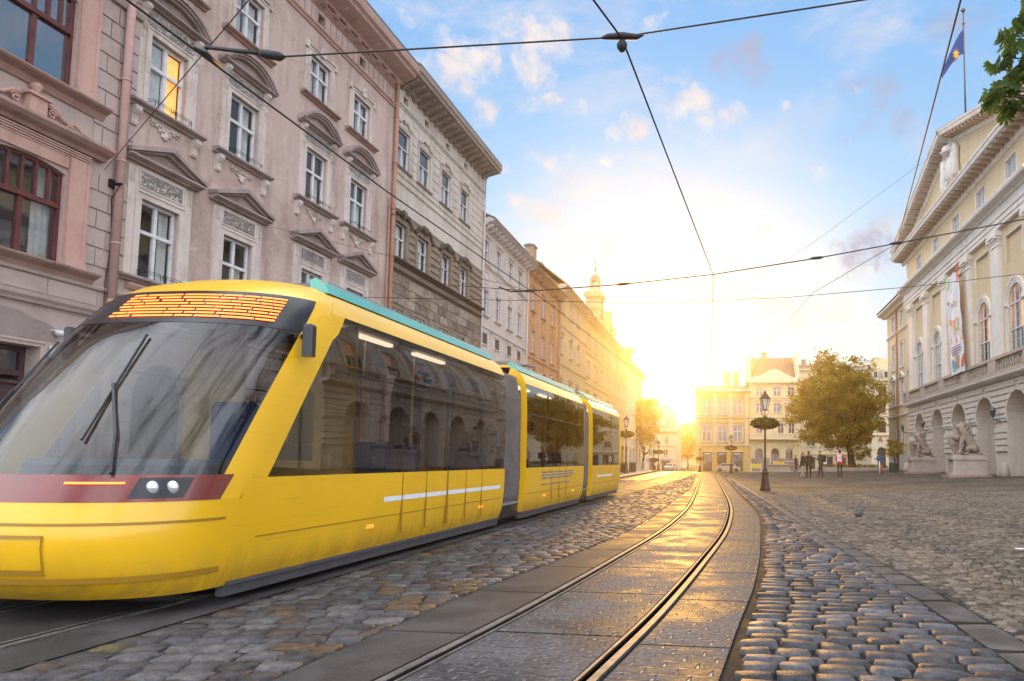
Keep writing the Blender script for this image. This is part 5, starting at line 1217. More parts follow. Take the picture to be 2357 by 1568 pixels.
    # main cornice and pediment with modillions
    def cornrun(mb, P0, P1, pr, mod, mm):
        """profile pr (outward, up) run between two points of the front plane; mod spacing"""
        P0, P1 = Vector((P0[0], 0, P0[1])), Vector((P1[0], 0, P1[1])); d = (P1 - P0); L = d.length; d.normalize(); up = Vector((-d.z, 0, d.x))
        if up.z < 0: up = -up
        n = len(pr)
        V = [P0 + up * z + Vector((0, -o, 0)) for o, z in pr] + [P1 + up * z + Vector((0, -o, 0)) for o, z in pr]
        mb.add(V, [(i, (i + 1) % n, n + (i + 1) % n, n + i) for i in range(n)] + [tuple(range(n))[::-1], tuple(range(n, 2 * n))])
        k = .45
        while k < L - .3:
            a = P0 + d * k; b = a + d * .26; q = [(.12, .06), (.92, .10), (.96, .30), (.12, .30)]
            V = [a + up * z + Vector((0, -o, 0)) for o, z in q] + [b + up * z + Vector((0, -o, 0)) for o, z in q]
            mm.add(V, [(0, 1, 5, 4), (1, 2, 6, 5), (2, 3, 7, 6), (3, 0, 4, 7), (3, 2, 1, 0), (4, 5, 6, 7)]); k += mod
    pr = [(-.02, -.14), (.10, -.14), (.14, .0), (.20, .04), (.20, .30), (1.02, .30), (1.06, .34), (1.10, .52), (1.16, .56), (1.18, .68), (-.02, .72)]
    m = MB(); mm = MB(); cornrun(m, (-1.15, 19.35), (W + 1.15, 19.35), pr, .72, mm)
    c = m.build('main_cornice', M_hallt, t); mm.build('modillions', M_modil, c)
    m = MB(); mm = MB(); ap = (14.1, 24.35); cornrun(m, (-1.1, 20.02), ap, pr, .72, mm); cornrun(m, ap, (W + 1.1, 20.02), pr, .72, mm)
    c = m.build('raking_cornice', M_hallt, t); mm.build('modillions', M_modil, c)
    m = MB(); m.prism([(-.3, 19.9), (W + .3, 19.9), (14.1, 24.5)], -.02, .3); m.build('tympanum', M_hally, t)
    m = MB(); m.add([(-1.15, -1.15, 20.70), (14.1, -1.15, 25.12), (W + 1.15, -1.15, 20.70), (-1.15, 24, 20.70), (14.1, 24, 25.12), (W + 1.15, 24, 20.70), (-1.15, -1.15, 20.55), (14.1, -1.15, 24.95), (W + 1.15, -1.15, 20.55)],
                    [(0, 1, 4, 3), (1, 2, 5, 4), (6, 7, 1, 0), (7, 8, 2, 1), (3, 4, 5)]); m.build('roof', M_tin, t)
    # arms in the tympanum
    m = MB(); m.smooth = True; uc = 14.1
    m.prism([(uc - .75, 23.3), (uc + .75, 23.3), (uc + .8, 22.1), (uc + .5, 21.3), (uc, 20.8), (uc - .5, 21.3), (uc - .8, 22.1)], -.35, 0)
    m.ball((uc, -.35, 22.2), .55, 12, (1, .4, 1.5)); r = random.Random(4)
    for s in (-1, 1):
        for i in range(11): m.ball((uc + s * (1.0 + .25 * math.sin(i * 1.1)), -.22, 20.7 + i * .27), r.uniform(.16, .28), 7, (1, .7, 1.2))
        m.tube([(uc + s * 1.1, -.25, 20.6), (uc + s * 1.45, -.3, 21.4), (uc + s * 1.2, -.3, 22.3), (uc + s * 1.4, -.28, 23.2), (uc + s * 1.0, -.25, 23.7)], [.2, .28, .3, .24, .12], 8)
    m.lathe([(.62, 23.35), (.7, 23.5), (.55, 23.55), (.6, 23.8), (.2, 23.95)], (uc, -.2, 0), 10)
    for i in range(5): m.ball((uc - .6 + .3 * i, -.3, 23.85), .1, 6)
    m.build('coat_of_arms', M_hallt, t)
    # recessed side wing
    y = 1.0
    up = [(-10.75, -9.55), (-7.2, -5.95), (-3.7, -2.5)]
    ops = [(a, b, z0, z1) for z0, z1 in ((14.5, 16.25), (10.6, 13.0), (6.85, 9.2), (2.4, 4.35)) for a, b in up] + [(a + .3, b - .3, .75, 1.25) for a, b in up]
    m = MB(); facade(m, -13, 0, zb - .6, 17.0, ops, .2, y=y); shell(m, -13, 0, zb - .6, 17.0, 15, y=y); m.build('wing_wall', M_hally, t)
    for z0, z1 in ((14.5, 16.25), (10.6, 13.0), (6.85, 9.2), (2.4, 4.35)):
        for a, b in up:
            wd = window(t, a, b, z0, z1, M_white, M_glassH, y=y + .1, fw=.06, trans=(.6,), mw=.04)
            m = MB(); surround(m, a, b, z0, z1, .12, .05); sillb(m, (a + b) / 2, .8, z0 - .01, .14, .12)
            if z0 == 6.85: ped_tri(m, (a + b) / 2, .95, z1 + .2, .5, .22)
            if z0 == 10.6: corn(m, (a + b) / 2 - .8, (a + b) / 2 + .8, z1 + .15, .14, .14)
            s = m.build('window_surround', M_hallt, wd); s.location.y = y
    m = MB(); corn(m, -13.9, 0, 16.7, .55, .9)
    for z in (14.2, 6.7, 5.7): corn(m, -13, 0, z, .2, .16)
    m.box(-13, 0, -.05, .01, 0, 2.0)
    s = m.build('wing_cornice', M_hallt, t); s.location.y = y
    m = MB(); m.add([(-14, .0, 17.3), (0, .0, 17.3), (0, 8, 19.4), (-10, 8, 19.4), (-14, 17, 17.3), (0, 17, 17.3)], [(0, 1, 2, 3), (0, 3, 4), (3, 2, 5, 4)]); m.build('wing_roof', M_tin, t)
    s = pipe(-8.4, .4, 16.7, M_pipeB, t, .1); s.location.y = y
    # lamps between the arches and a wall board
    for uc, z in ((6.25, 4.05), (21.8, 4.0), (-4.9, 4.3)):
        m = MB(); yy = y if uc < 0 else 0; yo = yy - .45
        m.tube([(uc, yy, z - .35), (uc, yo, z - .2), (uc, yo, z - .1)], .03, 6); l = m.build('wall_lantern', M_iron, t)
        m = MB(); m.lathe([(.07, z - .12), (.17, z + .28), (.2, z + .3), (.1, z + .42), (.02, z + .55)], (uc, yo, 0), 6); m.build('lantern_body', M_zincd, l)
    m = MB(); m.box(16.45, 17.15, -.12, -.05, 2.3, 3.1); m.build('notice_board', M_darkwood, t)
    for uc in (-.5, 22.6, 27.6):
        m = MB(); m.smooth = True; m.lathe([(.34, .1), (.3, .6), (.2, 1.0), (.05, 1.15)], (uc, -.15, .1), 10); m.build('guard_stone', M_ped, t)
    return t
M_zincd = simple('pole_grey', (.09, .09, .10), .4, .5)
M_orangeglow = simple('orange_glow_sheet', (.8, .45, .2), .6, 0, .3, .3, 1.5, emis=(1.0, .40, .14), es=.62)  # emissive orange sheet set behind two town hall windows
M_lampglass = simple('lantern_glass', (.55, .50, .42), .25, 0, .5, .1)
town_hall()
# ---------------- banner hanging on the town hall
def banner():
    u0, u1, z0, z1 = 11.9, 13.9, 7.2, 14.2; nu, nz = 14, 40; UX = lambda u, z: 13.9 + (u - 11.9) * 1.45 + .8 * (14.2 - z) / 7.0
    t = thing('banner', 'long white anniversary banner with bright petals hanging on the town hall', 'banner', (HC[0], HC[1], 0), HANG)
    V = []; f = lambda i, k: (UX(u0 + (u1 - u0) * i / nu, z1 - (z1 - z0) * k / nz) + .04 * math.sin(k / nz * 3.2), -.68 - .035 * math.sin(i * .9 + k * .13) - .02 * math.sin(k * .6 + i * .4), z1 - (z1 - z0) * k / nz)
    for k in range(nz + 1):
        for i in range(nu + 1): V.append(f(i, k))
    n = nu + 1; F = [(k * n + i, k * n + i + 1, (k + 1) * n + i + 1, (k + 1) * n + i) for k in range(nz) for i in range(nu)]
    m = MB(); m.smooth = True; m.add(V, F); b = m.build('cloth', simple('banner_cloth', (.72, .73, .76), .8, 0, .2, .05), t)
    def petal(u, z, r, h, col, nm, rot=0):
        mat = MAT.get(nm) or simple(nm, col, .8, 0, .2, .05); m = MB(); V = []
        for a in np.linspace(0, 2 * math.pi, 15)[:-1]:
            du = r * math.cos(a); dz = h * math.sin(a) * (1.0 if math.sin(a) < 0 else 1.25); c, s = math.cos(rot), math.sin(rot); uu, zz = u + du * c - dz * s, z + du * s + dz * c
            i = min(max((uu - u0) / (u1 - u0) * nu, 0), nu); k = (z1 - zz) / (z1 - z0) * nz; p = f(i, k); V.append((p[0], p[1] - .012, p[2]))
        m.add(V, [tuple(range(len(V)))]); m.build('petal', mat, t)
    petal(12.2, 13.7, .22, .45, (.45, .62, .15), 'petal_green'); petal(13.6, 13.9, .16, .6, (.75, .15, .10), 'petal_red'); petal(12.2, 10.9, .12, .24, (.75, .12, .14), 'petal_red', .2)
    petal(12.2, 9.5, .10, .26, (.80, .45, .08), 'petal_orange', .2); petal(13.0, 9.45, .08, .2, (.75, .15, .1), 'petal_red'); petal(12.75, 13.0, .07, .14, (.15, .12, .3), 'petal_violet'); petal(12.15, 12.3, .08, .16, (.15, .12, .3), 'petal_violet')
    petal(12.45, 7.75, .26, .42, (.10, .35, .55), 'petal_blue', .2); petal(13.75, 7.9, .16, .42, (.72, .10, .16), 'petal_red', -.3); petal(13.75, 9.7, .14, .4, (.8, .45, .25), 'petal_orange', .2)
    text('760', (UX(12.95, 10.3), -.76, 10.2), 1.15, M_ink, t, 'lettering', ext=.002)
    for k, s in enumerate(('ЛЬВІВ',)): text(s, (UX(12.95, 12), -.76, 11.9), .42, M_ink, t, 'lettering', ext=.002)
    text('років', (UX(12.95, 9.9), -.76, 9.88), .26, M_ink, t, 'lettering', ext=.002)
    for k in range(4):
        m = MB(); w = (.9, 1.05, .95, .7)[k]; xc = UX(12.95, 9); x = xc - w
        while x < xc + w: l = random.uniform(.06, .16); m.box(x, x + l, -.76, -.756, 9.0 - k * .17, 9.09 - k * .17); x += l + .04
        m.build('small_print', simple('print_blue' + str(k), (.10, .12, .30), .7) if k == 0 else MAT['print_blue0'], t)
    m = MB(); m.box(UX(12.95, 8) - .1, UX(12.95, 8) + .6, -.76, -.75, 7.55, 8.35); m.build('printed_picture', simple('picture_brown', (.28, .17, .12), .7), t)
    m = MB(); ua, ub = UX(u0, z1), UX(u1, z1); m.tube([(ua - .15, -.66, z1 + .02), (ub + .15, -.66, z1 + .02)], .03, 6)
    for u in (ua, ub): m.tube([(u, -.66, z1 + .02), (u, .02, z1 + .3)], .015, 5)
    m.build('rod', M_iron, t)
banner()
# ---------------- flag on the roof
def flag():
    t = thing('flag_pole', 'tall pole with a drooping blue flag bearing a gold emblem on the town hall roof', 'flag', hall_pt(14.1, .9, 25.0))
    x, y, z = t.location
    H = 8.9; m = MB(); m.smooth = True; m.tube([(0, 0, -.1), (0, 0, H)], [.075, .045], 8); m.ball((0, 0, H + .16), .17, 10); m.lathe([(.09, H - .9), (.11, H - .85), (.06, H - .8)], n=8); m.build('pole', M_zincd, t)
    m = MB(); m.smooth = True; nu, nz = 14, 10; V = []
    for i in range(nu + 1):
        for k in range(nz + 1):
            a = i / nu; b = k / nz
            V.append((-1.55 * a ** 1.05, .18 * math.sin(a * 7 + b * 2) * a, H - 1.25 - 1.9 * b * (1 - .72 * a) - 3.1 * a ** 1.35))
    n = nz + 1; m.add(V, [(i * n + k, i * n + k + 1, (i + 1) * n + k + 1, (i + 1) * n + k) for i in range(nu) for k in range(nz)]); m.build('flag_cloth', simple('flag_blue', (.035, .055, .20), .75, 0, .2, .12, 2), t)
    m = MB(); pts = []
    for i in range(16): a = i / 16 * 2 * math.pi; rr = (.34 if i % 2 else .17); pts.append((-.62 + rr * math.cos(a) * .8, H - 3.25 + rr * math.sin(a) * 1.3))
    m.prism(pts, -.20, -.17); m.prism(pts, .18, .21); m.build('emblem', simple('flag_gold', (.70, .36, .05), .7, 0, .2, .1), t)
M_zincd = simple('pole_grey', (.09, .09, .10), .4, .5)
flag()
m = MB(); m.box(-.16, .16, -.2, .2, .1, .42); m.tube([(0, 0, -.1), (0, 0, .12)], .03, 6); m.tube([(-.1, -.2, .26), (-.1, -.42, .24)], .1, 8); m.build('roof_spotlight', M_zincd, None, label='small dark floodlight on the town hall ridge at the foot of the flag pole', cat='floodlight'); bpy.data.objects['roof_spotlight'].location = hall_pt(15.0, .9, 24.95)

# ---------------- skinned figures (one continuous surface each)
def skin_mesh(name, verts, edges, radii, sub=2, root=0):
    me = bpy.data.meshes.new(name); me.from_pydata(verts, edges, []); o = bpy.data.objects.new(name, me); COL.objects.link(o)
    bpy.context.view_layer.objects.active = o
    sk = o.modifiers.new('s', 'SKIN'); sk.use_smooth_shade = True
    for i, r in enumerate(radii):
        rr = r if isinstance(r, tuple) else (r, r); me.skin_vertices[0].data[i].radius = rr
    me.skin_vertices[0].data[root].use_root = True
    if sub: ss = o.modifiers.new('b', 'SUBSURF'); ss.levels = sub; ss.render_levels = sub
    dg = bpy.context.evaluated_depsgraph_get(); nm = bpy.data.meshes.new_from_object(o.evaluated_get(dg)); bpy.data.objects.remove(o); bpy.data.meshes.remove(me)
    nm.name = name
    for p in nm.polygons: p.use_smooth = True
    return nm
def lion(loc, rz, label, flip=1, sc=1.0):
    """seated lion holding a shield; faces +x locally"""
    v = [(-.42, 0, .34), (-.22, 0, .62), (.02, 0, 1.0), (.16, 0, 1.36), (.22, 0, 1.66), (.42, 0, 1.64), (.60, 0, 1.55),   # 0-6 hips, back, chest, neck, head, brow, muzzle
         (.22, .20, 1.08), (.36, .24, .70), (.40, .24, .30), (.52, .24, .05),                                                    # 7-10 standing foreleg
         (.22, -.20, 1.12), (.48, -.26, .92), (.72, -.20, 1.08),                                                                 # 11-13 raised foreleg on the shield
         (-.30, .28, .34), (.08, .34, .42), (.02, .34, .10), (.24, .34, .06), (-.30, -.28, .34), (.08, -.34, .42), (.02, -.34, .10), (.24, -.34, .06),   # 14-21 hind legs
         (-.70, 0, .14), (-.80, .25, .08), (-.45, .50, .08), (.18, .10, 1.86), (.18, -.10, 1.86)]
    e = [(0, 1), (1, 2), (2, 3), (3, 4), (4, 5), (5, 6), (2, 7), (7, 8), (8, 9), (9, 10), (2, 11), (11, 12), (12, 13), (0, 14), (14, 15), (15, 16), (16, 17), (0, 18), (18, 19), (19, 20), (20, 21), (0, 22), (22, 23), (23, 24), (4, 25), (4, 26)]
    r = [.34, .33, .34, .33, .27, .20, .12, .16, .12, .09, .10, .16, .12, .10, .24, .20, .10, .09, .24, .20, .10, .09, .08, .06, .07, .06, .06]
    me = skin_mesh('lion_body', [(x, y * flip, z) for x, y, z in v], e, r, 2)
    t = thing('lion_statue', label, 'statue', loc, rz, 'stone lions before the town hall'); t.scale = (sc, sc, sc)
    b = bpy.data.objects.new('lion_body', me); COL.objects.link(b); b.parent = t; me.materials.clear(); me.materials.append(M_lion); b.location.z = 1.25
    m = MB(); m.smooth = True; r_ = random.Random(5)
    for i in range(60):
        a = r_.uniform(0, 2 * math.pi); h = r_.uniform(.9, 1.85); rad = .33 - .1 * abs(h - 1.35); m.ball((.10 + rad * math.cos(a) * .9 - .06, rad * math.sin(a), h + 1.25), r_.uniform(.06, .1), 5, (.9, .9, 1.5))
    m.build('mane', M_lion, t)
    m = MB(); P = [(.30, 1.02), (.82, 1.14), (.92, .85), (.80, .35), (.52, .03), (.34, .38)]; m.prism([(x, z + 1.25) for x, z in P], -.34 * flip - .05, -.34 * flip + .05); m.smooth = True; m.ball((.62, -.34 * flip, 1.95), .2, 8, (1, .5, 1.3)); m.build('shield', M_lion, t)
    m = MB(); m.box(-1.0, 1.0, -.58, .58, .98, 1.10); m.box(-.92, .92, -.5, .5, 1.10, 1.24); m.box(-.9, .9, -.52, .52, .2, .98); m.box(-.98, .98, -.60, .60, .10, .30); pd = m.build('pedestal', M_ped, t)
    m = MB(); ring(m, [(-.8, .36), (-.8, .92), (.8, .92), (.8, .36)], [(-.74, .42), (-.74, .86), (.74, .86), (.74, .42)], -.535, -.52); m.build('pedestal_panel', M_ped, pd)
    m = MB(); m.box(-1.15, 1.2, -.8, .75, -.25, .12); m.build('step', M_redst, t)
    return t
M_redst = plaster('red_sandstone', (.36, .25, .21), (.6, .52, .48), .5, 1.5)
def near_hall(u, out): p = hall_pt(u, -out, 0); return (p[0], p[1], .42)
lion((13.35, 54.6, .40), math.pi, 'stone lion with a shield on a pedestal, the farther of the two by the arcade', 1, .95)
lion((13.15, 43.6, .39), math.pi, 'larger looking stone lion with a shield, the nearer of the two by the arcade', 1, 1.0)
# ================================================================ the yellow tram
def tram():
    TX = -5.11
    t = thing('tram', 'long yellow tram with teal roof fairing and dark glass running along the left track', 'tram', (TX, 4.4, 0))
    OY = 4.4
    Zs = [.16, .30, .60, .85, 1.05, 1.6, 2.2, 2.42, 2.62, 2.76, 2.86, 2.93]
    HW = [1.02, 1.09, 1.12, 1.13, 1.13, 1.13, 1.12, 1.11, 1.08, 1.02, .92, .78]
    YN = [4.62, 4.42, 4.36, 4.42, 4.55, 4.95, 5.42, 5.62, 5.82, 6.0, 6.2, 6.42]
    YS = [5.35, 5.32, 5.32, 5.36, 5.52, 5.88, 6.30, 6.46, 6.62, 6.74, 6.9, 7.1]
    I = lambda z, A: float(np.interp(z, Zs, A))
    NE = 2.5
    def PF(a, z, off=0.0):          # a in degrees: 0 near side (+x), 90 nose, 180 far side
        hw, yn, ys = I(z, HW) + off, I(z, YN) - off, I(z, YS); c, s = math.cos(R(a)), math.sin(R(a))
        return (math.copysign(abs(c) ** (2 / NE), c) * hw, ys - (ys - yn) * abs(s) ** (2 / NE) - OY, z)
    def front(mb, a0, a1, z0, z1, off=0.0, na=None, nz=None, thick=0.0):
        na = na or max(2, int((a1 - a0) / 4)); nz = nz or max(2, int((z1 - z0) / .09)); V = []
        for k in range(nz + 1):
            for i in range(na + 1): V.append(PF(a0 + (a1 - a0) * i / na, z0 + (z1 - z0) * k / nz, off))
        mb.smooth = True; n = na + 1; mb.add(V, [(k * n + i, k * n + i + 1, (k + 1) * n + i + 1, (k + 1) * n + i) for k in range(nz) for i in range(na)])
        if thick:
            b = [(k, 0) for k in range(nz + 1)]
            for (aa) in (a0, a1):
                for k in range(nz): za, zb = z0 + (z1 - z0) * k / nz, z0 + (z1 - z0) * (k + 1) / nz; mb.quad(PF(aa, za, off), PF(aa, zb, off), PF(aa, zb, off - thick), PF(aa, za, off - thick))
            for zz in (z0, z1):
                for i in range(na): q0, q1 = a0 + (a1 - a0) * i / na, a0 + (a1 - a0) * (i + 1) / na; mb.quad(PF(q0, zz, off), PF(q1, zz, off), PF(q1, zz, off - thick), PF(q0, zz, off - thick))
        mb.smooth = False
    def side(mb, s, y0, y1, z0, z1, off=0.0, nz=None, rev=False):
        nz = nz or max(1, int((z1 - z0) / .09)); V = []
        ny = max(1, int(((y1 if y1 is not None else 12) - (y0 or 5)) / .5))
        for k in range(nz + 1):
            z = z0 + (z1 - z0) * k / nz; a = I(z, YS) if y0 is None else y0
            for i in range(ny + 1): V.append((s * (I(z, HW) + off), a + (y1 - a) * i / ny - OY, z))
        n = ny + 1; mb.smooth = True; mb.add(V, [(k * n + i, k * n + i + 1, (k + 1) * n + i + 1, (k + 1) * n + i) for k in range(nz) for i in range(ny)]); mb.smooth = False
    Y1, Y2, Y3, Y4, Y5 = 11.95, 13.20, 18.30, 19.40, 24.1
    # ---- front module
    m = MB(); front(m, 0, 180, .16, .86)
    for s in (-1, 1): side(m, s, None, Y1, .16, 1.018)
    front(m, 0, 9, .86, 1.05); front(m, 171, 180, .86, 1.05)
    for s in (-1, 1): side(m, s, None, Y1, 2.62, 2.93)
    m.build('front_body', M_tramy, t)
    m = MB(); front(m, 0, 180, 2.70, 2.93); front(m, 0, 14, 1.05, 2.70); front(m, 166, 180, 1.05, 2.70)
    for s in (-1, 1):   # raked corner pillars carry on round to the side
        V = []
        for k in range(18): z = 1.02 + (2.62 - 1.02) * k / 17; y = I(z, YS); V += [(s * (I(z, HW)), y - OY, z), (s * (I(z, HW)), y + .20 + .05 * (z > 2.4) - OY, z)]
        m.smooth = True; m.add(V, [(2 * k, 2 * k + 1, 2 * k + 3, 2 * k + 2) for k in range(17)]); m.smooth = False
    m.build('corner_pillars', M_tramy, t)
    m = MB(); front(m, 9, 171, .86, 1.05, .004); m.build('headlight_band', M_trammaroon, t)
    m = MB(); front(m, 14, 166, 1.05, 2.34); m.build('windscreen', M_tramws, t)
    m = MB(); front(m, 14, 166, 2.34, 2.70, .004, thick=.05); d = m.build('destination_display', M_tramblack, t)
    m = MB()
    rr = random.Random(11)
    for k in range(8):
        z = 2.40 + k * .034; a = 34
        while a < 104:
            L = rr.uniform(5, 17); front(m, a, min(106, a + L), z, z + .016, .014, na=6, nz=1); a += L + rr.uniform(.5, 1.2)
    m.build('led_dots', M_led, d)
    for a in (38, 142):
        m = MB(); front(m, a - 11, a + 11, .885, 1.03, .006, na=12, thick=.02); h = m.build('headlight', M_tramblack, t)
        for da in (-4, 4): m = MB(); P = Vector(PF(a + da, .957, .0)); m.smooth = True; m.ball(P, .052, 12, (1, .55, 1)); m.build('lens', M_lens, h)
    for a0, a1 in ((53, 74), (106, 127)):
        m = MB(); front(m, a0, a1, .985, 1.0, .012, nz=1); m.build('turn_signal', M_amber, t)
    m = MB(); front(m, 4, 176, .30, .34, .006, nz=1); front(m, 4, 176, .70, .72, .004, nz=1); m.build('bumper_line', M_tramshade, t)
    m = MB(); front(m, 74, 106, .36, .40, .008, nz=1); front(m, 74, 106, .62, .64, .008, nz=1); front(m, 73.4, 74, .36, .64, .008, na=1); front(m, 106, 106.6, .36, .64, .008, na=1); m.build('coupler_hatch', M_tramshade, t)
    m = MB()                       # wipers
    for a in (60, 120):
        P = [PF(a, 1.06, .03), PF(a + 8, 1.35, .03), PF(a + 22, 1.75, .03)]; m.tube(P, .014, 5); m.tube([PF(a + 18, 1.3, .03), PF(a + 24, 2.2, .03)], .012, 5)
    m.build('wiper', M_tramblack, t)
    for s in (1, -1):              # mirror cameras
        m = MB(); a = 12 if s > 0 else 168; P = Vector(PF(a, 2.3, .0)); m.tube([P, P + Vector((s * .16, -.06, .02))], .02, 6); m.bbox(P.x + s * .12 - .05, P.x + s * .12 + .05, P.y - .12, P.y - .02, 2.1, 2.4, .02); m.build('mirror', M_tramblack, t)
    # ---- side glass bands with posts
    wins = [(None, Y1), (Y2, Y3), (Y4, Y5 - .25)]
    for s in (1, -1):
        for k, (a, b) in enumerate(wins):
            m = MB()
            if a is None:
                V = []
                for q in range(18): z = 1.02 + 1.6 * q / 17; V += [(s * (I(z, HW) - .004), I(z, YS) + .20 - OY, z), (s * (I(z, HW) - .004), b - OY, z)]
                m.smooth = True; m.add(V, [(2 * q, 2 * q + 1, 2 * q + 3, 2 * q + 2) for q in range(17)]); m.smooth = False
            else: side(m, s, a, b, 1.02, 2.62, -.004)
            w = m.build('side_window', M_tramglass, t)
            m = MB(); ya = 6.55 if a is None else a; n = {0: [8.15, 9.55, 10.9], 1: [14.9, 16.6], 2: [21.0, 22.5]}[k]
            for yy in n: m.add([(s * (I(z, HW) + .001 - .012), yy - .03 - OY, z) for z in (1.03, 2.61)] + [(s * (I(z, HW) - .011), yy + .03 - OY, z) for z in (2.61, 1.03)] + [(s * (I(z, HW) - .04), yy - .03 - OY, z) for z in (1.03, 2.61)] + [(s * (I(z, HW) - .04), yy + .03 - OY, z) for z in (2.61, 1.03)], [(0, 1, 2, 3), (4, 7, 6, 5), (0, 4, 5, 1), (3, 2, 6, 7)])
            m.build('window_post', M_tramblack, w)
            m = MB(); zt = 2.05; m.tube([(s * (I(zt, HW) - .01), ya + .15 - OY, zt), (s * (I(zt, HW) - .01), b - .05 - OY, zt)], .010, 4); m.build('vent_line', M_tramblack, w)
    # ---- other modules
    for (a, b, nm) in ((Y2, Y3, 'middle_body'), (Y4, Y5, 'rear_body')):
        m = MB()
        for s in (1, -1): side(m, s, a, b, .16, 1.02); side(m, s, a, b, 2.62, 2.93)
        for yy in (a, b):
            P = [(I(z, HW), yy - OY, z) for z in Zs if z > .1]
            if yy == b and nm == 'rear_body': m.add(P + [(-x, y, z) for x, y, z in reversed(P)], [tuple(range(2 * len(P)))])
            else:
                Q = [(I(z, HW) - .12, yy - OY, max(z, .3) if z < 2.6 else 2.6) for z in Zs]; n = len(P)
                for s in (1, -1): m.add([(s * x, y, z) for x, y, z in P] + [(s * x, y, z) for x, y, z in Q], [(i, i + 1, n + i + 1, n + i) for i in range(n - 1)])
        m.build(nm, M_tramy, t)
    m = MB(); V = []
    for s in (1, -1): m.box(s * 1.06, s * 1.115, Y5 - .28 - OY, Y5 - .002 - OY, 1.03, 2.61)
    m.build('rear_corner', M_tramy, t)
    for (a, b) in ((Y1, Y2), (Y3, Y4)):     # bellows
        m = MB(); n = 16; prof = [(.95, .34), (1.02, .5), (1.03, 1.2), (1.02, 2.3), (.93, 2.68), (.7, 2.82)]
        prof = prof + [(-x, z) for x, z in reversed(prof)]; V = []
        for i in range(n + 1):
            f = 1.0 if i % 2 else .955
            for x, z in prof: V.append((x * f, a + (b - a) * i / n - OY, .3 + (z - .3) * (1.0 if i % 2 else .985)))
        q = len(prof); m.add(V, [(i * q + k, i * q + k + 1, (i + 1) * q + k + 1, (i + 1) * q + k) for i in range(n) for k in range(q - 1)]); m.build('bellows', M_bellow, t)
    # ---- roof skin, teal fairings, gear
    m = MB()
    for a, b in ((7.1, Y1), (Y2, Y3), (Y4, Y5)): m.add([(-.78, a - OY, 2.93), (.78, a - OY, 2.93), (.7, a - OY, 2.98), (-.7, a - OY, 2.98), (-.78, b - OY, 2.93), (.78, b - OY, 2.93), (.7, b - OY, 2.98), (-.7, b - OY, 2.98)], [(0, 1, 2, 3), (7, 6, 5, 4), (1, 5, 6, 2), (0, 3, 7, 4), (2, 6, 7, 3)])
    m.add([PF(a, 2.93) for a in range(0, 181, 10)], [tuple(range(19))]); m.build('roof', M_tramy, t)
    for a, b in ((6.85, Y1 - .1), (Y2 + .1, Y3 - .1), (Y4 + .1, Y5 - .2)):
        m = MB()
        for s in (1, -1): m.prof(a - OY, b - OY, [(0, 0)] * 0 or [(-s * .90, 2.88), (-s * .86, 2.98), (-s * .74, 3.05), (-s * .68, 3.02), (-s * .70, 2.9)])
        # profile helper runs along x: rotate to run along y
        m.v = [(-y, x, z) for x, y, z in m.v]; m.build('roof_fairing', M_teal, t)
        m = MB(); m.bbox(-.55, .55, a + .6 - OY, min(a + 2.6, b - .3) - OY, 2.97, 3.16, .04); m.build('roof_unit', M_tramgrey, t)
    m = MB(); y0 = 15.0 - OY      # folded pantograph
    for s in (-1, 1): m.tube([(s * .4, y0, 3.03), (s * .3, y0 + 1.5, 3.12), (s * .35, y0 + .1, 3.2)], .022, 6)
    m.tube([(-.7, y0 + .1, 3.17), (-.5, y0 + .1, 3.22), (.5, y0 + .1, 3.22), (.7, y0 + .1, 3.17)], .03, 6); m.build('pantograph', M_tramgrey, t)
    # ---- underside, skirts, wheels
    m = MB()
    for s in (1, -1):
        for a, b in ((5.38, Y1), (Y2, Y3), (Y4, Y5)): m.prof(a - OY, b - OY, [(-s * 1.02, .07), (-s * 1.02, .15), (-s * 1.055, .16), (-s * 1.055, .19), (-s * .95, .19), (-s * .95, .07)])
    m.v = [(-y, x, z) for x, y, z in m.v]; m.build('lower_trim', M_tramgrey, t)
    m = MB(); m.box(-.98, .98, 5.6 - OY, Y5 - .3 - OY, .13, .34); m.add([PF(a, .20, -.05) for a in range(0, 181, 10)], [tuple(range(19))]); m.build('underframe', M_tramblack, t)
    for yy in (7.6, 9.4, 15.0, 16.8, 21.2, 22.9):
        for s in (1, -1):
            m = MB(); m.smooth = True; V = []
            m.lathe([(.29, -.06), (.31, -.05), (.29, .04), (.27, .06)], n=18); m.v = [(z + s * .5, x + yy - OY, y + .33) for x, y, z in m.v]; m.build('wheel', M_tramblack, t)
    # ---- highlight stripe, markings and side lamps
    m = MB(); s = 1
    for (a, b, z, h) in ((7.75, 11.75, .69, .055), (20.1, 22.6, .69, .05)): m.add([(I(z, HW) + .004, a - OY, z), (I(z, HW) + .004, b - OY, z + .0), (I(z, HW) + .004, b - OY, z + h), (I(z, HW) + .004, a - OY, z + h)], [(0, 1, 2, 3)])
    m.build('highlight_stripe', M_signwhite, t)  # white strips standing in for a bright highlight streak along the side
    m = MB()
    for (a, b, z) in ((5.6, 11.8, .52), (Y2 + .1, Y3 - .1, .52), (Y4 + .1, Y5 - .1, .52)): m.box(I(z, HW) + .0, I(z, HW) + .003, a - OY, b - OY, z, z + .012)
    m.build('panel_seam', M_tramshade, t)
    for yy in (7.5, 10.9, 14.6, 17.2): m = MB(); m.bbox(I(.42, HW) - .01, I(.42, HW) + .014, yy - .07 - OY, yy + .07 - OY, .42, .455, .006); m.build('side_marker', M_amber, t)
    m = MB(); rr = random.Random(2)
    for k, (za, zb) in enumerate(((.90, .93), (.84, .87), (.78, .81), (.66, .68))):
        y = 14.3
        while y < 17.0 - .5 * (k == 3): L = rr.uniform(.12, .42); m.box(1.128, 1.134, y - OY, min(y + L, 17.1) - OY, za, zb); y += L + .07
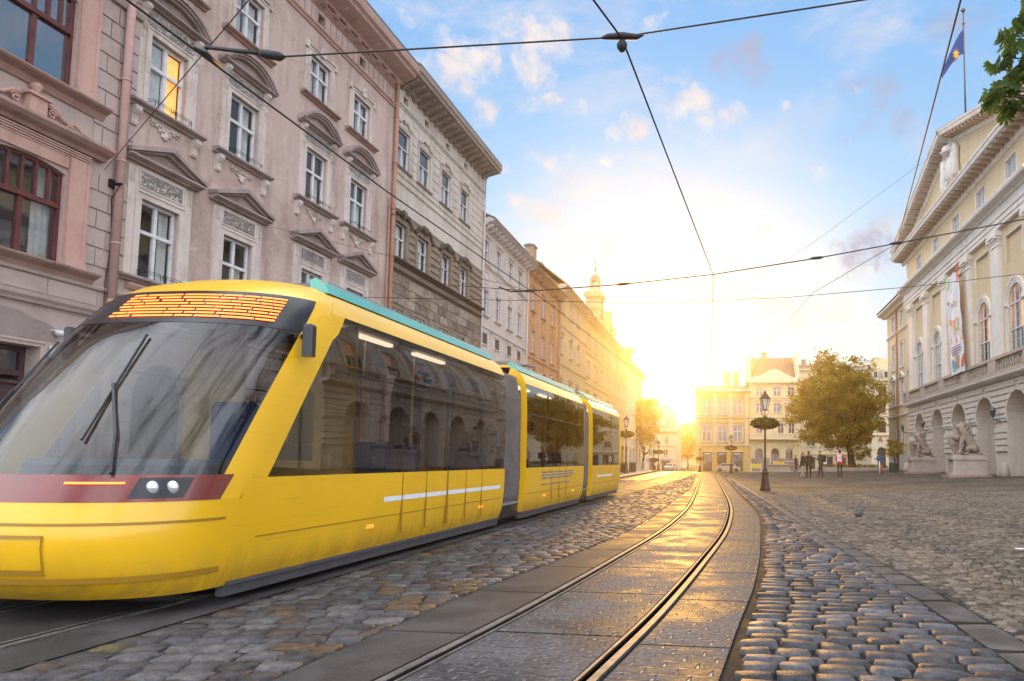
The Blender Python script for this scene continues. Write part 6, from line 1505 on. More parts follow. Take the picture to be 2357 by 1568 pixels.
    m.build('blue_lettering', simple('tram_print_blue', (.14, .15, .25), .6), t)
    # ---- doors on the near side
    for yc in (8.85, 10.2, 15.75):
        m = MB()
        for yy in (yc - .66, yc, yc + .66): m.box(1.121, 1.132, yy - .012 - OY, yy + .012 - OY, .30, 1.02)
        m.build('door_seam', M_tramshade, t)
    # ---- interior
    m = MB(); m.box(-1.0, 1.0, 6.0 - OY, Y5 - .4 - OY, .36, .40); m.box(-.9, .9, 7.0 - OY, Y5 - .4 - OY, 2.70, 2.74); m.build('floor_and_ceiling', M_tramin, t)
    m = MB(); m.bbox(-.85, .85, 5.30 - OY, 5.75 - OY, .9, 1.16, .05); m.build('dashboard', M_tramdash, t)
    m = MB(); m.bbox(-.35, .2, 6.35 - OY, 6.85 - OY, .8, .95, .04); m.bbox(-.33, .18, 6.78 - OY, 6.92 - OY, .95, 1.75, .05); m.build('driver_seat', M_seatblue, t)
    m = MB(); m.box(-1.0, -.3, 7.25 - OY, 7.29 - OY, .4, 2.6); m.box(.55, 1.0, 7.25 - OY, 7.29 - OY, .4, 2.6); m.box(-.3, .55, 7.25 - OY, 7.29 - OY, .4, 1.15); m.build('cab_bulkhead', M_tramin2, t)
    for k, yy in enumerate([8.2, 9.0, 10.9, 11.5, 13.8, 14.5, 16.9, 17.6, 20, 20.8, 21.6, 22.4]):
        for s in (-1, 1): m = MB(); m.bbox(s * .62 - .22, s * .62 + .22, yy - .2 - OY, yy + .22 - OY, .75, .84, .03); m.bbox(s * .62 - .22, s * .62 + .22, yy + .18 - OY, yy + .24 - OY, .84, 1.38, .02); m.build('seat', M_seatblue, t)
    for yy in (8.6, 10.0, 11.2, 14.2, 15.3, 17.3, 20.4, 21.9):
        m = MB(); m.tube([(.35, yy - OY, .4), (.35, yy - OY, 2.68)], .017, 6); m.build('grab_pole', M_tramy, t)
    for a, b in ((7.5, 8.9), (9.6, 10.6), (14, 15.2), (16, 17), (20, 22)): m = MB(); m.box(.50, .58, a - OY, b - OY, 2.64, 2.68); m.build('ceiling_light', M_tubelight, t)
    return t
M_tramy = simple('tram_yellow_paint', (.80, .455, .006), .32, 0, .5, .05, 1.2, coat=.3)
M_trammaroon = simple('tram_maroon_band', (.16, .016, .010), .25, 0, .5, .2, 2, coat=.5)
M_tramshade = simple('tram_seam_ochre', (.32, .17, .01), .5, 0, .4, 0)
M_tramblack = simple('tram_black', (.012, .012, .015), .25, 0, .5, 0)
M_tramgrey = simple('tram_grey_trim', (.10, .10, .11), .4, .3, .5, .1)
M_bellow = simple('rubber_bellows', (.12, .105, .10), .75, 0, .3, .15, 3)
M_teal = simple('teal_roof_paint', (.10, .38, .33), .3, 0, .5, .1, 1.5, coat=.4)
M_tramws = glassy('windscreen_glass', (.50, .54, .55), 1.6, .01, .0005)
M_tramglass = glassy('tram_side_glass', (.36, .33, .32), 1.75, .012, .003)
M_led = simple('led_orange', (1, .25, .03), .5, 0, .5, 0, emis=(1.0, .16, .02), es=1.3)
M_amber = simple('amber_lamp', (1, .25, .03), .4, 0, .5, 0, emis=(1.0, .18, .02), es=1.0)
M_lens = simple('headlamp_lens', (.55, .55, .58), .08, .3, .8, 0, coat=1)
M_tramin = simple('tram_interior_grey', (.22, .21, .21), .7); M_tramin2 = simple('tram_bulkhead_yellow', (.55, .36, .06), .5); M_tramdash = simple('dashboard_dark', (.06, .065, .075), .5)
M_seatblue = simple('seat_blue', (.03, .045, .13), .8)
M_tubelight = simple('tube_light', (1, .9, .7), .5, 0, .5, 0, emis=(1, .85, .6), es=1.6)
mt_ = NT(M_tramy.node_tree); b_ = next(n for n in mt_.n if n.type == 'BSDF_PRINCIPLED'); old_ = b_.inputs['Base Color'].links[0].from_socket
tc_ = mt_.new('ShaderNodeTexCoord'); sp_ = mt_.new('ShaderNodeSeparateXYZ'); mt_.link(tc_.outputs['Object'], sp_.inputs[0]); nz_ = mt_.noise(mt_.vmath('MULTIPLY', tc_.outputs['Object'], (1, 2.2, .5)), 2.2, 7, .7, .6)
dirt_ = mt_.math('MULTIPLY', mt_.rng(sp_.outputs[2], .62, .12), mt_.rng(nz_.outputs['Fac'], .32, .62)); scr_ = mt_.noise(mt_.vmath('MULTIPLY', tc_.outputs['Object'], (1, .6, 14)), 3.0, 4, .6)
mt_.link(mt_.mix(mt_.math('MULTIPLY', dirt_, .38), mt_.mix(mt_.math('MULTIPLY', mt_.rng(scr_.outputs['Fac'], .60, .70), .25), old_, (.45, .25, .03, 1)), (.14, .095, .045, 1)), b_.inputs['Base Color'])
mt_.link(mt_.math('ADD', mt_.math('MULTIPLY', dirt_, .4), .28), b_.inputs['Roughness'])
tram()
# ================================================================ lamp posts with flower baskets
M_lampiron = simple('lamp_post_iron', (.028, .022, .018), .45, .5, .5, .2)
M_leafb = simple('basket_foliage', (.055, .085, .02), .6, 0, .4, .45, 6)
M_leaf = simple('chestnut_leaves', (.10, .16, .022), .5, 0, .5, .45, 3)
M_leaf2 = simple('tree_leaves', (.42, .31, .02), .55, 0, .4, .5, 1.2)
for mm_ in (M_leaf, M_leaf2, M_leafb):
    b = next(n for n in mm_.node_tree.nodes if n.type == 'BSDF_PRINCIPLED'); nt = mm_.node_tree; tl = nt.nodes.new('ShaderNodeBsdfTranslucent'); mx = nt.nodes.new('ShaderNodeMixShader'); mx.inputs[0].default_value = .68
    for l in list(b.inputs['Base Color'].links): nt.links.new(l.from_socket, tl.inputs[0])
    out = next(n for n in nt.nodes if n.type == 'OUTPUT_MATERIAL'); nt.links.new(b.outputs[0], mx.inputs[1]); nt.links.new(tl.outputs[0], mx.inputs[2]); nt.links.new(mx.outputs[0], out.inputs[0])
M_bark = simple('bark', (.085, .065, .045), .9, 0, .2, .35, 6, .8)
def leaves(mb, cx, cy, cz, R3, n, size, seed, squash=1.0, shape=None):
    r = random.Random(seed)
    for i in range(n):
        a = r.uniform(0, 2 * math.pi); u = r.uniform(-1, 1); q = math.sqrt(1 - u * u); rad = r.uniform(.55, 1.0) ** .5
        p = Vector((cx + R3[0] * rad * q * math.cos(a), cy + R3[1] * rad * q * math.sin(a), cz + R3[2] * rad * u)); leaf(mb, p, size * r.uniform(.7, 1.3), r)
def leaf(mb, p, s, r):
    d = Vector((r.gauss(0, 1), r.gauss(0, 1), r.gauss(-.3, .8))).normalized(); e = d.cross(Vector((r.gauss(0, 1), r.gauss(0, 1), r.gauss(0, 1)))).normalized(); n = d.cross(e) * .18
    mb.add([p - d * s * .5, p + e * s * .32 + n * s, p + d * s * .6, p - e * s * .32 + n * s], [(0, 1, 2, 3)])
def lamp(x, y, h, label, two=False, sc=1.0):
    t = thing('street_lamp', label, 'street lamp', (x, y, Z(x, y)), 0, 'old style lamp posts with flower baskets'); t.scale = (sc, sc, sc); h = h / sc
    m = MB(); m.smooth = False
    m.lathe([(.21, 0), (.21, .12), (.185, .16), (.17, .2), (.12, .62), (.135, .68), (.135, .74), (.09, .8)], n=8); m.smooth = True
    m.lathe([(.07, .78), (.085, .84), (.05, .92), (.045, 1.3), (.06, 1.33), (.042, 1.36), (.034, h - 1.25), (.06, h - 1.2), (.07, h - 1.12), (.035, h - 1.04)], n=10); m.build('post', M_lampiron, t)
    m = MB(); m.smooth = True
    for s in (-1, 1):
        m.tube([(0, 0, h - 1.1), (s * .12, 0, h - 1.0), (s * .14, 0, h - .86), (s * .08, 0, h - .78)], .014, 6); m.tube([(0, s * .01, h - 1.1), (0, s * .12, h - 1.0), (0, s * .14, h - .86), (0, s * .08, h - .78)], .014, 6)
    m.build('bracket', M_lampiron, t)
    m = MB(); m.lathe([(.10, h - .82), (.20, h - .38)], n=6); l = m.build('lamp_glass', M_lampglass, t)
    m = MB(); m.lathe([(.22, h - .38), (.24, h - .36), (.20, h - .33), (.10, h - .18), (.05, h - .14), (.06, h - .10), (.02, h - .05), (.008, h)], n=6); m.lathe([(.03, h - .86), (.12, h - .83), (.11, h - .80)], n=6)
    for k in range(6): a = k / 6 * 2 * math.pi; m.tube([(.10 * math.cos(a), .10 * math.sin(a), h - .82), (.205 * math.cos(a), .205 * math.sin(a), h - .38)], .010, 4)
    m.build('lamp_cage', M_lampiron, l)
    m = MB(); zb = h - 1.42 if not two else h - 1.4
    m.lathe([(.46, zb - .12), (.5, zb - .05), (.46, zb - .03), (.10, zb - .06)], n=14); k = m.build('flower_basket', M_lampiron, t)
    m = MB(); leaves(m, 0, 0, zb + .06, (.58, .58, .24), 900, .10, int(x * 10)); leaves(m, 0, 0, zb + .0, (.60, .60, .14), 400, .11, int(x * 10) + 1); m.build('flowers', M_leafb, k)
    return t
lamp(1.06, 29.3, 4.07, 'nearest lamp post, tall dark lantern with a wide flower basket on the square', sc=1.0)
lamp(-.70, 69.1, 3.75, 'thin lamp post with sparse baskets, second from the nearest one on the square')
lamp(-4.66, 87.7, 3.0, 'small distant lamp post before the buff palazzo')
lamp(-8.47, 53.8, 4.6, 'lamp post with a round flower basket on the left pavement behind the tram', sc=1.1)
lamp(-8.75, 78.7, 3.5, 'lamp post with basket farther along the left pavement')
lamp(-10.0, 85.0, 2.75, 'short lamp post with basket in front of the white corner house')
# ================================================================ trees
def trunk(mb, base, top, r0, r1, r, limbs, spread):
    P = [Vector(base).lerp(Vector(top), k / 5) + Vector((r.gauss(0, .05), r.gauss(0, .05), 0)) * (k > 0) for k in range(6)]; mb.smooth = True
    mb.tube(P, [r0 * 1.25] + [r0 + (r1 - r0) * k / 5 for k in range(1, 6)], 9); ends = []
    for i in range(limbs):
        a = i / limbs * 6.283 + r.uniform(-.4, .4); s = P[3].lerp(P[5], r.random()); e = s + Vector((math.cos(a) * spread[0] * r.uniform(.5, .9), math.sin(a) * spread[1] * r.uniform(.5, .9), spread[2] * r.uniform(.3, 1.0))); mid = s.lerp(e, .5) + Vector((0, 0, -.1 * spread[2]))
        mb.tube([s, mid, e], [r1 * .8, r1 * .5, r1 * .15], 6); ends.append(e)
    mb.smooth = False; return ends
def tree(name, label, x, y, z0, tz, c, R3, nclump, per, size, seed, mat, r0=.3, clump=1.0, hollow=.55):
    r = random.Random(seed); t = thing(name, label, 'tree', (x, y, z0)); m = MB(); trunk(m, (0, 0, -.3), (c[0] * .5, c[1] * .5, tz), r0, r0 * .6, r, 9, (R3[0] * .8, R3[1] * .8, R3[2] * 1.1)); m.build('trunk', M_bark, t)
    m = MB()
    for i in range(nclump):
        a = r.uniform(0, 6.283); u = r.uniform(-.95, 1); q = math.sqrt(1 - u * u); rad = r.uniform(hollow, 1.0) * (1 + .12 * math.sin(3 * a + u * 4) + r.uniform(-.08, .06))
        p = (c[0] + R3[0] * rad * q * math.cos(a), c[1] + R3[1] * rad * q * math.sin(a), c[2] + R3[2] * rad * u); cs = clump * r.uniform(.6, 1.25)
        for k in range(per):
            v = Vector((r.gauss(0, .5), r.gauss(0, .5), r.gauss(0, .32))) * cs; leaf(m, Vector(p) + v, size * r.uniform(.7, 1.3), r)
    m.build('crown', mat, t); return t
tree('broadleaf_tree', 'big round leafy tree standing in the square left of the town hall', 11.7, 75, .32, 3.2, (-1.6, 0, 6.6), (4.8, 4.5, 5.0), 400, 75, .26, 3, M_leaf2, .42, .85, .40)
tree('street_tree', 'bright tree at the end of the left row beside the ivory corner house', -16.2, 121, -.75, 4, (.5, 0, 8.8), (2.3, 2.3, 4.6), 110, 60, .30, 5, M_leaf2, .25, .8)
tree('street_tree', 'low dark tree beside the buff palazzo down the side street', -12.3, 176, -.94, 3, (0, 0, 5.4), (2.4, 2.4, 4.0), 80, 50, .35, 6, M_leaf2, .25, .9)
tree('young_tree', 'small sapling near the bin before the town hall wing', 14.6, 70, .38, 1.4, (0, 0, 2.2), (.9, .9, .95), 45, 26, .15, 8, M_leaf2, .05, .35)
tree('young_tree', 'small bushy sapling under the big round tree', 11.0, 78, .3, 1.0, (1.8, 0, 1.9), (1.2, .9, .8), 40, 26, .16, 9, M_leaf2, .05, .35)
# far wooded hill
m = MB(); r = random.Random(12)
for i in range(5200):
    x = r.uniform(-40, 30); y = r.uniform(255, 290); top = 13.5 * math.exp(-((x + 12) / 26) ** 2) + 3; leaf(m, Vector((x, y, -1 + top * r.random() ** .5)), 1.1, r)
m.build('wooded_hill', M_leaf2, None, label='low wooded hill closing the view beyond the side street', cat='wood', kind='stuff')
# chestnut branch reaching in from the right
def chestnut():
    base = (7.6, 9.4); r = random.Random(21); t = thing('horse_chestnut', 'chestnut tree outside the right edge, its leafy boughs hanging into the top right corner', 'tree', (base[0], base[1], Z(*base)))
    O = Vector((base[0], base[1], Z(*base))); m = MB(); m.smooth = True; m.tube([(0, 0, -.2), (.05, 0, 2.2), (-.1, .1, 4.4), (-.2, .3, 7.5), (-.1, .2, 10)], [.34, .27, .22, .16, .06], 10)
    tips = [(3.34, 10, 6.1), (3.42, 9.9, 6.2), (3.56, 10, 6.32), (3.50, 10, 6.62), (3.64, 10, 6.78), (3.77, 9.9, 6.67), (3.84, 10, 6.45), (3.82, 10, 6.14), (3.92, 9.9, 5.98), (3.66, 10, 7.1), (3.8, 10, 7.28), (3.9, 10, 7.5), (3.96, 10, 7.7), (3.72, 10, 6.96), (3.95, 10, 6.97), (3.98, 10, 6.5), (3.6, 10, 6.04), (4.1, 10.2, 6.2), (4.2, 9.8, 6.7), (4.15, 10.1, 7.2), (4.3, 10, 7.8), (4.5, 9.7, 8.4), (3.7, 10.1, 6.3), (4.05, 9.7, 6.35)]
    for k in range(30): tips.append((r.uniform(4.6, 10.5), r.uniform(7.6, 11.5), r.uniform(6.2, 11.0)))
    for tp in tips:
        e = Vector(tp) - O; s = Vector((-.15, .2, min(7.2, max(4.0, e.z - 1.2)))); mid = s.lerp(e, .55) + Vector((0, 0, .22)); m.tube([s, mid, e], [.055, .03, .008], 5)
    m.build('trunk', M_bark, t); m = MB()
    def fan(p, sz):
        ax = Vector((r.gauss(0, .5), r.gauss(0, .5), -1)).normalized(); u = ax.cross(Vector((r.gauss(0, 1), r.gauss(0, 1), r.gauss(0, .3)))).normalized(); v = ax.cross(u)
        for k in range(7):
            a = R(-75 + 150 * k / 6) ; d = (u * math.sin(a) * 1.0 + ax * .75 * (1 if True else 0) * math.cos(a) + v * .25).normalized(); L = sz * (1 - .045 * abs(k - 3) ** 1.6); w = d.cross(v).normalized() * L * .15; n = v * L * .05
            m.add([p, p + d * L * .45 - w * .8 + n, p + d * L * .75 - w + n, p + d * L - n * 2, p + d * L * .75 + w + n, p + d * L * .45 + w * .8 + n], [(0, 1, 2, 3), (0, 3, 4, 5)])
    for tp in tips:
        c = Vector(tp) - O; near = tp[0] < 4.15
        for k in range(9 if near else 26):
            q_ = .07 if near else .2
            fan(c + Vector((r.gauss(.06, q_), r.gauss(0, .12), r.gauss(.04, q_ * .8))), r.uniform(.12, .18))
    m.build('crown', M_leaf, t)
chestnut()
# ================================================================ overhead wires
M_wire = simple('black_wire', (.02, .02, .022), .5, .3, .4, 0)
def wire(P, r, label, group=None, sag=0.0, n=12, cat='overhead wire', name='overhead_wire', parts=None):
    pts = []
    for a, b in zip(P, P[1:]):
        a, b = Vector(a), Vector(b); L = (b - a).length
        for i in range(n): s = i / n; p = a.lerp(b, s); p.z -= sag * 4 * s * (1 - s) * L / 20; pts.append(p)
    pts.append(Vector(P[-1])); m = MB(); m.smooth = True; m.tube(pts, r, 6); return m.build(name, M_wire, None, label=label, cat=cat, group=group)
wire([(-1.45, -6, 5.5), (-1.36, 6.3, 5.5), (-1.19, 6.95, 5.5), (-.59, 16.42, 5.5)], .011, 'contact wire straight over the empty track, running up out of the picture', sag=.0)
wire([(-.59, 16.42, 5.5), (-1.65, 42, 5.45), (-3.2, 76, 5.2), (-6.9, 135, 4.5)], .011, 'far stretch of contact wire beyond the knotted span wire')
wire([(-5.1, -6, 5.05), (-5.1, 5.15, 5.0), (-5.1, 9.6, 5.06), (-5.05, 13.4, 5.15), (-5.0, 18, 5.3), (-4.6, 45, 5.3), (-6, 80, 5.0)], .011, 'contact wire above the tram running diagonally across the pink facade')
def seg(label, P, r=.007, **k): return wire(P, r, label, **k)
m = MB(); m.smooth = True; m.tube([(-5.54, 6.6, 5.36), (-5.56, 6.6, 5.47), (-4.91, 6.6, 5.36)], .022, 7); m.tube([(-4.95, 6.6, 5.355), (-4.90, 6.6, 5.36), (-4.74, 6.62, 5.33), (-4.68, 6.62, 5.32)], [.02, .045, .05, .02], 8)
m.tube([(-5.10, 5.90, 5.02), (-5.10, 6.05, 5.05), (-5.1, 6.25, 5.03)], [.015, .035, .015], 6); m.tube([(-5.10, 6.05, 5.05), (-5.50, 6.55, 5.36)], .012, 5); m.build('pull_off_arm', M_wire, None, label='short dark steel arm with insulator holding the contact wire before the pink facade', cat='wire arm')
wire([(-4.70, 6.61, 5.32), (-1.19, 6.95, 5.52), (2.05, 6.95, 5.83), (16, 7.5, 7.3)], .009, 'cross span wire from the steel arm over the street to the top right')
m = MB(); m.smooth = True; m.tube([(-1.40, 6.93, 5.51), (-1.34, 6.94, 5.525), (-1.19, 6.95, 5.53), (-1.04, 6.95, 5.51), (-.97, 6.95, 5.53)], [.012, .03, .04, .03, .012], 8); m.lathe([(.02, 5.36), (.05, 5.40), (.055, 5.44), (.02, 5.50)], (-1.19, 6.95, 0), 8); m.build('wire_insulator', M_wire, None, label='dark wing shaped insulator where two wires cross against the blue sky', cat='insulator')
wire([(-15.3, 15.2, 8.08), (-3.98, 6.0, 6.28)], .008, 'thin stay wire rising from the bracket on the mauve house')
wire([(-15.2, 34.7, 10.06), (-4.96, 16.42, 5.19), (-2.7, 16.42, 5.31), (-.60, 16.42, 5.50), (1.77, 16.42, 5.83), (3.55, 16.42, 6.13), (6.28, 16.42, 6.60), (14.7, 17.5, 8.3)], .014, 'thick cross span with knots crossing from the cream house to the town hall')
for (x, z) in ((-4.96, 5.19), (-2.7, 5.31), (1.77, 5.83), (3.55, 6.13)):
    m = MB(); m.smooth = True; m.tube([(x - .16, 16.42, z - .01), (x - .08, 16.42, z), (x + .08, 16.42, z + .01), (x + .16, 16.42, z + .025)], [.014, .035, .035, .014], 6)
    if x < -4: m.tube([(-6.0, 17.2, 5.5), (-5.6, 16.9, 5.3), (-4.96, 16.42, 5.19)], .02, 6)
    m.build('wire_clamp', M_wire, None, label='forked clamp on the cross span above the tram roof' if x < -4 else 'small dark clamp on the thick cross span', cat='wire clamp', group=None if x < -4 else 'clamps on the thick cross span')
wire([(.9, -1, 5.5), (2.05, 6.66, 5.5), (3.55, 16.42, 6.13)], .010, 'wire running steeply down past the flag to the thick cross span')
wire([(3.55, 16.42, 6.13), (1.88, 18.5, 5.5), (1.10, 26.4, 5.5), (-.5, 60, 5.2)], .006, 'faint wire going from the cross span knot toward the distant houses')
wire([(14.9, 27, 8.6), (9.13, 24, 7.30), (5.65, 24, 6.94), (1.58, 24, 6.65), (-2.96, 24, 6.53), (-15.1, 25.5, 7.3)], .011, 'second farther cross span passing in front of the town hall banner')
wire([(16.1, 52, 24.9), (5.31, 52, 16.98), (-1, 52, 13)], .010, 'very thin guy wire slanting down from the flag pole foot') 
wire([(-15.3, 21.6, 8.75), (-4.96, 16.42, 5.19)], .006, 'thin cable from the pink house to the knot of the cross span')
wire([(-4.75, 6.62, 5.33), (-15.4, 23.2, 15.3)], .006, 'short branch wire leading from the arm insulator to the pink facade')
# ================================================================ people
M_skin = simple('skin', (.42, .24, .17), .6, 0, .4, .1); M_dark = simple('dark_cloth', (.025, .022, .022), .85, 0, .2, .2); M_jean = simple('dark_denim', (.035, .04, .05), .85, 0, .2, .25)
M_red = simple('red_jacket', (.75, .05, .03), .75, 0, .3, .15); M_olive = simple('olive_jacket', (.055, .05, .035), .85, 0, .2, .2); M_blueJ = simple('blue_jacket', (.03, .15, .30), .8, 0, .2, .2); M_wbag = simple('white_bag', (.6, .58, .56), .7, 0, .3, .1)
M_hair = simple('brown_hair', (.05, .03, .02), .7, 0, .3, .2); M_hairf = simple('fair_hair', (.28, .20, .12), .7, 0, .3, .2); M_beige = simple('beige_trousers', (.38, .32, .25), .85, 0, .2, .1); M_shoe = simple('shoes', (.03, .025, .022), .6)
def person(label, x, y, rz, h=1.75, jacket=None, trousers=None, hair=None, stride=.25, lean=0.0, bag=None, arms='down', skirted=False, cap=False, group='pedestrians on the square'):
    """walks towards local +x"""
    t = thing('person', label, 'person', (x, y, Z(x, y)), rz, group); k = h / 1.75; t.scale = (k, k, k); s = stride
    v = [(0, 0, .95), (0, .10, .90), (s * .45, .10, .50), (s * .95, .10, .09), (s * .95 + .16, .11, .035), (0, -.10, .90), (-s * .15, -.10, .50), (-s * 1.0, -.10, .12), (-s * 1.0 + .13, -.11, .035),
         (0, 0, 1.12), (.01 + lean, 0, 1.32), (.01 + lean, 0, 1.44), (.02 + lean, 0, 1.52), (.03 + lean, 0, 1.60), (.035 + lean, 0, 1.70)]
    e = [(0, 1), (1, 2), (2, 3), (3, 4), (0, 5), (5, 6), (6, 7), (7, 8), (0, 9), (9, 10), (10, 11), (11, 12), (12, 13), (13, 14)]
    r = [(.13, .10)] + [.085, .062, .042, .038, .085, .062, .042, .038] + [(.14, .11), (.16, .11), (.10, .08), .05, (.085, .075), (.075, .065)]
    for sg in (1, -1):
        b = len(v)
        if arms == 'down': v += [(lean, sg * .18, 1.40), (-.04 + sg * .06 + lean, sg * .24, 1.14), (.08 + sg * s * .35, sg * .25, .90), (.11 + sg * s * .35, sg * .25, .80)]
        elif arms == 'phone': v += [(lean, sg * .18, 1.40), (.05 + lean, sg * .23, 1.12), (.28 + lean, sg * .10, 1.20), (.36 + lean, sg * .06, 1.24)]
        else: v += [(lean, sg * .18, 1.40), (.0 + lean, sg * .26, 1.13), (.20 + lean, sg * .20, 1.0), (.27 + lean, sg * .17, 1.0)]
        e += [(11, b), (b, b + 1), (b + 1, b + 2), (b + 2, b + 3)]; r += [.062, .046, .034, .032]
    me = skin_mesh('body', v, e, r, 2); me.materials.clear()
    for mm in (M_skin, jacket, trousers, M_shoe, hair): me.materials.append(mm)
    for p in me.polygons:
        c = p.center
        if c.z > 1.55: p.material_index = 4 if (c.z > 1.66 or c.x < .01 + lean) else 0
        elif c.z > 1.47 and abs(c.y) < .09: p.material_index = 0
        elif (abs(c.y) > .17 or arms == 'phone' and c.x > .3) and (c.z < .88 or (arms == 'phone' and c.x > .3 + lean)) and c.z > .7: p.material_index = 0
        elif c.z > .90 - (.10 if skirted else 0): p.material_index = 1
        elif c.z > .09: p.material_index = 2
        else: p.material_index = 3
    b = bpy.data.objects.new('body', me); COL.objects.link(b); b.parent = t
    m = MB(); m.smooth = True; m.ball((.125 + lean, 0, 1.615), .018, 6, (1, .7, 1.2)); m.ball((.08 + lean, .085, 1.62), .02, 6, (.8, .5, 1.3)); m.ball((.08 + lean, -.085, 1.62), .02, 6, (.8, .5, 1.3)); m.build('face', M_skin, b)
    m = MB(); m.smooth = True; m.ball((.015 + lean, 0, 1.665), .105, 12, (1.0, .92, .95)); m.build('hair' if not cap else 'cap', hair, t)
    # jacket hem and collar
    m = MB(); m.smooth = True; zl = .82 if not skirted else .74; m.lathe([(.165, zl), (.175, zl + .08), (.16, 1.1), (.15, 1.2)], n=14); m.v = [(x_ * .85 + lean * max(0, (z_ - .9)) / .5, y_ * 1.1, z_) for x_, y_, z_ in m.v]; m.lathe([(.075, 1.44), (.085, 1.50), (.07, 1.51)], (lean, 0, 0), n=10); m.build('jacket_hem', jacket, t)
    if bag is not None:
        m = MB(); m.smooth = False; m.bbox(-.34 + lean, -.13 + lean, -.15, .15, 1.0, 1.42, .04); m.smooth = True
        for sg in (1, -1): m.tube([(-.14 + lean, sg * .10, 1.40), (.02 + lean, sg * .12, 1.47), (.12 + lean, sg * .12, 1.35), (.10 + lean, sg * .12, 1.15), (-.10 + lean, sg * .14, 1.05)], .018, 5)
        m.build('backpack', bag, t)
    return t
person('person in a red jacket with a white backpack walking away across the square', 6.55, 48.0, R(75), 1.80, M_red, M_dark, M_hair, .13, .05, M_wbag, 'front')
person('person in an olive top with a dark backpack, just left of the red jacketed one', 5.33, 48.0, R(160), 1.82, M_olive, M_jean, M_hairf, .12, .03, M_dark, 'phone')
person('person with short brown hair in a black jacket, walking close beside the light-trousered one', 4.58, 48.2, R(95), 1.76, M_dark, M_dark, M_hair, .11, .0, None, 'front')
person('fair haired person in a dark jacket and beige trousers, leftmost of the nearest walkers', 4.12, 47.8, R(20), 1.74, M_dark, M_beige, M_hairf, .16, .05, None, 'front')
person('more distant person in dark coat just left of the group of walkers', 5.85, 75.0, R(185), 1.75, M_dark, M_dark, M_hairf, .14, .03, None, 'down', True)
person('person in a blue jacket standing behind the red and white bollard', 11.5, 61.0, R(180), 1.62, M_blueJ, M_dark, M_hair, .05, .1, M_blueJ, 'phone')
person('distant person in a red top passing the palazzo shops', -3.3, 118, R(0), 1.7, M_red, M_dark, M_hair, .2)
person('distant pale dressed person at the left shop of the palazzo', -6.6, 117, R(90), 1.7, M_wbag, M_beige, M_hair, .1)
person('distant person in grey near the cream house door', -.2, 117, R(200), 1.7, M_olive, M_jean, M_hair, .2)
person('distant figure in a white top by the dark doorway of the corner house', -17.0, 146, R(90), 1.7, M_wbag, M_dark, M_hair, .1)
# ---------------- pigeon
def pigeon(x, y):
    t = thing('pigeon', 'grey pigeon walking on the small paving setts', 'pigeon', (x, y, Z(x, y) + .02), R(15))
    t.scale = (.82, .82, .82)
    v = [(-.10, 0, .085), (-.05, 0, .115), (.01, 0, .155), (.05, 0, .20), (.065, 0, .245), (.09, 0, .252)]
    me = skin_mesh('body', v, [(0, 1), (1, 2), (2, 3), (3, 4), (4, 5)], [.03, .055, .06, .036, .028, .016], 2); me.materials.clear(); me.materials.append(simple('pigeon_grey', (.045, .043, .048), .6, 0, .4, .4, 30))
    b = bpy.data.objects.new('body', me); COL.objects.link(b); b.parent = t
    m = MB(); m.prism([(.10, .256), (.13, .246), (.10, .242)], -.006, .006); m.build('beak', M_ink, t)
    m = MB(); m.prism([(-.07, .08), (-.19, .045), (-.195, .06), (-.06, .13)], -.03, .03); m.build('tail', M_zincd, t)
    for s in (-1, 1):
        m = MB(); m.tube([(.02, s * .02, .10), (.02 + s * .015, s * .022, .01)], .006, 5); m.tube([(.0 + s * .015, s * .022, .005), (.05 + s * .015, s * .022, .003)], .005, 4); m.build('leg', simple('pigeon_leg' + str(s), (.35, .10, .08), .6), t)
        m = MB(); m.smooth = True; m.ball((-.035, s * .048, .13), .05, 8, (1.7, .35, .9)); m.build('wing', MAT['pigeon_grey'], t)
pigeon(2.42, 14.9)
# ================================================================ small things on the square
m = MB(); zz = Z(10.4, 55); m.smooth = True; m.tube([(10.38, 55, zz), (10.38, 55, zz + .95)], .05, 10); m.build('bollard', simple('white_bollard', (.75, .74, .72), .4), None, label='slim white bollard in front of the blue jacketed person', cat='bollard')
m = MB(); m.smooth = True; m.tube([(10.72, 56, zz - .02), (10.72, 56, zz + .62)], .09, 10); m.build('bollard', simple('red_bollard', (.45, .07, .05), .5), None, label='short dark red bollard next to the white one', cat='bollard')
def bin_(x, y, label, r=.28, h=.8, mat=None):
    t = thing('litter_bin', label, 'litter bin', (x, y, Z(x, y) + (.14 if x < -7 else 0)), 0); m = MB(); m.lathe([(r * .9, 0), (r, .05), (r, h * .85), (r * 1.1, h * .86), (r * 1.1, h * .93), (r * .8, h)], n=12)
    for k in range(12): a = k / 12 * 6.283; m.tube([(r * 1.02 * math.cos(a), r * 1.02 * math.sin(a), .05), (r * 1.02 * math.cos(a), r * 1.02 * math.sin(a), h * .85)], .012, 4)
    m.build('drum', mat or M_lampiron, t); m = MB(); m.lathe([(r * .6, h), (r * .6, h + .02)], n=12); m.build('lid', M_iron, t)
bin_(12.4, 60, 'dark green litter bin near the town hall wing corner', .32, .8, simple('bin_green', (.03, .06, .045), .5))
bin_(-9.15, 57, 'dark litter bin just behind the lamp post on the left pavement'); bin_(-8.95, 60.5, 'second dark bin standing behind the first one on the left pavement')
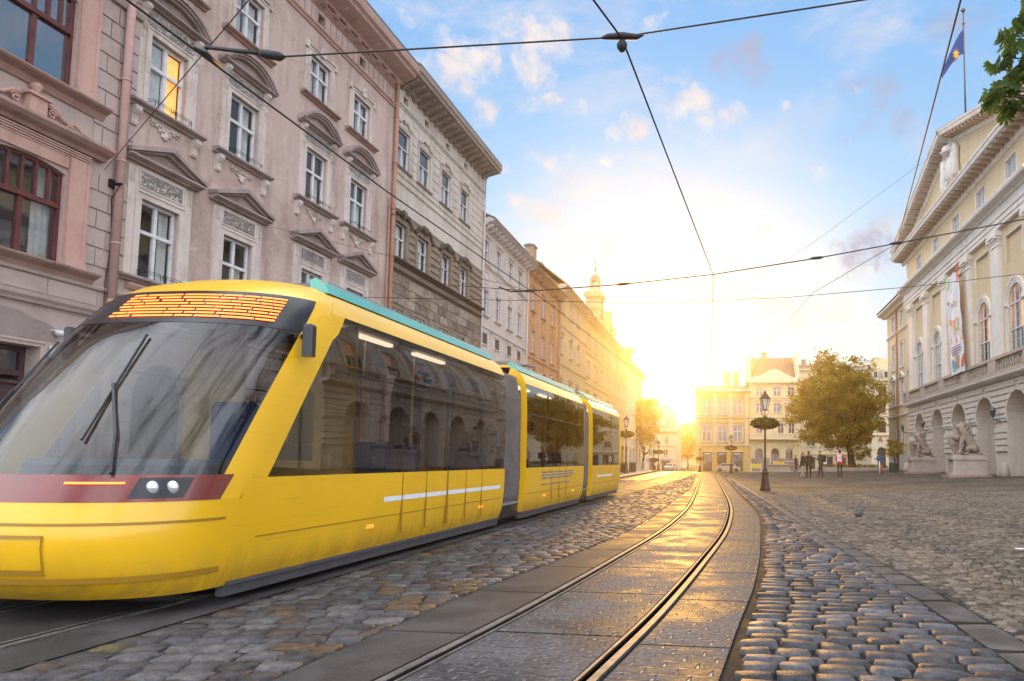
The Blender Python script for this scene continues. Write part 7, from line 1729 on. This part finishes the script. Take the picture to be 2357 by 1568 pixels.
# planter kerb round the tree, fountain basin and statue
def planter():
    t = thing('planter', 'long low stone edged bed with shrubs under the big round tree', 'planter', (0, 0, 0)); m = MB()
    m.bbox(8.4, 14.6, 72, 72.35, .15, .62, .03); m.bbox(8.4, 8.7, 72.35, 79, .15, .62, .03); m.bbox(14.3, 14.6, 72.35, 79, .15, .62, .03); m.build('stone_edge', M_ped, t)
    m = MB()
    for i in range(14): leaves(m, 8.9 + i * .42, 73.2 + (i % 3) * .5, .68, (.4, .4, .28), 90, .14, 50 + i)
    m.build('shrubs', M_leaf2, t)
planter()
def fountain():
    x, y = 5.9, 86; z = Z(x, y); t = thing('fountain', 'stone fountain with a standing figure above an octagonal basin in front of the cream house', 'fountain', (x, y, z))
    m = MB(); m.lathe([(2.9, 0), (2.9, .12), (2.5, .14), (2.45, .75), (2.6, .78), (2.6, .88), (2.2, .88), (2.15, .3)], n=8); m.build('basin', M_ped, t)
    m = MB(); m.lathe([(.55, .3), (.5, 1.1), (.62, 1.15), (.62, 1.25), (.4, 1.3)], n=8); m.build('plinth', M_ped, t)
    v = [(0, 0, 2.05), (.08, .1, 1.7), (.1, .12, 1.35), (-.05, -.1, 1.7), (-.08, -.12, 1.35), (0, 0, 2.4), (.02, 0, 2.66), (.03, 0, 2.9), (.03, 0, 3.05), (.2, .1, 2.5), (.42, .1, 2.75), (.62, .1, 3.0), (-.2, 0, 2.5), (-.3, .1, 2.2), (-.2, .2, 1.9), (.5, .1, 3.2)]
    me = skin_mesh('figure', v, [(0, 1), (1, 2), (0, 3), (3, 4), (0, 5), (5, 6), (6, 7), (7, 8), (6, 9), (9, 10), (10, 11), (6, 12), (12, 13), (13, 14), (11, 15)], [.2, .16, .14, .16, .14, .2, .18, .09, .11, .09, .07, .06, .09, .07, .06, .1], 2); me.materials.clear(); me.materials.append(M_lion); b = bpy.data.objects.new('statue_figure', me); COL.objects.link(b); b.parent = t
fountain()
# information boards beside the fountain
for x, y, c, l in ((4.9, 88, (.7, .45, .05), 'yellow panelled stall board left of the fountain figure'), (2.7, 112, (.75, .5, .06), 'yellow box by the corner of the cream house')):
    t = thing('notice_board', l, 'board', (x, y, Z(x, y))); m = MB(); m.box(-.7, .7, -.04, .04, .6, 1.3); m.build('panel', simple('board_' + str(int(y)), c, .5), t); m = MB(); m.box(-.78, -.7, -.05, .05, 0, 1.4); m.box(.7, .78, -.05, .05, 0, 1.4); m.build('frame', M_signwhite, t)
# parked cars
def car(x, y, rz, label, col):
    t = thing('parked_car', label, 'car', (x, y, Z(x, y)), rz); pm = simple('car_paint_' + str(int(x * 10)), col, .3, 0, .5, .05, coat=.6)
    m = MB(); P = [(-2.0, .35), (-2.05, .75), (-1.75, .9), (-1.1, .95), (.95, .98), (1.75, .88), (2.05, .7), (2.1, .35), (1.7, .22), (-1.7, .22)]; m.prism(P, -.82, .82); P = [(-1.5, .94), (-.95, 1.38), (-.6, 1.44), (.55, 1.44), (.95, 1.36), (1.35, .96)]; V0 = [(a, -.76, b) if b < 1 else (a, -.62, b) for a, b in P]; V1 = [(a, -b_, c) for a, b_, c in V0]; n = len(P)
    m.add(V0 + V1, [(i, (i + 1) % n, n + (i + 1) % n, n + i) for i in range(n)] + [tuple(range(n)), tuple(range(n, 2 * n))[::-1]]); b = m.build('body', pm, t)
    m = MB()
    for s in (-1, 1): m.add([(-1.3, s * .755, 1.0), (-.9, s * .66, 1.33), (.85, s * .66, 1.33), (1.15, s * .755, 1.0)], [(0, 1, 2, 3)])
    m.add([(1.36, -.68, 1.0), (1.36, .68, 1.0), (1.0, .58, 1.36), (1.0, -.58, 1.36)], [(0, 1, 2, 3)]); m.add([(-1.5, -.68, 1.0), (-1.5, .68, 1.0), (-1.02, .58, 1.36), (-1.02, -.58, 1.36)], [(0, 1, 2, 3)]); m.build('windows', M_tramblack, b)
    for a in (-1.3, 1.3):
        for s in (-1, 1): m = MB(); m.lathe([(.3, -.1), (.32, -.08), (.32, .08), (.3, .1)], n=14); m.v = [(p[0] + a, p[2] + s * .76, p[1] + .32) for p in m.v]; m.build('wheel', M_tramblack, t)
    for s in (-1, 1): m = MB(); m.box(-2.07, -2.0, s * .6 - .15, s * .6 + .15, .62, .76); m.build('headlight', M_lens, t)
car(-13.3, 142, R(80), 'white parked car in front of the blue awning shops on the far left', (.6, .6, .58))
car(-1.7, 117, R(0), 'beige parked car before the palazzo shop fronts', (.45, .38, .28))
# low white railing on the left pavement
t = thing('barrier', 'row of low white railings on the left pavement beyond the bins', 'barrier', (-10.2, 73, Z(0, 73) + .13)); m = MB()
for i in range(9): m.tube([(i * .16, 0, 0), (i * .16, 0, .85)], .015, 5)
m.tube([(0, 0, .85), (1.28, 0, .85)], .02, 5); m.tube([(0, 0, .12), (1.28, 0, .12)], .02, 5); m.build('rails', M_white, t)
# ================================================================ tidy-up: wall patterns join their wall, separate pieces become parts of their own
import bmesh
def merge_into(dst, src):
    b = bmesh.new(); b.from_mesh(dst.data); k = len(dst.data.materials)
    for m in src.data.materials: dst.data.materials.append(m)
    M = dst.matrix_local.inverted() @ src.matrix_local; tmp = src.data.copy(); tmp.transform(M)
    n0 = len(b.faces); b.from_mesh(tmp); b.faces.ensure_lookup_table()
    for f in b.faces[n0:]: f.material_index += k
    b.to_mesh(dst.data); b.free(); bpy.data.objects.remove(src); bpy.data.meshes.remove(tmp)
def base_name(o): return o.name.split('.')[0]
JOIN = {'quoin_blocks': 'wall', 'rusticated_base': 'wall', 'rusticated_strips': 'stone_storey', 'ashlar': 'stone_base', 'rustication': 'arcade_wall', 'bare_stonework': 'wall', 'bare_patch': 'wall', 'quoins': 'attic_wall', 'stone_courses': 'wall', 'bumper_line': 'front_body', 'door_seam': 'front_body', 'panel_seam': 'front_body', 'recessed_panel': 'upper_wall'}
for o in list(bpy.data.objects):
    if base_name(o) in JOIN and o.parent:
        dst = [c for c in o.parent.children if base_name(c) == JOIN[base_name(o)]]
        if dst: merge_into(dst[0], o)
NOSPLIT = {'wall', 'arcade_wall', 'upper_wall', 'attic_wall', 'wing_wall', 'stone_storey', 'stone_base', 'crown', 'flowers', 'shrubs', 'led_dots', 'lettering', 'blue_lettering', 'small_print', 'trunk', 'mane', 'front_body', 'crest', 'wooded_hill', 'window', 'body', 'scroll_carving', 'lion_body', 'shop_window', 'shop_front', 'canopy', 'coat_of_arms', 'wire_insulator', 'pull_off_arm', 'rails', 'drum', 'windows', 'face', 'lamp_cage', 'bracket'}
def split_pieces(o, tol=.012):
    me = o.data; nv = len(me.vertices)
    if nv > 60000 or nv == 0: return
    par = list(range(nv))
    def find(a):
        while par[a] != a: par[a] = par[par[a]]; a = par[a]
        return a
    for p in me.polygons:
        vs = p.vertices; r = find(vs[0])
        for v in vs[1:]: par[find(v)] = r
    root = np.array([find(i) for i in range(nv)]); ids, inv = np.unique(root, return_inverse=True); n = len(ids)
    if n < 2 or n > 900: return
    co = np.empty(nv * 3); me.vertices.foreach_get('co', co); co = co.reshape(-1, 3)
    lo = np.full((n, 3), 1e9); hi = np.full((n, 3), -1e9); np.minimum.at(lo, inv, co); np.maximum.at(hi, inv, co); lo -= tol; hi += tol
    ov = np.all((lo[:, None] <= hi[None]) & (hi[:, None] >= lo[None]), -1)
    lab = -np.ones(n, int); k = 0
    for i in range(n):
        if lab[i] >= 0: continue
        st = [i]; lab[i] = k
        while st:
            a = st.pop()
            for b in np.nonzero(ov[a] & (lab < 0))[0]: lab[b] = k; st.append(b)
        k += 1
    if k < 2 or k > 95: return
    vl = lab[inv]
    for c in range(k):
        b = bmesh.new(); b.from_mesh(me); b.verts.ensure_lookup_table(); bmesh.ops.delete(b, geom=[v for v in b.verts if vl[v.index] != c], context='VERTS')
        nm = bpy.data.meshes.new(me.name); b.to_mesh(nm); b.free()
        for m in me.materials: nm.materials.append(m)
        if c == 0: keep = nm
        else: q = bpy.data.objects.new(base_name(o), nm); COL.objects.link(q); q.parent = o.parent; q.matrix_local = o.matrix_local.copy()
    kids = list(o.children); o.data = keep
for o in list(bpy.data.objects):
    if o.type == 'MESH' and o.parent is not None and base_name(o) not in NOSPLIT and o.get('kind') is None: split_pieces(o)
REN = {'stone_courses': 'course', 'balusters': 'baluster', 'pilasters': 'pilaster', 'corner_pillars': 'corner_pillar', 'modillions': 'modillion', 'medallions': 'medallion', 'span_clamps': 'span_clamp'}
for o in list(bpy.data.objects):
    if base_name(o) in REN: o.name = REN[base_name(o)]
for o in bpy.data.objects:
    if o.parent is None and 'label' in o and not (4 <= len(o['label'].replace('-', ' ').split()) <= 16): print('LABELLEN', len(o['label'].split()), o['label'])
# ---------------------------------------------------------------- hazy evening air
def haze():
    m = MB(); m.box(-70, 60, -12, 200, -3.0, 35.5)
    mt = bpy.data.materials.new('haze_air'); mt.use_nodes = True; t = NT(mt.node_tree); t.n.clear()
    v = t.new('ShaderNodeVolumePrincipled'); v.inputs['Color'].default_value = HAZE_COL; v.inputs['Density'].default_value = HAZE_DENS; v.inputs['Anisotropy'].default_value = HAZE_G
    o = t.new('ShaderNodeOutputMaterial'); t.link(v.outputs[0], o.inputs['Volume'])
    m.build('haze', mt, kind='stuff')
haze()
